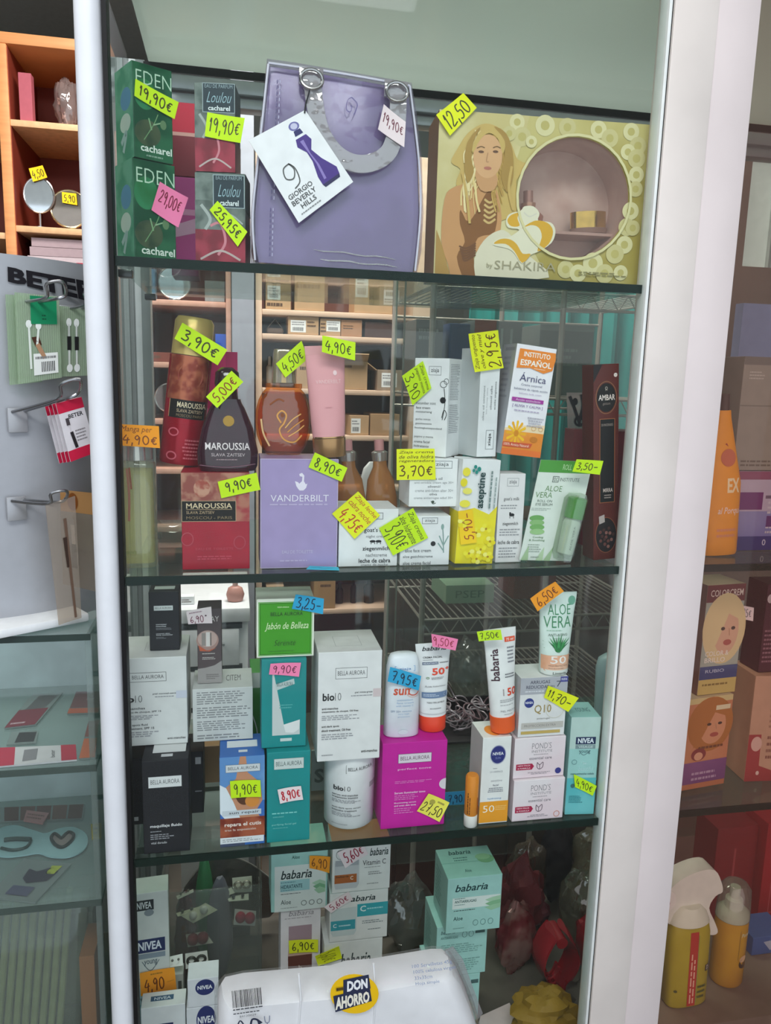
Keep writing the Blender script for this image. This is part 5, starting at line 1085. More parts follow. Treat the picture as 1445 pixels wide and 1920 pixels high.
# ================================================================ lower glass shelf
BA_ = lambda u0, v0, u1, v1, c='#5a5a5c', bg=None: ([R(u0, v0, u1, v1, bg)] if bg else []) + [O(u0, v0, u1, v1, .006, c), T('BELLA AURORA', u0 + .07 * (u1 - u0), v0 + .28 * (v1 - v0), u1 - .07 * (u1 - u0), v0 + .68 * (v1 - v0), c)]
BLK = pm('#1b1a20', .5)
SILV = '#d9dadb'
k1 = C('make_up_box', 'tall black make-up box at the front left of the lower shelf', 'make-up box', (270, 1600), 356, (272, 1428), .014, Z3, .05, BLK, yaw=0, lean=False, front=BA_(.13, .17, .85, .29, '#5d5d60', SILV) + [T('maquillaje fluido', .15, .685, .84, .725, '#e2e2e4', .015), G(.15, .75, .5, .77, 1, '#9a9aa0'), G(.15, .785, .75, .85, 3, '#9a9aa0'), T('vital dorado', .16, .87, .5, .895, '#d5d5d8')], top=[R(.2, .25, .92, .65, SILV), R(.4, .72, .65, .85, '#c9c9cc')])
k2 = C('make_up_box', 'black make-up box at the far left behind the tall one', 'make-up box', (236, 1548), 270, (238, 1424), .075, Z3, .05, BLK, lean=False, front=[R(.35, .88, .7, .94, '#a5a5a8')])
k3 = C('make_up_box', 'black make-up box behind and right of the tall one', 'make-up box', (330, 1556), 382, (328, 1412), .09, Z3, .05, BLK, lean=False, front=[R(.72, .09, .92, .2, '#a5a5a8'), G(.7, .62, .95, .66, 1, '#8a8a90')])
w1 = C('serum_box', 'large white serum box at the left resting on the black boxes', 'serum box', (216, 1416), 352, (213, 1236), .05, max(k1.top, k2.top, k3.top), .075, '#d6d7d6', lean=False, front=BA_(.22, .165, .72, .27) + [T('bio', .03, .42, .28, .50, '#3c3c3e', .03), T('10', .29, .42, .385, .50, '#4a4a4c', -.015), T('piel normal-seca', .53, .40, .85, .425, '#55555a', .01), G(.56, .435, .85, .455, 1, '#8a8a90'), R(.85, .385, 1, .47, '#c6cad8'), T('anti-manchas', .06, .555, .42, .58, '#55555a', .01), T('tratamiento de choque. SPF 15', .03, .60, .64, .625, '#55555a', .01), G(.03, .645, .66, .70, 3, '#9a9aa0'), T('anti-dark spots fluid', .04, .745, .45, .775, '#55555a', .01), T('shock treatment. SPF 15', .03, .785, .54, .81, '#55555a', .01), G(.04, .83, .62, .90, 3, '#9a9aa0'), T('anti-manchas', .72, .915, .97, .94, '#55555a', .012)], top=[O(.4, .3, .8, .7, .005, '#9a9a9c')])
b1 = C('serum_box', 'slim black serum box standing on the large white box', 'serum box', (281, 1238), 337, (277, 1110), .07, w1.top, .035, BLK, lean=False, front=BA_(.16, .235, .8, .32, '#5d5d60', SILV) + [T('corrector', .22, .545, .58, .565, '#dcdce0', .02), T('manchas', .22, .575, .56, .595, '#dcdce0', .02), G(.22, .61, .75, .65, 2, '#8a8a90'), T('uneven skin', .22, .70, .68, .72, '#c9c9cc', .015), T('tone corrector', .22, .725, .78, .745, '#c9c9cc', .015), G(.22, .765, .6, .80, 2, '#8a8a90')], top=[R(.16, .35, .84, .72, SILV)])
srb = C('sunscreen_box', 'blue repair box with a printed sunset bather and a 9,90 tag', 'sunscreen box', (413, 1590), 496, (411, 1421), .015, Z3, .055, '#3a6cb8', lean=False, front=[
    R(0, 0, 1, .5, pm('#5f8fc9', .35, c2='#86aed6', scale=14)), P([(.45, 0), (.58, 0), (.62, .18), (.9, .3), (.95, .5), (.8, .62), (.95, .72), (.9, .78), (.45, .7), (.3, .5), (.12, .34), (.36, .24)], '#c48a6a'), P([(0, .3), (.14, .34), (.3, .5), (.46, .7), (.3, .8), (0, .62)], '#dfe6ee'), E(.55, .42, .2, .12, '#5a3420'), E(.72, .5, .16, .07, '#d68a3c'), R(0, .68, 1, .9, pm('#7a2c1c', .35, c2='#a8583c', scale=40)), R(.05, .595, .92, .655, '#c9d0d8'), T('sun repair', .2, .608, .88, .645, '#4a4c50', .01)] + BA_(.13, .085, .9, .17, '#55585c', '#d2d6da') + [T('repara el cutis', .1, .73, .92, .785, '#f0e2da', .02), T('tras la exposición', .1, .80, .8, .832, '#e0c8bc', .012), R(.0, .895, .98, .965, '#dfe2e6'), G(.05, .91, .94, .95, 2, '#9a9ca0'), R(0, .965, .55, 1, '#46506a')], top=[R(.16, .3, .85, .6, '#dfe3e8'), R(.42, .72, .62, .82, '#dfe3e8')],
    tags=[([(431, 1464), (488, 1462), (489, 1493), (433, 1496)], 'y', '9,90€', {})])
wt = C('serum_box', 'pale grey box covered in small print beside the large white box', 'serum box', (362, 1391), 474, (357, 1293), .055, srb.top, .06, '#c8cac9', yaw=0, lean=False, front=[G(.07, .05, .96, .30, 6, '#85878a'), G(.07, .34, .96, .56, 5, '#85878a'), G(.07, .60, .96, .80, 5, '#85878a'), G(.07, .86, .96, .96, 2, '#85878a')], top=[T('CITEM', .55, .35, .8, .65, '#6a6a6c')])
C('make_up_box', 'slim brown and silver make-up box with an oval window on the pale box', 'make-up box', (371, 1290), 416, (370, 1142), .07, wt.top, .035, '#4f4244', lean=False, front=[P([(0, .8), (.3, .79), (.7, .76), (1, .70), (1, 1), (0, 1)], '#97918f'), E(.42, .42, .46, .135, '#a08078'), E(.42, .40, .40, .11, '#b59c94'), R(.18, .32, .34, .49, '#8d8580'), R(.36, .31, .52, .50, '#d2ccc8'), R(.53, .32, .58, .49, '#6a605c'), P([(.04, .48), (.4, .56), (.8, .52), (.5, .57), (.1, .56)], '#b4583c'), T('AY', .55, .10, .9, .17, '#c9c0bc'), G(.2, .585, .85, .61, 1, '#c4bcb8'), G(.2, .64, .8, .68, 2, '#c4bcb8'), G(.35, .87, .9, .95, 3, '#77706e')],
  tags=[([(349, 1146), (396, 1137), (398, 1168), (353, 1170)], 'w', '6,90', dict(ink='#7a2a48', rect=(.1, .45, .68, .9), extra=[G(.1, .1, .7, .3, 1, '#b08a98'), E(.75, .5, .04, .05, '#5a3a48')]))])
gbk = C('soap_box', 'white and green box standing half hidden behind the teal boxes', 'soap box', (470, 1420), 512, (468, 1262), .122, Z3 , .05, '#3f8f3c', lean=False, front=[R(0, 0, 1, .12, '#e3e6e0'), S([(.0, .3), (.3, .5), (.1, .8)], .05, '#e3e6e0')], left=[R(0, 0, 1, 1, '#d9dcd6')])
TEAL = '#128a8c'
t1 = C('gel_box', 'lower teal face gel box with a white 8,90 tag', 'gel box', (500, 1580), 580, (499, 1412), .015, Z3, .055, TEAL, lean=False, front=BA_(.16, .07, .85, .19, '#4a5c5c', '#cdd6d4') + [G(.12, .66, .85, .69, 1, '#7fd0cc'), G(.14, .70, .5, .73, 1, '#5ab0ae'), T('purifying facial gel', .12, .79, .68, .815, '#8fd6d2'), G(.14, .83, .6, .85, 1, '#5ab0ae')], tags=[([(520, 1480), (564, 1473), (568, 1498), (525, 1506)], 'w', '8,90€', dict(ink='#c21c30', rect=(.1, .2, .95, .8), w=.05))])
t2 = C('gel_box', 'upper teal gel box picturing a tube, with a pink 9,90 tag', 'gel box', (490, 1411), 573, (489, 1238), .025, t1.top, .05, TEAL, lean=False, front=[R(.24, .12, .86, .86, '#c9d0d0'), P([(.28, .17), (.88, .1), (.86, .7), (.50, .74)], TEAL), P([(.49, .74), (.86, .69), (.84, .80), (.72, .84), (.54, .83)], '#e3e5e5'), P([(.30, .28), (.72, .22), (.74, .28), (.33, .345)], '#b9c9c8'), T('BELLA AURORA', .34, .255, .70, .3, '#4a5c5c', 0, 0), G(.4, .5, .75, .56, 2, '#5ab0ae'), R(.42, .895, .68, .93, '#c9d6d4')], tags=[([(507, 1244), (564, 1242), (560, 1268), (504, 1264)], 'p', '9,90€', dict(ink='#7a2a4a'))])
sp = C('soap_box', 'green soap box in a white frame with a blue 3,25 tag', 'soap box', (481, 1234), 588, (484, 1124), .03, t2.top, .05, '#e9ecdc', lean=False, front=[R(.03, .05, .965, .97, '#3f9a12'), O(.055, .075, .94, .945, .006, '#16320c'), O(.04, .06, .955, .96, .004, '#dfe8c8'), T('PERFUMERIA', .36, .13, .56, .155, '#cfe8b0'), T('BELLA AURORA', .24, .225, .80, .29, '#173a10', .01), T('Jabón de Belleza', .14, .40, .90, .55, '#dff0c4', 0, .35), T('Sérénité', .3, .70, .68, .80, '#173a10', -.005, .35), G(.2, .88, .8, .905, 1, '#2a6a14')], tags=[([(554, 1114), (607, 1122), (605, 1151), (547, 1141)], 'b', '3,25-', dict(ink='#14203c', rect=(.1, .15, .95, .85), w=.035))])
# bio bottle and large white box
bo = V('serum_bottle', 'white cylinder bottle under the large white box in the middle', 'bottle', (653, 1560), (658, 1398), .056, Z3, [('body', pm('#e4e4e5', .3), [(0, 43, 1), (.02, 46, 1), (.94, 47, 1), (1, 45, 1)])], front=BA_(.36, .10, .92, .215) + [T('bio', .14, .39, .32, .455, '#3c3c3e', .03), T('10', .335, .39, .45, .455, '#4a4a4c', -.015), R(.84, .39, 1, .46, '#a5a2a4'), T('serum anti-manchas', .12, .5, .6, .525, '#55555a', .012), T('tratamiento intensivo', .12, .535, .6, .56, '#55555a', .012), G(.12, .575, .7, .625, 3, '#9a9aa0'), T('anti-dark spots serum', .12, .68, .66, .705, '#55555a', .012), T('intensive treatment', .12, .715, .58, .74, '#55555a', .012), G(.12, .755, .66, .815, 3, '#9a9aa0'), G(.12, .91, .4, .93, 1, '#a5a5aa')])
w2 = C('serum_box', 'large white serum box standing on the white cylinder bottle', 'serum box', (594, 1396), 711, (598, 1224), .02, bo.top, .075, '#e6e5e5', yaw=0, lean=False, front=BA_(.27, .145, .77, .245) + [T('bio', .075, .37, .26, .44, '#2f2f31', .03), T('10', .27, .37, .365, .44, '#4a4a4c', -.015), T('piel mixta-grasa', .58, .365, .86, .385, '#55555a', .01), G(.52, .395, .86, .412, 1, '#9a9aa0'), R(.87, .345, 1, .42, '#d8c6c8'), T('anti-manchas', .065, .50, .32, .52, '#2f2f31', .012), T('tratamiento de choque. Oil free', .065, .53, .64, .552, '#2f2f31', .012), G(.065, .57, .7, .62, 3, '#a0a0a5'), T('anti-dark spots', .065, .665, .34, .688, '#2f2f31', .012), T('shock treatment. Oil free', .065, .70, .52, .722, '#2f2f31', .012), G(.065, .74, .62, .80, 3, '#a0a0a5'), T('anti-manchas', .70, .91, .96, .935, '#2f2f31', .012), G(.07, .93, .25, .95, 1, '#a0a0a5')], top=[O(.3, .3, .72, .75, .005, '#a5a5a8')])
mg = C('cream_box', 'magenta cream box with a thumb notch and pale yellow 27,50 tag', 'cream box', (713, 1559), 832, (714, 1395), .022, Z3, .05, '#c9189c', lean=False, front=BA_(.24, .13, .76, .24, '#6a4a62', '#e0d4de') + [T('perfect tone', .24, .295, .76, .325, '#eeb4de', .012), G(.2, .44, .8, .475, 2, '#e07cc4'), T('Serum iluminador tono', .2, .57, .68, .595, '#f4d4ec', .015), G(.2, .605, .66, .67, 3, '#e07cc4'), T('Illuminating serum', .2, .69, .54, .712, '#f4d4ec', .015), T('and even skin tone', .2, .72, .54, .742, '#f4d4ec', .015), G(.2, .755, .56, .83, 3, '#e07cc4'), P([(.998, .445)] + [(.998 - .105 * math.sin(math.pi * k / 12), .51 - .065 * math.cos(math.pi * k / 12)) for k in range(1, 12)] + [(.998, .575)], '#dcd2da')], tags=[([(803, 1487), (842, 1504), (823, 1540), (781, 1520)], 'k', '27,50', dict(rect=(.06, .4, .95, .85), ink='#3a2a1c', w=.035, extra=[E(.35, .3, .12, .12, '#b5a84a'), G(.55, .1, .9, .3, 1, '#a89a4a')]))])
V('sun_lotion', 'white domed sun lotion bottle standing on the magenta box', 'bottle', (751, 1393), (755, 1222), .045, mg.top, [('bottle', pm('#e6eaf0', .3), [(0, 31, .55), (.01, 33, .55), (.84, 31, .55), (.86, 30, .55), (.93, 28, .55), (.98, 24, .5), (1, 15, .4)], 2.6)], front=[O(.22, .135, .80, .20, .015, '#8fb4dc'), T('ziaja', .34, .152, .68, .185, '#5a86bc'), T('sun', .2, .40, .66, .48, '#d8583c', .02, .1), RG(.78, .44, .17, .055, .03, '#d8583c'), RG(.78, .44, .23, .075, .012, '#e6a08a'), T('antioxidant', .3, .53, .76, .55, '#9ab8d8'), T('face cream', .3, .565, .78, .585, '#9ab8d8'), T('with vitamin C', .28, .6, .78, .62, '#9ab8d8'), T('SPF 50+', .14, .665, .42, .69, '#8a9cb4'), G(.46, .665, .85, .69, 1, '#b4c4d8'), T('very high', .34, .70, .66, .72, '#9ab8d8'), T('protection', .34, .735, .68, .755, '#9ab8d8'), E(.5, .93, .14, .03, '#d8dce2')], tags=[([(731, 1250), (789, 1267), (784, 1294), (726, 1277)], 'b', '7,95€', dict(ink='#10304a', rect=(.1, .2, .95, .85), w=.035))])
V('face_cream_tube', 'white face cream tube with a red cap on the magenta box', 'tube', (810, 1384), (812, 1206), .055, mg.top, [('tube', pm('#e8e8e9', .35), [(.175, 26, .8), (.4, 27, .55), (.8, 31, .2), (.93, 33, .07), (1, 34, .04)]), ('red_cap', pm('#e8472a', .35), [(0, 24, .9), (.01, 25, .9), (.17, 25, .9), (.175, 24, .9)])], front=[T('babaria', .18, .04, .86, .10, '#2f2f33', .015, .25), T('CREMA FACIAL', .2, .175, .74, .20, '#2f2f33', .012), G(.2, .215, .5, .23, 1, '#77777a'), R(.18, .25, .62, .285, '#4a5a78'), T('HIDRATANTE', .2, .257, .6, .278, '#e8e8ee', .01), G(.66, .25, .95, .28, 1, '#77777a'), T('50', .44, .335, .80, .43, '#e8472a', .025), T('+', .82, .33, .93, .37, '#e8472a', .03), RG(.32, .465, .045, .014, .012, '#5a8a4a'), G(.42, .455, .84, .49, 2, '#8a8a8e'), T('Ácido hialurónico', .24, .565, .82, .59, '#55555a'), R(.16, .66, .86, .74, '#7086a8'), G(.2, .68, .66, .72, 2, '#cfd8e6'), E(.86, .70, .1, .035, '#cfd8e6'), T('TODO TIPO DE PIELES', .28, .79, .78, .81, '#55555a', .012), G(.36, .87, .7, .89, 1, '#8a8a8e'), R(.12, .95, .9, .958, '#c9c9cc')], tags=[([(808, 1188), (858, 1198), (853, 1219), (810, 1212)], 'p', '9,50€', dict(ink='#a0283c', rect=(.05, .18, .92, .8)))])
# sun boxes on the right
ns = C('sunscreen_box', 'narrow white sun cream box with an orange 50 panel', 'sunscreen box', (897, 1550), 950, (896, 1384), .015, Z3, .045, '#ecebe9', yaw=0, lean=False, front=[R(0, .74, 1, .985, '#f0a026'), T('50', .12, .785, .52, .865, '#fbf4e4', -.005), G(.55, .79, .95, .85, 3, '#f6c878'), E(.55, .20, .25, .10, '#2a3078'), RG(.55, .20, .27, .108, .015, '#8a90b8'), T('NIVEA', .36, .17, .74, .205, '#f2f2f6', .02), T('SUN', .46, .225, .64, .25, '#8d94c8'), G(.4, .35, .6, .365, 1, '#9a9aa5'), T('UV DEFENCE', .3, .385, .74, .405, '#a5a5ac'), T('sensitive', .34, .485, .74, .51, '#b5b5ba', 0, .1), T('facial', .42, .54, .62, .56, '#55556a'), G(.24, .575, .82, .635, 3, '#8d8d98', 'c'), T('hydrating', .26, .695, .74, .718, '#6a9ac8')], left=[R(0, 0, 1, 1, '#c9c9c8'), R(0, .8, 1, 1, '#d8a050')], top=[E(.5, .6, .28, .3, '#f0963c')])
V('sunscreen_tube', 'white sun cream tube with an orange cap on the narrow white box', 'tube', (942, 1378), (936, 1180), .03, ns.top, [('tube', pm('#ecebea', .35), [(.165, 23, .85), (.4, 25, .6), (.8, 29, .2), (.94, 31, .07), (1, 31, .04)]), ('orange_cap', pm('#f0622a', .35), [(0, 20, .9), (.01, 23, .9), (.15, 24, .9), (.165, 24, .9)])], front=[T('babaria', .15, .22, .40, .58, '#4a2f3a', .02, rot=90), R(.62, .10, .95, .155, '#e8542c'), T('75 ml', .67, .113, .90, .143, '#f8e0d8', .02), G(.68, .2, .92, .40, 5, '#8a8a92'), G(.56, .50, .92, .56, 2, '#77777d'), T('50', .60, .67, .90, .76, '#e2421f', .02), T('+', .91, .66, .98, .70, '#e2421f', .03), G(.44, .665, .52, .75, 1, '#b0a0a0', rot=1), G(.36, .79, .92, .83, 2, '#b0b0b4'), G(.36, .85, .92, .865, 1, '#b0b0b4'), T('PIEL MIXTA', .36, .915, .84, .935, '#8a8a90'), G(.46, .955, .75, .97, 1, '#a5a5a8')], tags=[([(893, 1184), (938, 1180), (941, 1199), (897, 1202)], 'y', '7,50€', dict(rect=(.08, .2, .92, .8)))])
V('lip_balm', 'orange lip balm stick with a white foot beside the narrow white box', 'lip balm', (881, 1547), (886, 1452), .016, Z3, [('stick', pm('#e08a2c', .35), [(.23, 12, 1), (.24, 12.5, 1), (.96, 12.5, 1), (1, 10, 1)]), ('foot', pm('#e8e4de', .4), [(0, 11.5, 1), (.01, 12.5, 1), (.22, 12.5, 1), (.23, 12, 1)])], front=[G(.06, .3, .3, .95, 2, '#6a3a18', rot=1), R(.84, .55, .97, .95, '#b5541c')])
PK = pm('#efe4e8', .4, c2='#ecd6dd', scale=12)
def ponds(label, bl, xr, tl, z, badge, shelf):
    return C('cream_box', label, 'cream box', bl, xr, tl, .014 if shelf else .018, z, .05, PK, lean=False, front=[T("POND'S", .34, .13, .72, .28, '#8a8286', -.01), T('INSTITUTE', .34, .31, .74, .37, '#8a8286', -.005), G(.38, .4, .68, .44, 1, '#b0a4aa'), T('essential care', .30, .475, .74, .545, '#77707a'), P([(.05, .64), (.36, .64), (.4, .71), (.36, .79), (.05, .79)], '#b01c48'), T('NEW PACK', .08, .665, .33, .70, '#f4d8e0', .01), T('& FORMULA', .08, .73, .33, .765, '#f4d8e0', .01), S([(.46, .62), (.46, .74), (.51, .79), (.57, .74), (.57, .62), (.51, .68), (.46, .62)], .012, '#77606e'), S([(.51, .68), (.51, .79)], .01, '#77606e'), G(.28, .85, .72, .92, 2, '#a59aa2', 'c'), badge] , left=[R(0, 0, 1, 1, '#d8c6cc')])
p1 = ponds('lower pale pink cream box of a stacked pair at the front right', (959, 1543), 1054, (959, 1465), Z3, RG(.87, .88, .06, .075, .012, '#d8907c'), True)
p2 = ponds('upper pale pink cream box with a blue number badge', (961, 1463), 1056, (960, 1386), p1.top, E(.88, .86, .06, .075, '#3a3a88'), False)
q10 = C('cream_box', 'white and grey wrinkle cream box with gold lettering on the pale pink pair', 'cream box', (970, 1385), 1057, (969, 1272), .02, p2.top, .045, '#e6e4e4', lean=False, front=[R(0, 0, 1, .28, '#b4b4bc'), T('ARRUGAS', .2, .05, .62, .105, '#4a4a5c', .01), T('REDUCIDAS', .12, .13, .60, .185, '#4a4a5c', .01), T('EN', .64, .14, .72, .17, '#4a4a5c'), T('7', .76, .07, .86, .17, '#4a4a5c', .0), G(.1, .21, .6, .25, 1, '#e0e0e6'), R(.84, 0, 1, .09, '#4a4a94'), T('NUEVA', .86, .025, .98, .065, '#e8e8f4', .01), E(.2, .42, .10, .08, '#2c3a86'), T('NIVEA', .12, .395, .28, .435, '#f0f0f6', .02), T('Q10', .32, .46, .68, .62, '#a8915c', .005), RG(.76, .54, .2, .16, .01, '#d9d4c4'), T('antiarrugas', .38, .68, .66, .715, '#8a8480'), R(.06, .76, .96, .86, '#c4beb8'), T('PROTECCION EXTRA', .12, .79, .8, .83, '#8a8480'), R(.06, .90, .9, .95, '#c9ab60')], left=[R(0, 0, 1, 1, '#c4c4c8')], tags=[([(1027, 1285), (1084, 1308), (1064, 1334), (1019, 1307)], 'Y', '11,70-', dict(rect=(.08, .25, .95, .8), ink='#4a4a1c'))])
lf_ = []
for k in range(15):
    a = math.pi * (1.06 + .88 * (k / 14)); ln = .36 + .05 * (k % 3); cxp, cyp = .5, .60
    tipx, tipy = cxp + ln * math.cos(a), cyp + ln * .42 * math.sin(a) * 1.15
    nx, ny = -math.sin(a) * .045, math.cos(a) * .018
    lf_.append(P([(cxp + nx, cyp + ny), (tipx, tipy), (cxp - nx, cyp - ny), (cxp, cyp + .01)], ('#1f6a34', '#3c9a54', '#2a7f42')[k % 3]))
V('aloe_tube', 'aloe vera tube with a printed agave and an orange 6,50 tag', 'tube', (1036, 1265), (1044, 1110), .035, q10.top, [('tube', pm('#d9e8e0', .35), [(0, 25, .85), (.01, 27, .85), (.3, 29, .6), (.75, 34, .25), (.94, 37, .07), (1, 37, .04)])], front=[E(.86, .10, .1, .055, '#6fa890'), T('ALOE', .22, .14, .82, .265, '#3c8a5c', -.01), T('VERA', .12, .28, .84, .42, '#3c8a5c', -.01), G(.2, .44, .76, .465, 1, '#a8c8b4'), T('ANTI-AGING', .24, .49, .74, .52, '#6a7a70'), G(.36, .54, .62, .555, 1, '#a8b8b0')] + [R(.02, .755, .98, 1, pm('#e8a884', .35, c2='#efc2a4', scale=18)), R(.02, .93, .98, 1, '#dfe2dc')] + [('p', [(x, y + .10) for x, y in q[1]], q[2]) for q in lf_] + [T('50', .30, .76, .72, .85, '#f8efe8', .01), T('HIGH PROTECTION', .26, .865, .76, .885, '#a87a64'), G(.26, .90, .7, .915, 1, '#b59080'), T('Linterie', .36, .95, .72, .98, '#55605a', .01, .1)], tags=[([(993, 1122), (1040, 1090), (1056, 1108), (1007, 1146)], 'o', '6,50€', dict(ink='#7a3410', rect=(.12, .2, .9, .85)))])
AQ = pm('#9fcdc9', .35)
C('cream_box', 'pale aqua cream box with a 4,90 tag at the far right', 'cream box', (1058, 1527), 1112, (1061, 1345), .02, Z3, .045, AQ, yaw=-6, lean=False, front=[R(0, 0, 1, .32, pm('#b9d0ca', .4)), R(0, .62, 1, 1, pm('#4fb4bc', .4, c2='#74c4c8', scale=9)), R(.2, .20, .88, .275, '#1f2f55'), T('NIVEA', .27, .212, .82, .263, '#e6ecf2', .03), R(.2, .28, .88, .32, '#7f9498'), T('VISAGE', .3, .288, .8, .312, '#c9d8d8', .01), T('young', .34, .335, .72, .375, '#5a7a80', .01), S([(.34, .34), (.5, .385), (.72, .34)], .02, '#5a7a80'), RG(.2, .455, .09, .025, .015, '#5f8a90'), T('be', .5, .45, .62, .48, '#c9e4e4'), T('beautiful', .36, .50, .86, .545, '#bfe0e0', 0, .1), T('crema antimanchas cuidado', .1, .565, .9, .585, '#3f6a74', .01), E(.2, .70, .07, .022, '#3a6a70'), G(.1, .80, .6, .88, 5, '#2f7f8a')], tags=[([(1075, 1451), (1118, 1473), (1110, 1491), (1077, 1475)], 'y', '4,90€', dict(rect=(.1, .2, .92, .8)))], top=[T('YOUNG', .3, .4, .8, .65, '#5a7a80')])
lc = V('lotion_bottle', 'pale blue grey bottle at the far right end behind the aqua box', 'bottle', (1136, 1500), (1146, 1228), .10, Z3, [('bottle', pm('#9db4b4', .3), [(0, 28, .8), (.9, 28, .8), (.97, 24, .8), (1, 14, .8)])])
# blue tag between the magenta box and the balm
c_ = [W(x, y, .06) for x, y in ((832, 1524), (872, 1521), (872, 1546), (832, 1548))]
r = thing('price_tag', 'blue 7,90 tag lying between the magenta box and the lip balm', 'price tag', Matrix.Translation(((c_[2] + c_[3]) / 2).to_tuple()))
r.location.z = Z3; bpy.context.view_layer.update()
c_ = [p + Vector((0, 0, max(0, Z3 + .001 - c_[2].z))) for p in c_]
F_, as2 = quadF(c_); slab('paper', F_, as2, pm('#2a8ab8', .6), [H('7,90', .15, .25, .85, .8, '#0f2c44', .04)], r, txtname='handwriting')
# things at the back of the lower shelf
tr_ = thing('black_tray', 'shallow black tray at the back of the lower shelf heaped with hair elastics', 'tray', Matrix.Translation((W(870, 1400, .27).x, .27, Z3 + .001)))
g = MB(); g.box(-.055, .055, -.05, .05, 0, .004, pm('#2a2326', .4), .001)
g.box(-.055, .055, .047, .05, 0, .03, pm('#2a2326', .4)).box(-.055, -.052, -.05, .05, 0, .02, pm('#2a2326', .4)).box(.052, .055, -.05, .05, 0, .02, pm('#2a2326', .4)); g.build('tray', tr_)
rr_ = random.Random(12)
EL = [pm('#c9b8c0', .3, metal=.3), pm('#a89aa2', .3, metal=.3), pm('#8d6f76', .4)]
proto = None
for k in range(26):
    if k < 3:
        g = MB(); R_ = .016; pts = []
        for i in range(28):
            a = 2 * math.pi * i / 28
            pts.append((R_ * math.cos(a) * (1 + .15 * math.sin(3 * a + k)), R_ * .8 * math.sin(a), .003 * math.sin(2 * a + k)))
        g.tube(pts, .0011, EL[k], 6, True)
        o = g.build('hair_elastic'); base = o if k == 0 else o
        protos = (protos if k else []) + [o]
    else:
        o = protos[k % 3].copy(); COL.objects.link(o)
    o.location = tr_.location + Vector((rr_.uniform(-.036, .036), rr_.uniform(-.034, .028), .010 + .0016 * k))
    o.rotation_euler = (rr_.uniform(-.7, .7), rr_.uniform(-.7, .7), rr_.uniform(0, 6))
    tag_(o, 'thin silvery mauve hair elastic in the tangled heap on the black tray', 'hair elastic', 'hair elastics heaped on the black tray')
pb = Vector((W(862, 1300, .31).x, .315, Z3)); pb.x = W(848, 1200, .33).x
blob('plastic_bag', 'puffed clear plastic bag at the back behind the two sun tubes', 'bag', Vector((W(880, 1250, .665).x, .665, .786)), (.042, .04, .066), film('#e2e4de', .25, '#a8aca4', refl=.12, edge=.7, bump=.7), 8, .25)
C('carton', 'flat black carton leaning at the back beside the puffed clear bag', 'box', (845, 1345), 945, (850, 1250), .76, .786, .06, '#2f2a2c', lean=False)
C('leaflet', 'grey printed card behind the teal boxes in the gap', 'card', (583, 1500), 612, (583, 1408), .12, Z3, .004, '#8a9492', lean=False, front=[T('P', .3, .12, .7, .3, '#5a6462', .02), T('S', .2, .45, .8, .8, '#4a5452', .03)])
C('carton', 'brown carton edge behind the blue repair box', 'box', (380, 1500), 412, (378, 1400), .16, Z3, .03, '#a8805c', lean=False)

# ================================================================ cabinet floor
def bab(u0, v0, u1, v1, c='#1f3436'): return T('babaria', u0, v0, u1, v1, c, .015, .25)
MINT = '#a5d2cb'
def minty(kind):
    return [R(.06, .30, .98, 1, '#e2e8e4') if kind else R(.12, .36, .62, .56, '#d8e8e2'), bab(.14, .40 if kind else .10, .74 if kind else .72, .54 if kind else .25)]
FY = .15
pinkb = C('nail_box', 'white box picturing a mauve nail polish, with a yellow 6,90 tag', 'nail polish box', (525, 1988), 598, (527, 1706), FY + .005, Z4, .045, '#e6dde0', lean=False, front=[T('babaria', .2, .02, .82, .06, '#8d868a', 0, .25), G(.1, .07, .9, .085, 1, '#b5aaae'), R(.2, .14, .78, .26, '#a88a94'), P([(.2, .26), (.78, .26), (.80, .42), (.18, .42)], '#c4b0b4'), R(.19, .36, .79, .62, '#6a3c34'), R(.19, .34, .79, .38, '#c9a594'), T('b', .46, .46, .54, .5, '#d8c0b8')], tags=[([(541, 1763), (596, 1761), (596, 1784), (542, 1787)], 'Y', '6,90€', dict(rect=(.1, .2, .9, .8)))])
ba1 = C('cream_box', 'white and mint aloe cream box with an orange tag on the nail polish box', 'cream box', (508, 1705), 613, (501, 1602), FY, pinkb.top, .065, MINT, lean=False, front=[R(.06, .22, .97, 1, '#e4e9e6'), bab(.17, .30, .72, .45), R(.16, .47, .68, .66, '#a9d4d8'), T('HIDRATANTE', .17, .545, .55, .61, '#2f5a66', .015), G(.17, .485, .5, .52, 1, '#6f9aa4'), G(.17, .625, .5, .65, 1, '#6f9aa4'), G(.17, .69, .56, .71, 1, '#2a2c2e'), T('Aloe', .17, .80, .35, .88, '#2a3c3e'), G(.17, .93, .5, .955, 1, '#a0a8a6')] + [P([(.72 + .02 * k, .55 + .06 * k), (.86, .50 + .06 * k), (.96, .54 + .06 * k), (.96, .60 + .06 * k), (.84, .62 + .06 * k)], c) for k, c in enumerate(('#b4d4b8', '#7fb48a', '#a5cba9'))] + [RG(q, .88, .05, .045, .01, '#55605e') for q in (.58, .72, .86)] + [T('Aloe', .36, .05, .5, .11, '#3f6a68')], tags=[([(580, 1604), (619, 1606), (617, 1636), (580, 1627)], 'o', '6,90', dict(ink='#7a3c10', rect=(.1, .2, .9, .8), w=.04))])
def vit(label, bl, xr, tl, z, ac, lo, tg, d=.055):
    return C('cream_box', label, 'cream box', bl, xr, tl, FY - .01, z, d, '#e9e8e6', lean=False, front=lo, tags=tg, top=[R(0, 0, 1, 1, ac)])
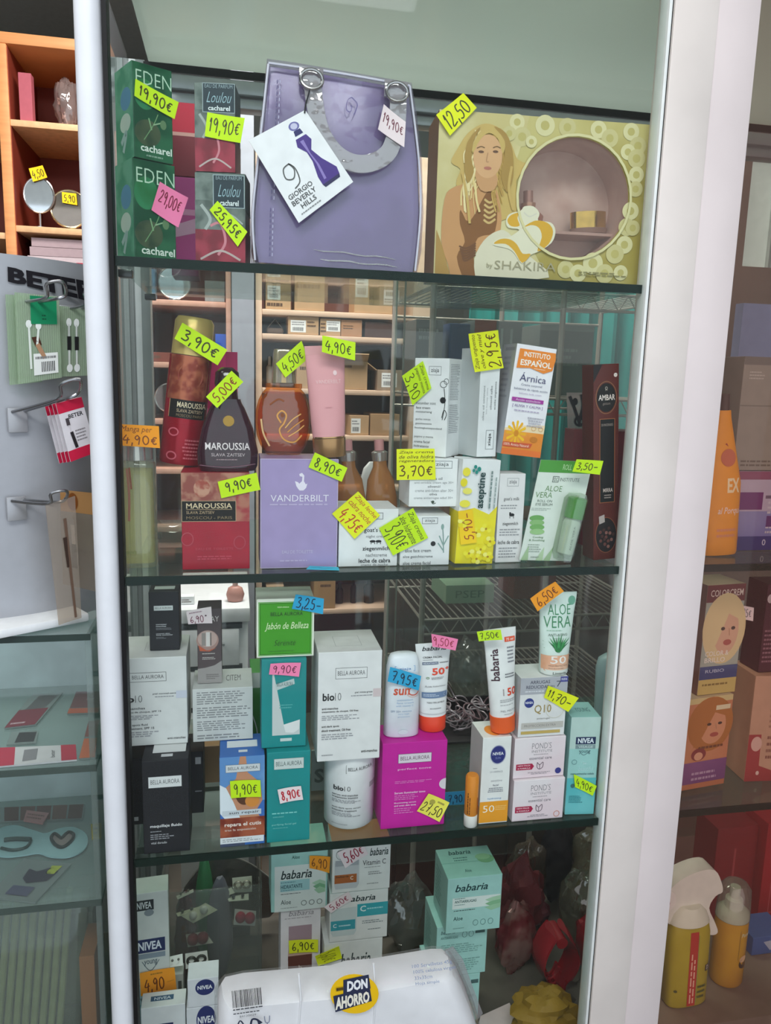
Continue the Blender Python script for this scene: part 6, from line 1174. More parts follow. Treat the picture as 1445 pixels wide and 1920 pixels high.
v3 = vit('white cream box with a yellow 5,60 tag low in the vitamin stack', (605, 1862), 712, (609, 1770), Z4, '#d8d8d6', [bab(.28, .13, .80, .28), G(.6, .32, .76, .36, 1, '#8a8a8a'), R(.0, .55, 1, 1, '#e6dfd2'), E(.25, .85, .2, .12, '#e0c8a0')], [([(635, 1773), (641, 1796), (596, 1810), (590, 1792)], 'Y', '5,60€', dict(rect=(.1, .2, .9, .8)))])
v2 = vit('white and turquoise cream box with a 5,60 tag in the middle of the stack', (617, 1770), 725, (619, 1677), v3.top, '#d8dedc', [bab(.27, .08, .78, .20), R(.47, .26, 1, .52, '#2fa8b4'), T('C', .52, .30, .62, .42, '#e4f4f4', .02), G(.64, .34, .95, .4, 1, '#9fdce0'), P([(.02, .32), (.46, .30), (.46, .80), (.42, .88), (.06, .88), (.02, .8)], '#cdd6d6'), R(.02, .56, .44, .76, '#2f9fae'), T('C', .06, .62, .12, .70, '#e4f4f4', .02), G(.16, .64, .38, .7, 1, '#bfe6ea'), G(.56, .6, .95, .68, 2, '#8a9294'), G(.66, .78, .95, .82, 1, '#8a9294')], [([(607, 1700), (653, 1671), (661, 1686), (621, 1711)], 'w', '5,60€', dict(ink='#a02848', rect=(.1, .2, .9, .8)))])
v1 = vit('white and orange vitamin cream box at the top of the stack', (622, 1672), 730, (623, 1586), v2.top, '#c9743c', [bab(.64, .12, .96, .28), T('Vitamin C', .52, .36, .92, .47, '#4a4a4c', .005), G(.55, .50, .9, .53, 1, '#a0a0a0'), G(.62, .60, .92, .68, 2, '#8a8a8c'), R(.0, 0, 1, .05, '#c9743c'), RG(.13, .2, .07, .1, .01, '#9a9a9a'), P([(.04, .36), (.46, .34), (.46, .84), (.42, .92), (.06, .92), (.04, .84)], '#c9c9cc'), R(.05, .32, .45, .44, '#a8aab0'), R(.04, .62, .42, .80, '#b5622c'), T('babaria', .06, .635, .28, .68, '#3a2a1c', .01, .2), T('C', .31, .66, .36, .74, '#f4e4d4', .02), G(.6, .84, .9, .88, 1, '#a0a0a0')], [([(632, 1598), (679, 1580), (690, 1600), (647, 1627)], 'w', '5,60€', dict(ink='#a01c3c', rect=(.12, .2, .92, .8), w=.04))])
def green(label, bl, xr, tl, Y, z, h, ops, top=(), yaw=0):
    return C('cream_box', label, 'cream box', bl, xr, tl, Y, z, .068, MINT, yaw=yaw, lean=False, h=h, front=ops, top=top, left=[G(.15, .15, .6, .8, 9, '#7fb0aa'), ])
m3 = green('mint aloe cream box lowest in the green stack', (803, 1920), 895, (808, 1836), .13, Z4, None, [G(.3, .1, .7, .3, 2, '#6f9a94'), R(.82, .12, .97, .2, '#4a6464'), G(.6, .4, .95, .8, 4, '#7fa8a2')])
m2 = green('mint aloe cream box showing its ingredients in the middle of the green stack', (815, 1832), 909, (818, 1740), .13, m3.top, W(815, 1740, .13).z - m3.top - .001, [T('babaria', .08, .08, .36, .15, '#2f5654', .01, .25), T('ANTIARRUGAS', .08, .2, .42, .25, '#4a6e6c', .005), RG(.55, .19, .05, .06, .008, '#4a6e6c'), RG(.68, .19, .05, .06, .008, '#4a6e6c'), R(.76, .12, .95, .19, '#3f5c5a'), G(.1, .35, .92, .55, 5, '#7fa8a2'), G(.3, .66, .92, .92, 6, '#7fa8a2')])
al = [P([(.70, .44 + .07 * k), (.84, .40 + .07 * k), (.99, .38 + .07 * k), (.99, .46 + .07 * k), (.82, .50 + .07 * k)], c) for k, c in enumerate(('#a9cfae', '#86b98f', '#9cc7a3'))]
m1 = green('mint aloe anti-wrinkle cream box on top of the green stack', (835, 1743), 936, (840, 1650), .115, m2.top, W(838, 1650, .115).z - m2.top, [R(.1, .36, .98, .56, '#dfe9e4'), bab(.14, .12, .74, .25, '#143c40'), T('ANTIARRUGAS', .14, .405, .54, .455, '#2f5a58', .02), G(.14, .36, .42, .39, 1, '#5f8a88'), G(.14, .475, .4, .5, 1, '#5f8a88'), G(.13, .58, .58, .605, 1, '#1f2f30'), T('Aloe', .13, .70, .3, .77, '#2f5a58', .01), G(.13, .9, .4, .93, 1, '#7fa8a2')] + al + [RG(q, .84, .05, .055, .008, '#5f8a88') for q in (.54, .68, .82)], top=[T('babaria', .2, .1, .62, .24, '#1f4a4c', .01, .25), G(.25, .32, .56, .48, 2, '#5f8a88'), T('Aloe', .36, .74, .48, .84, '#3f6a68'), R(0, .5, 1, .52, '#8fc0b8'), E(.84, .45, .16, .14, '#7fb088'), E(.8, .38, .14, .1, '#9cc7a0')], yaw=0)
# nivea boxes at the left
n3 = C('cream_box', 'tall pale cream tube box at the left of the cabinet floor with an orange tag', 'cream box', (259, 1905), 322, (259, 1678), .14, Z4, .034, '#d6dad6', yaw=4, lean=False, front=[P([(0, .5), (1, .5), (1, 1), (0, 1)], pm('#a8c9cf', .4)), R(0, .66, 1, 1, pm('#6fb0bc', .4, c2='#8cc0c8', scale=14)), R(.04, .04, .58, .10, '#2a3034'), T('NIVEA', .1, .05, .52, .09, '#dfe4e4', .02), R(.02, .27, .88, .35, '#1f2c5c'), T('NIVEA', .1, .285, .78, .335, '#e8ecf4', .03), R(.02, .355, .88, .385, '#8a98a4'), T('young', .26, .395, .64, .43, '#5a6a74', .01), S([(.2, .40), (.44, .46), (.7, .40)], .02, '#5a6a74'), E(.44, .115, .14, .02, '#8a949a'), RG(.12, .52, .09, .022, .012, '#5a6a74'), T('beautiful', .36, .54, .98, .58, '#a8b4b4', 0, .1), T('crema antimanchas', .02, .61, .98, .635, '#4a5a5c', .01), E(.26, .72, .12, .03, '#6a8a8c'), G(.1, .93, .7, .97, 2, '#3f7a86')], left=[])
price(n3.r, [(262, 1824), (327, 1813), (331, 1853), (264, 1867)], 'o', '4,90', n3.p0, n3.n, ink='#7a3a10', rect=(.12, .35, .7, .88), w=.035, extra=[G(.3, .08, .8, .22, 1, '#b57a1c'), S([(.75, .6), (.95, .55)], .012, '#b5701c')])
n4 = C('cream_box', 'white cream box with a dark name bar at the bottom left front', 'cream box', (268, 2010), 350, (268, 1892), .10, Z4, .026, '#e0e2e4', lean=False, front=[R(.1, .22, .72, .36, '#1f2c5c'), T('NIVEA', .18, .245, .66, .335, '#e8ecf4', .03)], top=[R(.2, .3, .72, .62, '#3a5c7c'), T('NIVEA', .28, .38, .66, .56, '#cfd8e4', .02)])
n5 = C('cream_box', 'lower white cream box with a round blue emblem beside the napkins', 'cream box', (352, 2010), 412, (350, 1892), .09, Z4, .03, '#dfe0e6', lean=False, front=[E(.6, .16, .3, .17, '#26306c'), T('NIVEA', .34, .12, .86, .21, '#f0f0f6', .03)])
n6 = C('cream_box', 'upper white cream box with a round blue emblem beside the napkins', 'cream box', (352, 1890), 410, (350, 1838), .09, n5.top, .03, '#dfe0e6', lean=False, front=[E(.56, .32, .31, .28, '#26306c'), T('NIVEA', .32, .25, .8, .39, '#f0f0f6', .03)])
# acrylic bin with earring cards
AC = film('#eef0ee', .10, '#b4b8b2', refl=.04, edge=.6, rough=.05)
ab = thing('acrylic_bin', 'scratched clear acrylic bin holding earring cards on the cabinet floor', 'bin', Matrix.Translation((W(430, 1800, .22).x, .25, Z4 + .0006)))
x0, x1 = -.094, .046
for nm, a in (('front_wall', (x0, x1, -.062, -.059, 0, .212)), ('back_wall', (x0, x1, .058, .061, 0, .212)), ('side_wall', (x0, x0 + .003, -.059, .058, 0, .212)), ('side_wall', (x1 - .003, x1, -.059, .058, 0, .212)), ('bottom', (x0, x1, -.062, .061, -.0, .003))):
    MB().box(*a, AC, .0006).build(nm, ab)
def ear(label, px, Y, stud, card='#dcdacb', kind='ball', sc=1.0, bend=0.0):
    c = [W(x, y, Y + dy) for (x, y), dy in zip(px, (.012, .012, 0, 0))]
    F, a = quadF(c, bend); loc = (c[2] + c[3]) / 2
    r = thing('earring_card', label, 'earrings', Matrix.Translation(loc))
    slab('card', F, a, pm(card, .6), [], r, th=.0008, nu=2, nv=2)
    inv = r.matrix_world.inverted()
    for u in (.28, .72):
        p = inv @ F(u, .5, .003)
        g = MB(); rr = .0042 * sc
        if kind == 'ball': g.loft([[p + Vector((rr * math.sin(t) * math.cos(q), rr * math.sin(t) * math.sin(q), rr * math.cos(t))) for q in (2 * math.pi * k / 12 for k in range(12))] for t in (math.pi * j / 7 for j in range(1, 7))], pm(stud, .3))
        else: g.tube([p + Vector((rr * 1.3 * math.cos(q), -.001, rr * 1.3 * math.sin(q))) for q in (2 * math.pi * k / 14 for k in range(14))], rr * .45, pm(stud, .25, metal=.6), 8, True)
        g.build('stud', r)
    return r
ear('cream card with two silver flower studs topmost in the bin', [(435, 1646), (472, 1642), (472, 1672), (437, 1674)], .27, '#b5aea0', kind='ring')
ear('tilted cream card with two pearl studs left in the bin', [(340, 1718), (385, 1693), (408, 1706), (362, 1731)], .215, '#e4e0d8', card='#dedbc0', sc=1.4)
ear('narrow cream card with two dark studs under the silver flowers', [(396, 1677), (434, 1664), (440, 1674), (402, 1687)], .265, '#3a3a3a', sc=.6)
ear('narrow white card with two small dark studs at the right of the bin', [(425, 1682), (466, 1675), (466, 1687), (429, 1690)], .255, '#2f2f33', sc=.6)
ear('narrow cream card at the left behind the tall tube box', [(330, 1680), (362, 1667), (363, 1672), (333, 1686)], .26, '#6a6a5c', sc=.5)
ear('pale cream card lying low at the left of the bin', [(330, 1712), (372, 1700), (370, 1710), (333, 1718)], .24, '#5c5c44', card='#cfccb0', sc=.6)
ear('cream card with two dark red oval earrings in the bin', [(348, 1752), (384, 1746), (400, 1768), (352, 1776)], .205, '#8a2430', card='#d8d2c4', sc=2.0)
ear('white card with a big red stone earring at the right end of the bin', [(440, 1704), (480, 1708), (478, 1736), (438, 1734)], .225, '#b02a48', card='#e0dfdb', sc=1.9)
ear('white card with two metal ring studs in front of the bin', [(347, 1788), (388, 1782), (391, 1808), (348, 1817)], .175, '#5a5a56', card='#e2e2dc', kind='ring')
ear('small white card with one brown hook standing above the emblem box', [(352, 1812), (376, 1800), (392, 1824), (352, 1832)], .165, '#8a7a5c', card='#dddcd2', kind='ring', sc=.8)
ear('white barcode card between the tall tube box and the ring studs', [(316, 1794), (342, 1788), (343, 1810), (317, 1814)], .150, '#6a6a66', card='#e0e2de', sc=.4)
rr_ = random.Random(3)
def lump(name, label, cat, px, Y, z, rad, m, seed, amp=.3):
    p = W(px[0], px[1], Y); p.z = z
    return blob(name, label, cat, p, rad, m, seed, amp, res=14)
lump('hair_scrunchie', 'dark red velvet scrunchie among the earring cards', 'hair scrunchie', (348, 1760), .272, Z4 + .0045, (.014, .013, .07), pm('#6a1f2a', .7, bump=.4), 5)
lump('earring_box', 'grey mauve ribbed little box in the middle of the bin', 'box', (412, 1715), .268, Z4 + .0045, (.019, .012, .085), pm('#8d8996', .4), 2, .1)
lump('earring_box', 'green glassy trinket box in the bin', 'box', (384, 1690), .285, Z4 + .0045, (.014, .012, .098), pm('#4f9a64', .2), 6, .12)
hc = thing('hair_clip_card', 'clear card with rows of dark oval hair rings leaning behind the bin', 'card', Matrix.Translation((W(410, 1700, .34).x, .36, Z4)))
ov = crom([(330, 1700), (355, 1650), (385, 1618), (420, 1604), (470, 1622), (505, 1650), (505, 1720), (330, 1720)], 4)
inv = hc.matrix_world.inverted()
f_ = [inv @ W(x, y, .36) for x, y in ov]; g = MB(); g.loft([f_, [p + Vector((0, .002, 0)) for p in f_]], film('#b9b4b0', .25, '#4a3c3a', refl=.08, edge=.4)); g.build('card', hc)
MB().tube([inv @ W(x, y, .358) for x, y in crom([(345, 1665), (385, 1616), (420, 1603), (470, 1620), (508, 1648)], 5)], .0012, pm('#b5aeaa', .2), 6).build('rim', hc)
MB().box(-.05, .05, -.004, .006, .001, .02, pm('#3a3230', .5), .002).build('foot', hc)
for k in range(5):
    for q in (0, 1):
        x, y = (407 - 11 * k, 1620 + 10 * k) if q == 0 else (430 - 11 * k, 1632 + 9.5 * k)
        c = inv @ W(x, y, .357)
        MB().tube([(c.x + .0058 * math.cos(a), c.y, c.z + .0035 * math.sin(a)) for a in (2 * math.pi * i / 18 for i in range(18))], .0014, pm('#171416', .25), 8, True).build('hair_ring', hc)
C('cream_box', 'small grey white carton under the barcode card beside the tall tube box', 'cream box', (324, 1905), 346, (324, 1828), .162, Z4, .02, '#c9ccc6', lean=False, front=[R(.55, .1, .85, .3, '#5a5c58')])
# heap at the right end of the floor
BAGM = film('#cfc8b4', .35, '#a8a288', refl=.15, edge=.6, bump=.8, scale=30)
lump('plastic_bag', 'crumpled clear bag of olive clips high in the right heap', 'bag', (1110, 1740), .335, Z4, (.045, .04, .075), BAGM, 11, .25)
lump('plastic_bag', 'crumpled clear bag in front of the olive clips bag', 'bag', (1085, 1760), .265, Z4, (.036, .03, .06), film('#c9c8bc', .3, '#8f8c78', refl=.15, edge=.6, bump=.8, scale=34), 14, .3)
lump('fabric_flower', 'dark red fabric flower behind the mint stack', 'hair ornament', (965, 1740), .27, Z4, (.04, .03, .07), pm('#6a2226', .6, bump=.7, scale=90), 17, .5)
lump('packet', 'silver and red foil packet leaning beside the mint stack', 'packet', (965, 1800), .21, Z4, (.03, .015, .06), pm('#8f6a62', .25, metal=.4, c2='#6a1f24', scale=25), 21, .35)
lump('packet', 'black packet with white marks high at the back of the right heap', 'packet', (1040, 1650), .36, Z4, (.03, .012, .085), pm('#1d1a1c', .4, c2='#3a3436', scale=30), 41, .2)
lump('plastic_bag', 'crumpled brownish clear bag at the back between the mint stack and the black packet', 'bag', (985, 1680), .35, Z4, (.035, .02, .065), film('#c9b8a4', .35, '#8a7a68', refl=.12, edge=.6, bump=.8, scale=36), 44, .3)
lump('plastic_bag', 'crumpled grey clear bag on the floor between the cream box stacks', 'bag', (765, 1740), .29, Z4, (.04, .03, .06), film('#d2d4d0', .3, '#8f918c', refl=.15, edge=.6, bump=.8, scale=32), 47, .35)
lump('hair_scrunchie', 'maroon scrunchie on the floor in front of the brownish clear bag', 'hair scrunchie', (1000, 1800), .31, Z4, (.022, .018, .02), pm('#56202a', .7, bump=.5, scale=70), 52, .3)
lump('hair_scrunchie', 'dark brown scrunchie on the floor behind the grey clear bag', 'hair scrunchie', (720, 1700), .34, Z4, (.026, .018, .02), pm('#3a2826', .7, bump=.5, scale=70), 55, .3)
hcw = thing('hair_claw', 'large glossy red plastic hair claw at the bottom right', 'hair claw', Matrix.Translation((W(1040, 1880, .16).x, .17, Z4)))
REDC = pm('#8f1620', .15, spec=.7)
for sgn in (-1, 1):
    g = MB(); rings = []
    for j in range(13):
        t = j / 12; a = math.pi * (.12 + .80 * t)
        cx2, cz2 = sgn * .028 * math.sin(a), .012 + .088 * (1 - t)
        rings.append([Vector((cx2 + .0045 * math.cos(q), (.026 - .010 * abs(t - .4)) * math.sin(q), cz2 + .004 * math.sin(q * 2))) for q in (2 * math.pi * k / 14 for k in range(14))])
    g.loft(rings, REDC); g.build('jaw', hcw)
    g = MB()
    for k in range(5): g.tube(crom([(sgn * .012, -.02 + .01 * k, .026), (sgn * .006, -.02 + .01 * k, .010), (-sgn * .008, -.02 + .01 * k, .003)], 3), .0028, REDC, 6)
    g.build('teeth', hcw)
MB().tube([(0, -.02, .092), (0, .02, .092)], .009, REDC, 12).build('hinge', hcw)
lump('hair_claw', 'dark red round hair claw behind the glossy one', 'hair claw', (1098, 1850), .205, Z4, (.022, .022, .045), REDC, 24, .3)
lump('fabric_flower', 'ochre yellow fabric flower at the bottom right edge of the cabinet floor', 'hair ornament', (1015, 1935), .10, Z4, (.045, .03, .030), pm('#8a6a1c', .6, bump=.8, scale=70), 28, .45)
lump('hair_scrunchie', 'dark grey scrunchie at the right end of the cabinet floor', 'hair scrunchie', (1100, 1880), .12, Z4, (.028, .028, .022), pm('#4c453f', .7, bump=.6, scale=80), 30, .3)
c_ = [onplane(x, y, Vector((0, 0, Z4 + .003)), Vector((0, 0, 1))) for x, y in ((900, 1905), (955, 1880), (975, 1935), (890, 1960))]
r = thing('paper_sheet', 'pale pink paper sheet on the cabinet floor beside the napkin pack', 'paper', Matrix.Translation(sum(c_, Vector()) / 4)); F_, as2 = quadF(c_); slab('sheet', F_, as2, pm('#e3d0cc', .6), [], r, th=.001)

# ================================================================ napkin pack outside the glass
NY = -.055
zb = W(640, 1990, NY).z
nl, nr = W(404, 1840, NY).x, W(880, 1800, NY).x
npk = thing('napkin_pack', 'plastic wrapped pack of white paper napkins with a yellow emblem', 'napkins', Matrix.Translation(((nl + nr) / 2, NY + 0, zb)))
inv = npk.matrix_world.inverted()
topl = [(408, 1850), (415, 1838), (450, 1830), (540, 1822), (620, 1815), (650, 1806), (700, 1802), (760, 1792), (815, 1783), (836, 1783), (850, 1800), (868, 1840), (882, 1880), (890, 1915)]
def npoly(dy, sc=1.0):
    up_ = [inv @ W(x, y, NY + .028) for x, y in topl]
    lo_ = [Vector((up_[-1].x + .002, 0, 0)), Vector((up_[0].x - .002, 0, 0))]
    out = up_ + lo_; cz = .05
    return [Vector((p.x * sc, dy, max(0.0, cz + (p.z - cz) * sc) if p.z > .001 else 0.0)) for p in out]
PAP = pm('#f4f5f8', .7, bump=.15, scale=40)
g = MB(); g.loft([npoly(-.012, .90), npoly(-.008, .945), npoly(.004, .985), npoly(.024, 1.0), npoly(.034, .97)], PAP); nb = g.build('napkins', npk, smooth=.7)
CELL = film('#ffffff', .06, '#ffffff', refl=.05, edge=.5, bump=.7, scale=45)
g = MB(); rg = [npoly(-.0155, .92), npoly(-.010, .97), npoly(.004, 1.008), npoly(.026, 1.02), npoly(.0355, .98)]
for k, r_ in enumerate(rg):
    for i, p in enumerate(r_):
        if p.z > .004: q = .0016 * mnoise.noise(p * 60 + Vector((k, 0, 0))); p.x += q; p.z += q + .001
g.loft(rg, CELL); g.build('wrapper', npk, smooth=.5, label='clear crinkled plastic wrapper')
fin = MB(); fp = [inv @ W(x, y, NY + .02) for x, y in ((833, 1784), (850, 1776), (868, 1800), (886, 1850), (905, 1900), (893, 1915), (876, 1860))]
fin.loft([fp, [p + Vector((0, .002, 0)) for p in fp]], film('#f2f0f2', .2, '#d8d6da', refl=.15, edge=.7, bump=.7)); fin.build('wrapper_fin', npk)
art, txt_ = MB(), MB()
def NF(px):
    F, a = quadF([W(x, y, NY - .0172) for x, y in px]); return (lambda u, v, o: inv @ F(u, v, o)), a
F, a = NF([(400, 1780), (900, 1780), (900, 1980), (400, 1980)])
P_ = lambda x, y: ((x - 400) / 500, (y - 1780) / 200)
em = MB(); et = MB()
emit_ops([E(*P_(655, 1862), .091, .185, '#f6c616')], F, a, em, et)
emo = em.build('emblem', npk, label='round yellow emblem'); 
F2, a2 = NF([(622, 1836), (692, 1826), (697, 1880), (624, 1898)])
e2, t2_ = MB(), MB()
emit_ops([P([(.30, .06), (.98, .0), (1, .48), (.28, .52)], '#2c3350'), P([(.02, .5), (.98, .44), (1, .92), (.06, 1)], '#2c3350')], F2, a2, e2, e2, off0=.0008)
emit_ops([T('DON', .38, .1, .94, .44, '#f4f6fa', .05, .1), T('AHORRO', .06, .54, .95, .93, '#f4f0e0', .05, .1), G(.1, .2, .3, .42, 1, '#3a3020')], F2, a2, t2_, t2_, off0=.0014)
e2.build('emblem_band', emo, smooth=None); t2_.build('lettering', emo, smooth=None)
F3, a3 = NF([(434, 1858), (490, 1851), (494, 1902), (438, 1910)])
b_ = MB(); rr_ = random.Random(2); x = 0.0
while x < .98:
    w_ = rr_.choice((.014, .02, .03)); emit_ops([R(x, 0, min(1, x + w_), .62, '#1f2024')], F3, a3, b_, b_); x += w_ + rr_.choice((.012, .02, .024))
emit_ops([G(0, .64, 1, .74, 1, '#55575c'), G(.0, .79, 1, .88, 1, '#55575c'), T('84120029', .2, .92, .75, .99, '#55575c')], F3, a3, b_, b_); b_.build('barcode', npk, smooth=None)
F4, a4 = NF([(772, 1809), (852, 1798), (862, 1840), (776, 1850)])
b_ = MB(); emit_ops([T('100 Servilletas 45g', 0, .0, .92, .2, '#8d9cc0'), T('100% celulosa virgen', .02, .26, .98, .46, '#8d9cc0'), T('33x33cm', .03, .54, .42, .70, '#8d9cc0'), T('Hoja simple', .04, .80, .56, .98, '#8d9cc0')], F4, a4, b_, b_); b_.build('lettering', npk, smooth=None)
F5, a5 = NF([(440, 1904), (505, 1896), (506, 1935), (440, 1940)])
b_ = MB(); emit_ops([S([(.05, .7), (.15, .3), (.28, .6)], .04, '#2a3048'), S([(.45, .6), (.5, .3), (.65, .35), (.7, .6)], .06, '#2a3048'), P([(.66, .3), (.8, .5), (.66, .6)], '#2a3048'), S([(.85, .2), (.88, .5), (.98, .5), (1, .2)], .03, '#8a90a4'), S([(.93, .5), (.93, .75)], .03, '#8a90a4')], F5, a5, b_, b_); b_.build('care_marks', npk, smooth=None)
for xx in (560, 700):
    g = MB(); g.tube([inv @ W(x, y, NY - .0125) for x, y in ((xx, 1826 - (xx - 560) * .14), (xx + 4, 1870), (xx - 3, 1960))], .0012, PAP, 6); g.build('fold', npk)
st = thing('carton_plinth', 'plain carton under the napkin pack out of the frame', 'box', Matrix.Translation(((nl + nr) / 2, NY + .02, 0)))
MB().box(-.10, .10, -.028, .012, 0, zb - .0005, pm(KRAFT, .8), .002).build('carton', st)

# ================================================================ right bay behind the post
ZR1, ZR2, ZR3 = Z2, Z3, ZR
ob = V('cleaner_bottle', 'orange cleaner bottle with a dark red label beside the right post', 'bottle', (1340, 1035), (1358, 740), .06, ZR1, [('bottle', pm('#e89a24', .3), [(0, 36, .6), (.02, 38, .6), (.45, 38, .6), (.62, 28, .6), (.85, 14, .7), (.90, 12, .8)], 3), ('trigger', pm('#4a3a34', .4), [(.90, 10, 1), (1, 9, 1)])], front=[P([(.1, .9), (.08, .3), (.5, .22), (.9, .4), (.96, .9)], '#9c3426'), T('EX', .52, .46, .86, .56, '#f0dcb0', .03), T('al Porqui', .3, .66, .92, .72, '#f0d8c4', .015, .2), E(.55, .32, .2, .06, '#c46a4a'), G(.3, .8, .85, .88, 2, '#d8906a')])
pb_ = C('wipes_tub', 'white and purple container with a dark blue foot in the right bay', 'container', (1366, 1030), 1480, (1380, 884), .075, ZR1, .07, '#b5a8bc', lean=False, front=[R(0, 0, 1, .1, '#8a4c6a'), R(.0, .26, .46, .48, '#6a2a6c'), R(0, .50, 1, .82, pm('#8a86b4', .4, c2='#7a78b0', scale=8)), R(0, .82, 1, 1, '#2f2f78'), R(.5, .3, .9, .34, '#6a5a70'), T('0', .52, .86, .58, .94, '#c9c9e0', .01), G(.55, .36, .95, .8, 7, '#c4bcc8'), R(.55, .56, .9, .7, '#5a2a6c')])
C('carton', 'grey carton standing on the purple container in the right bay', 'box', (1374, 882), 1490, (1388, 668), .08, pb_.top, .07, '#8f8a80', lean=False, front=[R(0, 0, 1, .07, '#6f6c66'), G(.1, .12, .35, .2, 3, '#b0aca4'), G(.1, .9, .7, .97, 2, '#6a6258'), R(0, .42, 1, .43, '#77726a')])
def dye(label, bl, xr, tl, Y, z, front, yaw): return C('hair_dye_box', label, 'hair dye box', bl, xr, tl, Y, z, .05, '#c9bca0', yaw=yaw, lean=False, front=front, left=[R(0, 0, 1, 1, '#7d5a50')])
FACE = lambda cu, cv, k, skin='#d8a98a', hair='#dcc08a': [E(cu - .02, cv, .42 * k, .24 * k, hair), E(cu + .04, cv + .02, .24 * k, .16 * k, skin), P([(cu - .22 * k, cv - .15 * k), (cu + .1 * k, cv - .2 * k), (cu + .3 * k, cv - .05 * k), (cu + .05 * k, cv - .1 * k), (cu - .14 * k, cv + .1 * k), (cu - .3 * k, cv + .2 * k)], hair), E(cu - .04 * k, cv - .0 * k, .04 * k, .012 * k, '#4a3428'), E(cu + .16 * k, cv - .0 * k, .04 * k, .012 * k, '#4a3428'), E(cu + .07 * k, cv + .095 * k, .08 * k, .02 * k, '#b0584c'), S([(cu + .08 * k, cv), (cu + .10 * k, cv + .05 * k)], .02, '#b98868')]
d2 = dye('hair dye box with an orange toned face and purple foot in the right bay', (1276, 1512), 1356, (1296, 1312), .05, ZR2, [R(0, 0, 1, 1, pm('#d0906a', .4, c2='#c47c58', scale=9)), R(0, .0, 1, .06, '#d8c890')] + FACE(.55, .30, 1.25, '#d89a74', '#b5763c') + [R(0, .70, 1, .94, pm('#8a5a8c', .4, c2='#7a4a80', scale=12)), E(.32, .62, .17, .07, '#8a3a3a'), E(.32, .64, .1, .045, '#e0a888'), G(.3, .52, .9, .58, 1, '#7a4a30'), G(.2, .8, .9, .92, 2, '#b89ab8'), R(.62, .1, .95, .15, '#e8dcb8')], 8)
d1 = dye('hair dye box with a smiling blonde woman and brown header in the right bay', (1306, 1310), 1376, (1318, 1098), .06, d2.top, [R(0, 0, 1, .155, '#6a2c2e'), T('COLORCREM', .1, .045, .95, .105, '#eaddd4', .005), R(0, .155, 1, .74, '#a8b0a4')] + FACE(.56, .40, 1.35, '#dcb092', '#e0cc9a') + [T('COLOR &', .1, .60, .72, .645, '#f0ece0', .01), T('BRILLO', .1, .66, .64, .705, '#f0ece0', .01), R(0, .74, 1, .86, '#3c4c80'), T('RUBIO', .15, .77, .65, .8, '#b8c4dc', .01), R(0, .86, 1, 1, '#cdb870'), G(.1, .89, .85, .93, 1, '#8a7440')], 6)
price(d1.r, [(1378, 1133), (1412, 1139), (1410, 1164), (1376, 1158)], 'w', '14,75€', Vector((0, .075, 0)), Vector((0, -1, 0)), ink='#5a5a60')
rb2 = C('carton', 'beige carton with red corner at the right edge of the lower right bay', 'box', (1394, 1492), 1470, (1410, 1268), .06, ZR2, .06, '#c49a80', lean=False, yaw=-5, front=[P([(0, .55), (.3, .55), (.32, .85), (1, .95), (1, 1), (0, 1)], '#a03a3c'), E(.2, .64, .13, .07, '#d8b0a4'), G(.45, .1, .9, .5, 8, '#a57a64'), G(.45, .55, .9, .8, 4, '#8a5a4c'), E(.3, .92, .04, .02, '#e0c4b8')])
C('carton', 'dark plum carton on the beige one at the right edge', 'box', (1421, 1268), 1490, (1432, 1096), .07, rb2.top, .04, '#4a2230', lean=False, front=[E(.1, .16, .08, .05, '#c9b8bc'), G(.05, .5, .6, .9, 8, '#8a6270')])
lump('plastic_bag', 'crumpled clear bag between the hair dye and the beige carton', 'bag', (1384, 1450), .165, ZR2, (.022, .03, .075), film('#cfc4bc', .3, '#9a8880', refl=.15, edge=.6, bump=.8), 33, .3)
# spray bottle
sb = V('spray_bottle', 'yellow green spray bottle with a white trigger at the bottom right', 'spray bottle', (1280, 1905), (1292, 1700), .048, ZR3, [('bottle', pm('#b5a832', .25, c2='#a89a2c', scale=9), [(0, 38, .5), (.02, 41, .5), (.75, 41, .5), (.88, 36, .5), (.95, 20, .7)], 3), ('shoulder', pm('#d8dccc', .35), [(.86, 40, .62), (.95, 33, .7), (1.02, 20, .8)])], front=[R(.42, .16, .62, .98, '#b5342a'), P([(.62, .2), (.96, .24), (.98, .85), (.62, .96)], '#8a9a4a'), G(.45, .2, .59, .95, 2, '#e6b8a0', rot=1), R(.84, .55, .97, .62, '#2f2c24'), T('D', .88, .56, .94, .61, '#e8e4d0', .02), G(.66, .75, .92, .92, 3, '#4f5c2c'), E(.14, .8, .04, .015, '#4a5020')])
inv = sb.r.matrix_world.inverted()
hd = MB(); Lp = [(1236, 1668), (1262, 1640), (1300, 1622), (1328, 1620), (1340, 1640), (1343, 1660), (1330, 1668), (1318, 1690), (1328, 1715), (1334, 1735), (1320, 1740), (1290, 1728), (1262, 1715), (1244, 1720), (1234, 1700)]
q = [inv @ W(x, y, .06) for x, y in crom(Lp + [Lp[0]], 3)[:-1]]
hd.loft([[p + Vector((0, -.004, 0)) * 0 + Vector((0, dy, 0)) for p in q] for dy in (-.014, .014)], pm('#dfe0d8', .35)); ho = hd.build('trigger_head', sb.r, smooth=.5)
g = MB(); c = inv @ W(1244, 1690, .045)
g.loft([[Vector((c.x + .018 * math.cos(a), y, c.z + .018 * math.sin(a))) for a in (2 * math.pi * k / 20 for k in range(20))] for y in (c.y - .001, c.y + .001)], pm('#e8e6e2', .3)); g.build('nozzle_cap', ho)
g = MB()
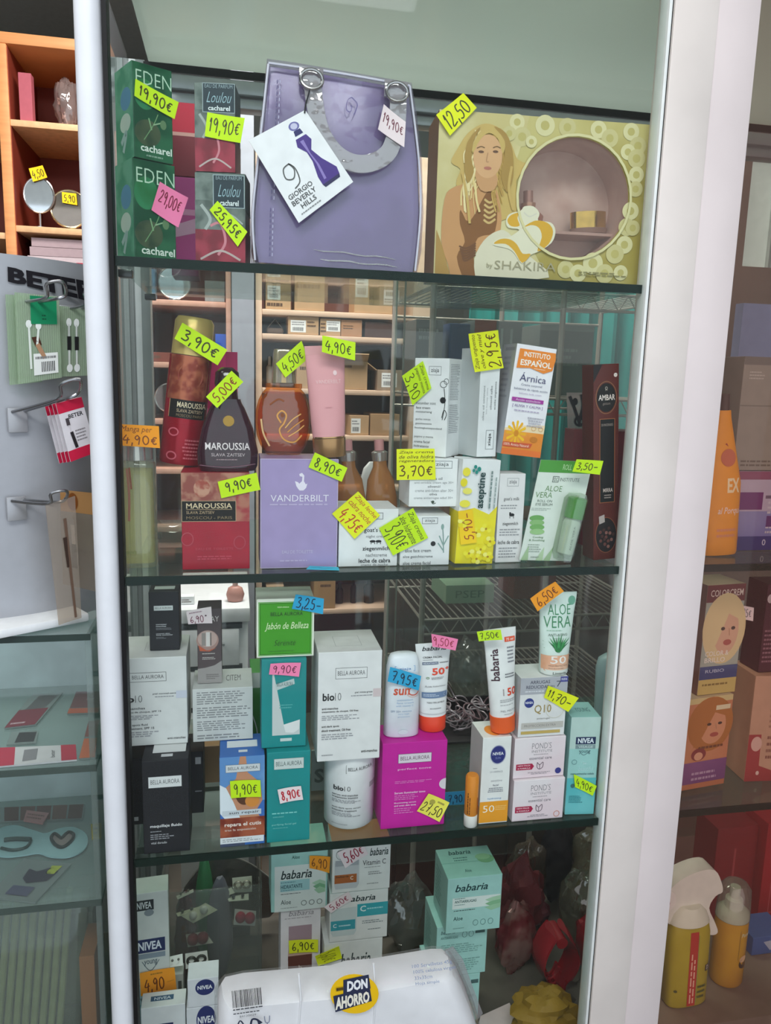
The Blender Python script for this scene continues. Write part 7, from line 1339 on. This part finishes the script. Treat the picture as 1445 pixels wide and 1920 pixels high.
for (x, y) in ((1240, 1682), (1248, 1694), (1241, 1702)):
    c2 = inv @ W(x, y, .043)
    g.loft([[Vector((c2.x + .006 * math.cos(a), yy, c2.z + .006 * math.sin(a))) for a in (2 * math.pi * k / 12 for k in range(12))] for yy in (c2.y - .001, c2.y + .001)], '#a8283c')
g.build('nozzle_mark', ho)
V('pump_bottle', 'yellow pump bottle with a clear dome cap beside the spray bottle', 'bottle', (1359, 1898), (1376, 1655), .075, ZR3, [('bottle', pm('#c4982c', .25, c2='#b5842a', scale=9), [(0, 28, .9), (.02, 30, .9), (.62, 30, .9), (.66, 29, .9)]), ('collar', pm('#dfe2d6', .35), [(.66, 30, .9), (.72, 29, .9), (.76, 20, .9)]), ('pump', pm('#dfe2d6', .35), [(.76, 16, 1), (.84, 15, 1), (.86, 9, 1), (.96, 9, 1)]), ('dome_cap', film('#e8ece4', .15, '#d0d4cc', refl=.12, edge=.7), [(.66, 31, .9), (.95, 28, .9), (1, 20, .9)])], front=[P([(.5, .10), (.95, .08), (.98, .5), (.5, .55)], '#2f3a24'), T('Poten', .55, .14, .9, .2, '#cfd4a8', .01, .1), E(.75, .62, .2, .08, '#4a3a2c'), E(.7, .55, .14, .05, '#d8b48c')])
C('napkin_box', 'blue box lying behind the yellow pump bottle', 'box', (1408, 1870), 1475, (1408, 1800), .108, ZR3, .05, '#3c5f9a', lean=False, h=.03, front=[P([(.3, .3), (.7, .2), (.9, .6), (.5, .8)], '#a8b4c8')])
C('gift_bag', 'dark red bag at the back of the lowest right bay', 'bag', (1325, 1850), 1400, (1330, 1555), .24, Z4, .06, '#8a2028', lean=False, front=[R(.45, .2, .5, .9, '#b0444a')])
C('gift_bag', 'bright red bag at the right edge of the lowest right bay', 'bag', (1415, 1760), 1500, (1420, 1545), .22, Z4, .06, '#a8202c', lean=False, front=[O(.2, .2, .9, .8, .02, '#c4545a')])
# behind the right bay: brown board, window, blue sheet
wb = thing('wall_panel', 'brown panel with a bright window behind the right bay', 'panel', Matrix.Translation((W(1420, 500, .95).x, .95, 0)))
ox = wb.location.x; X_ = lambda px, y=500: W(px, y, .95).x - ox
zz = lambda y: W(1410, y, .95).z
w0, w1 = X_(1398, 430), X_(1500, 430); z0, z1 = zz(500), zz(300)
BP = pm('#7a5c50', .6, var=.15, scale=4)
g = MB().box(X_(1330), w0, 0, .02, 0, 2.3, BP).box(w1, X_(1700), 0, .02, 0, 2.3, BP).box(w0, w1, 0, .02, 0, z0, BP).box(w0, w1, 0, .02, z1, 2.3, BP); g.build('board', wb)
MB().box(w0, w1, .012, .016, z0, z1, pm('#c4d0cc', .3, emit=.55)).build('lit_window', wb)
g = MB().box(w0, w1, -.004, .012, z1, z1 + .03, pm('#a89a92', .4)).box((w0 + w1) / 2 - .004, (w0 + w1) / 2 + .004, 0, .012, z0, z1, pm('#9aa6a4', .4)); g.build('window_bar', wb)
C('folder', 'pale blue plastic folder behind the orange cleaner bottle', 'folder', (1352, 860), 1412, (1362, 568), .30, Z2, .02, '#8090b4', lean=False, front=[G(.2, .3, .9, .6, 5, '#9fb0cc')])
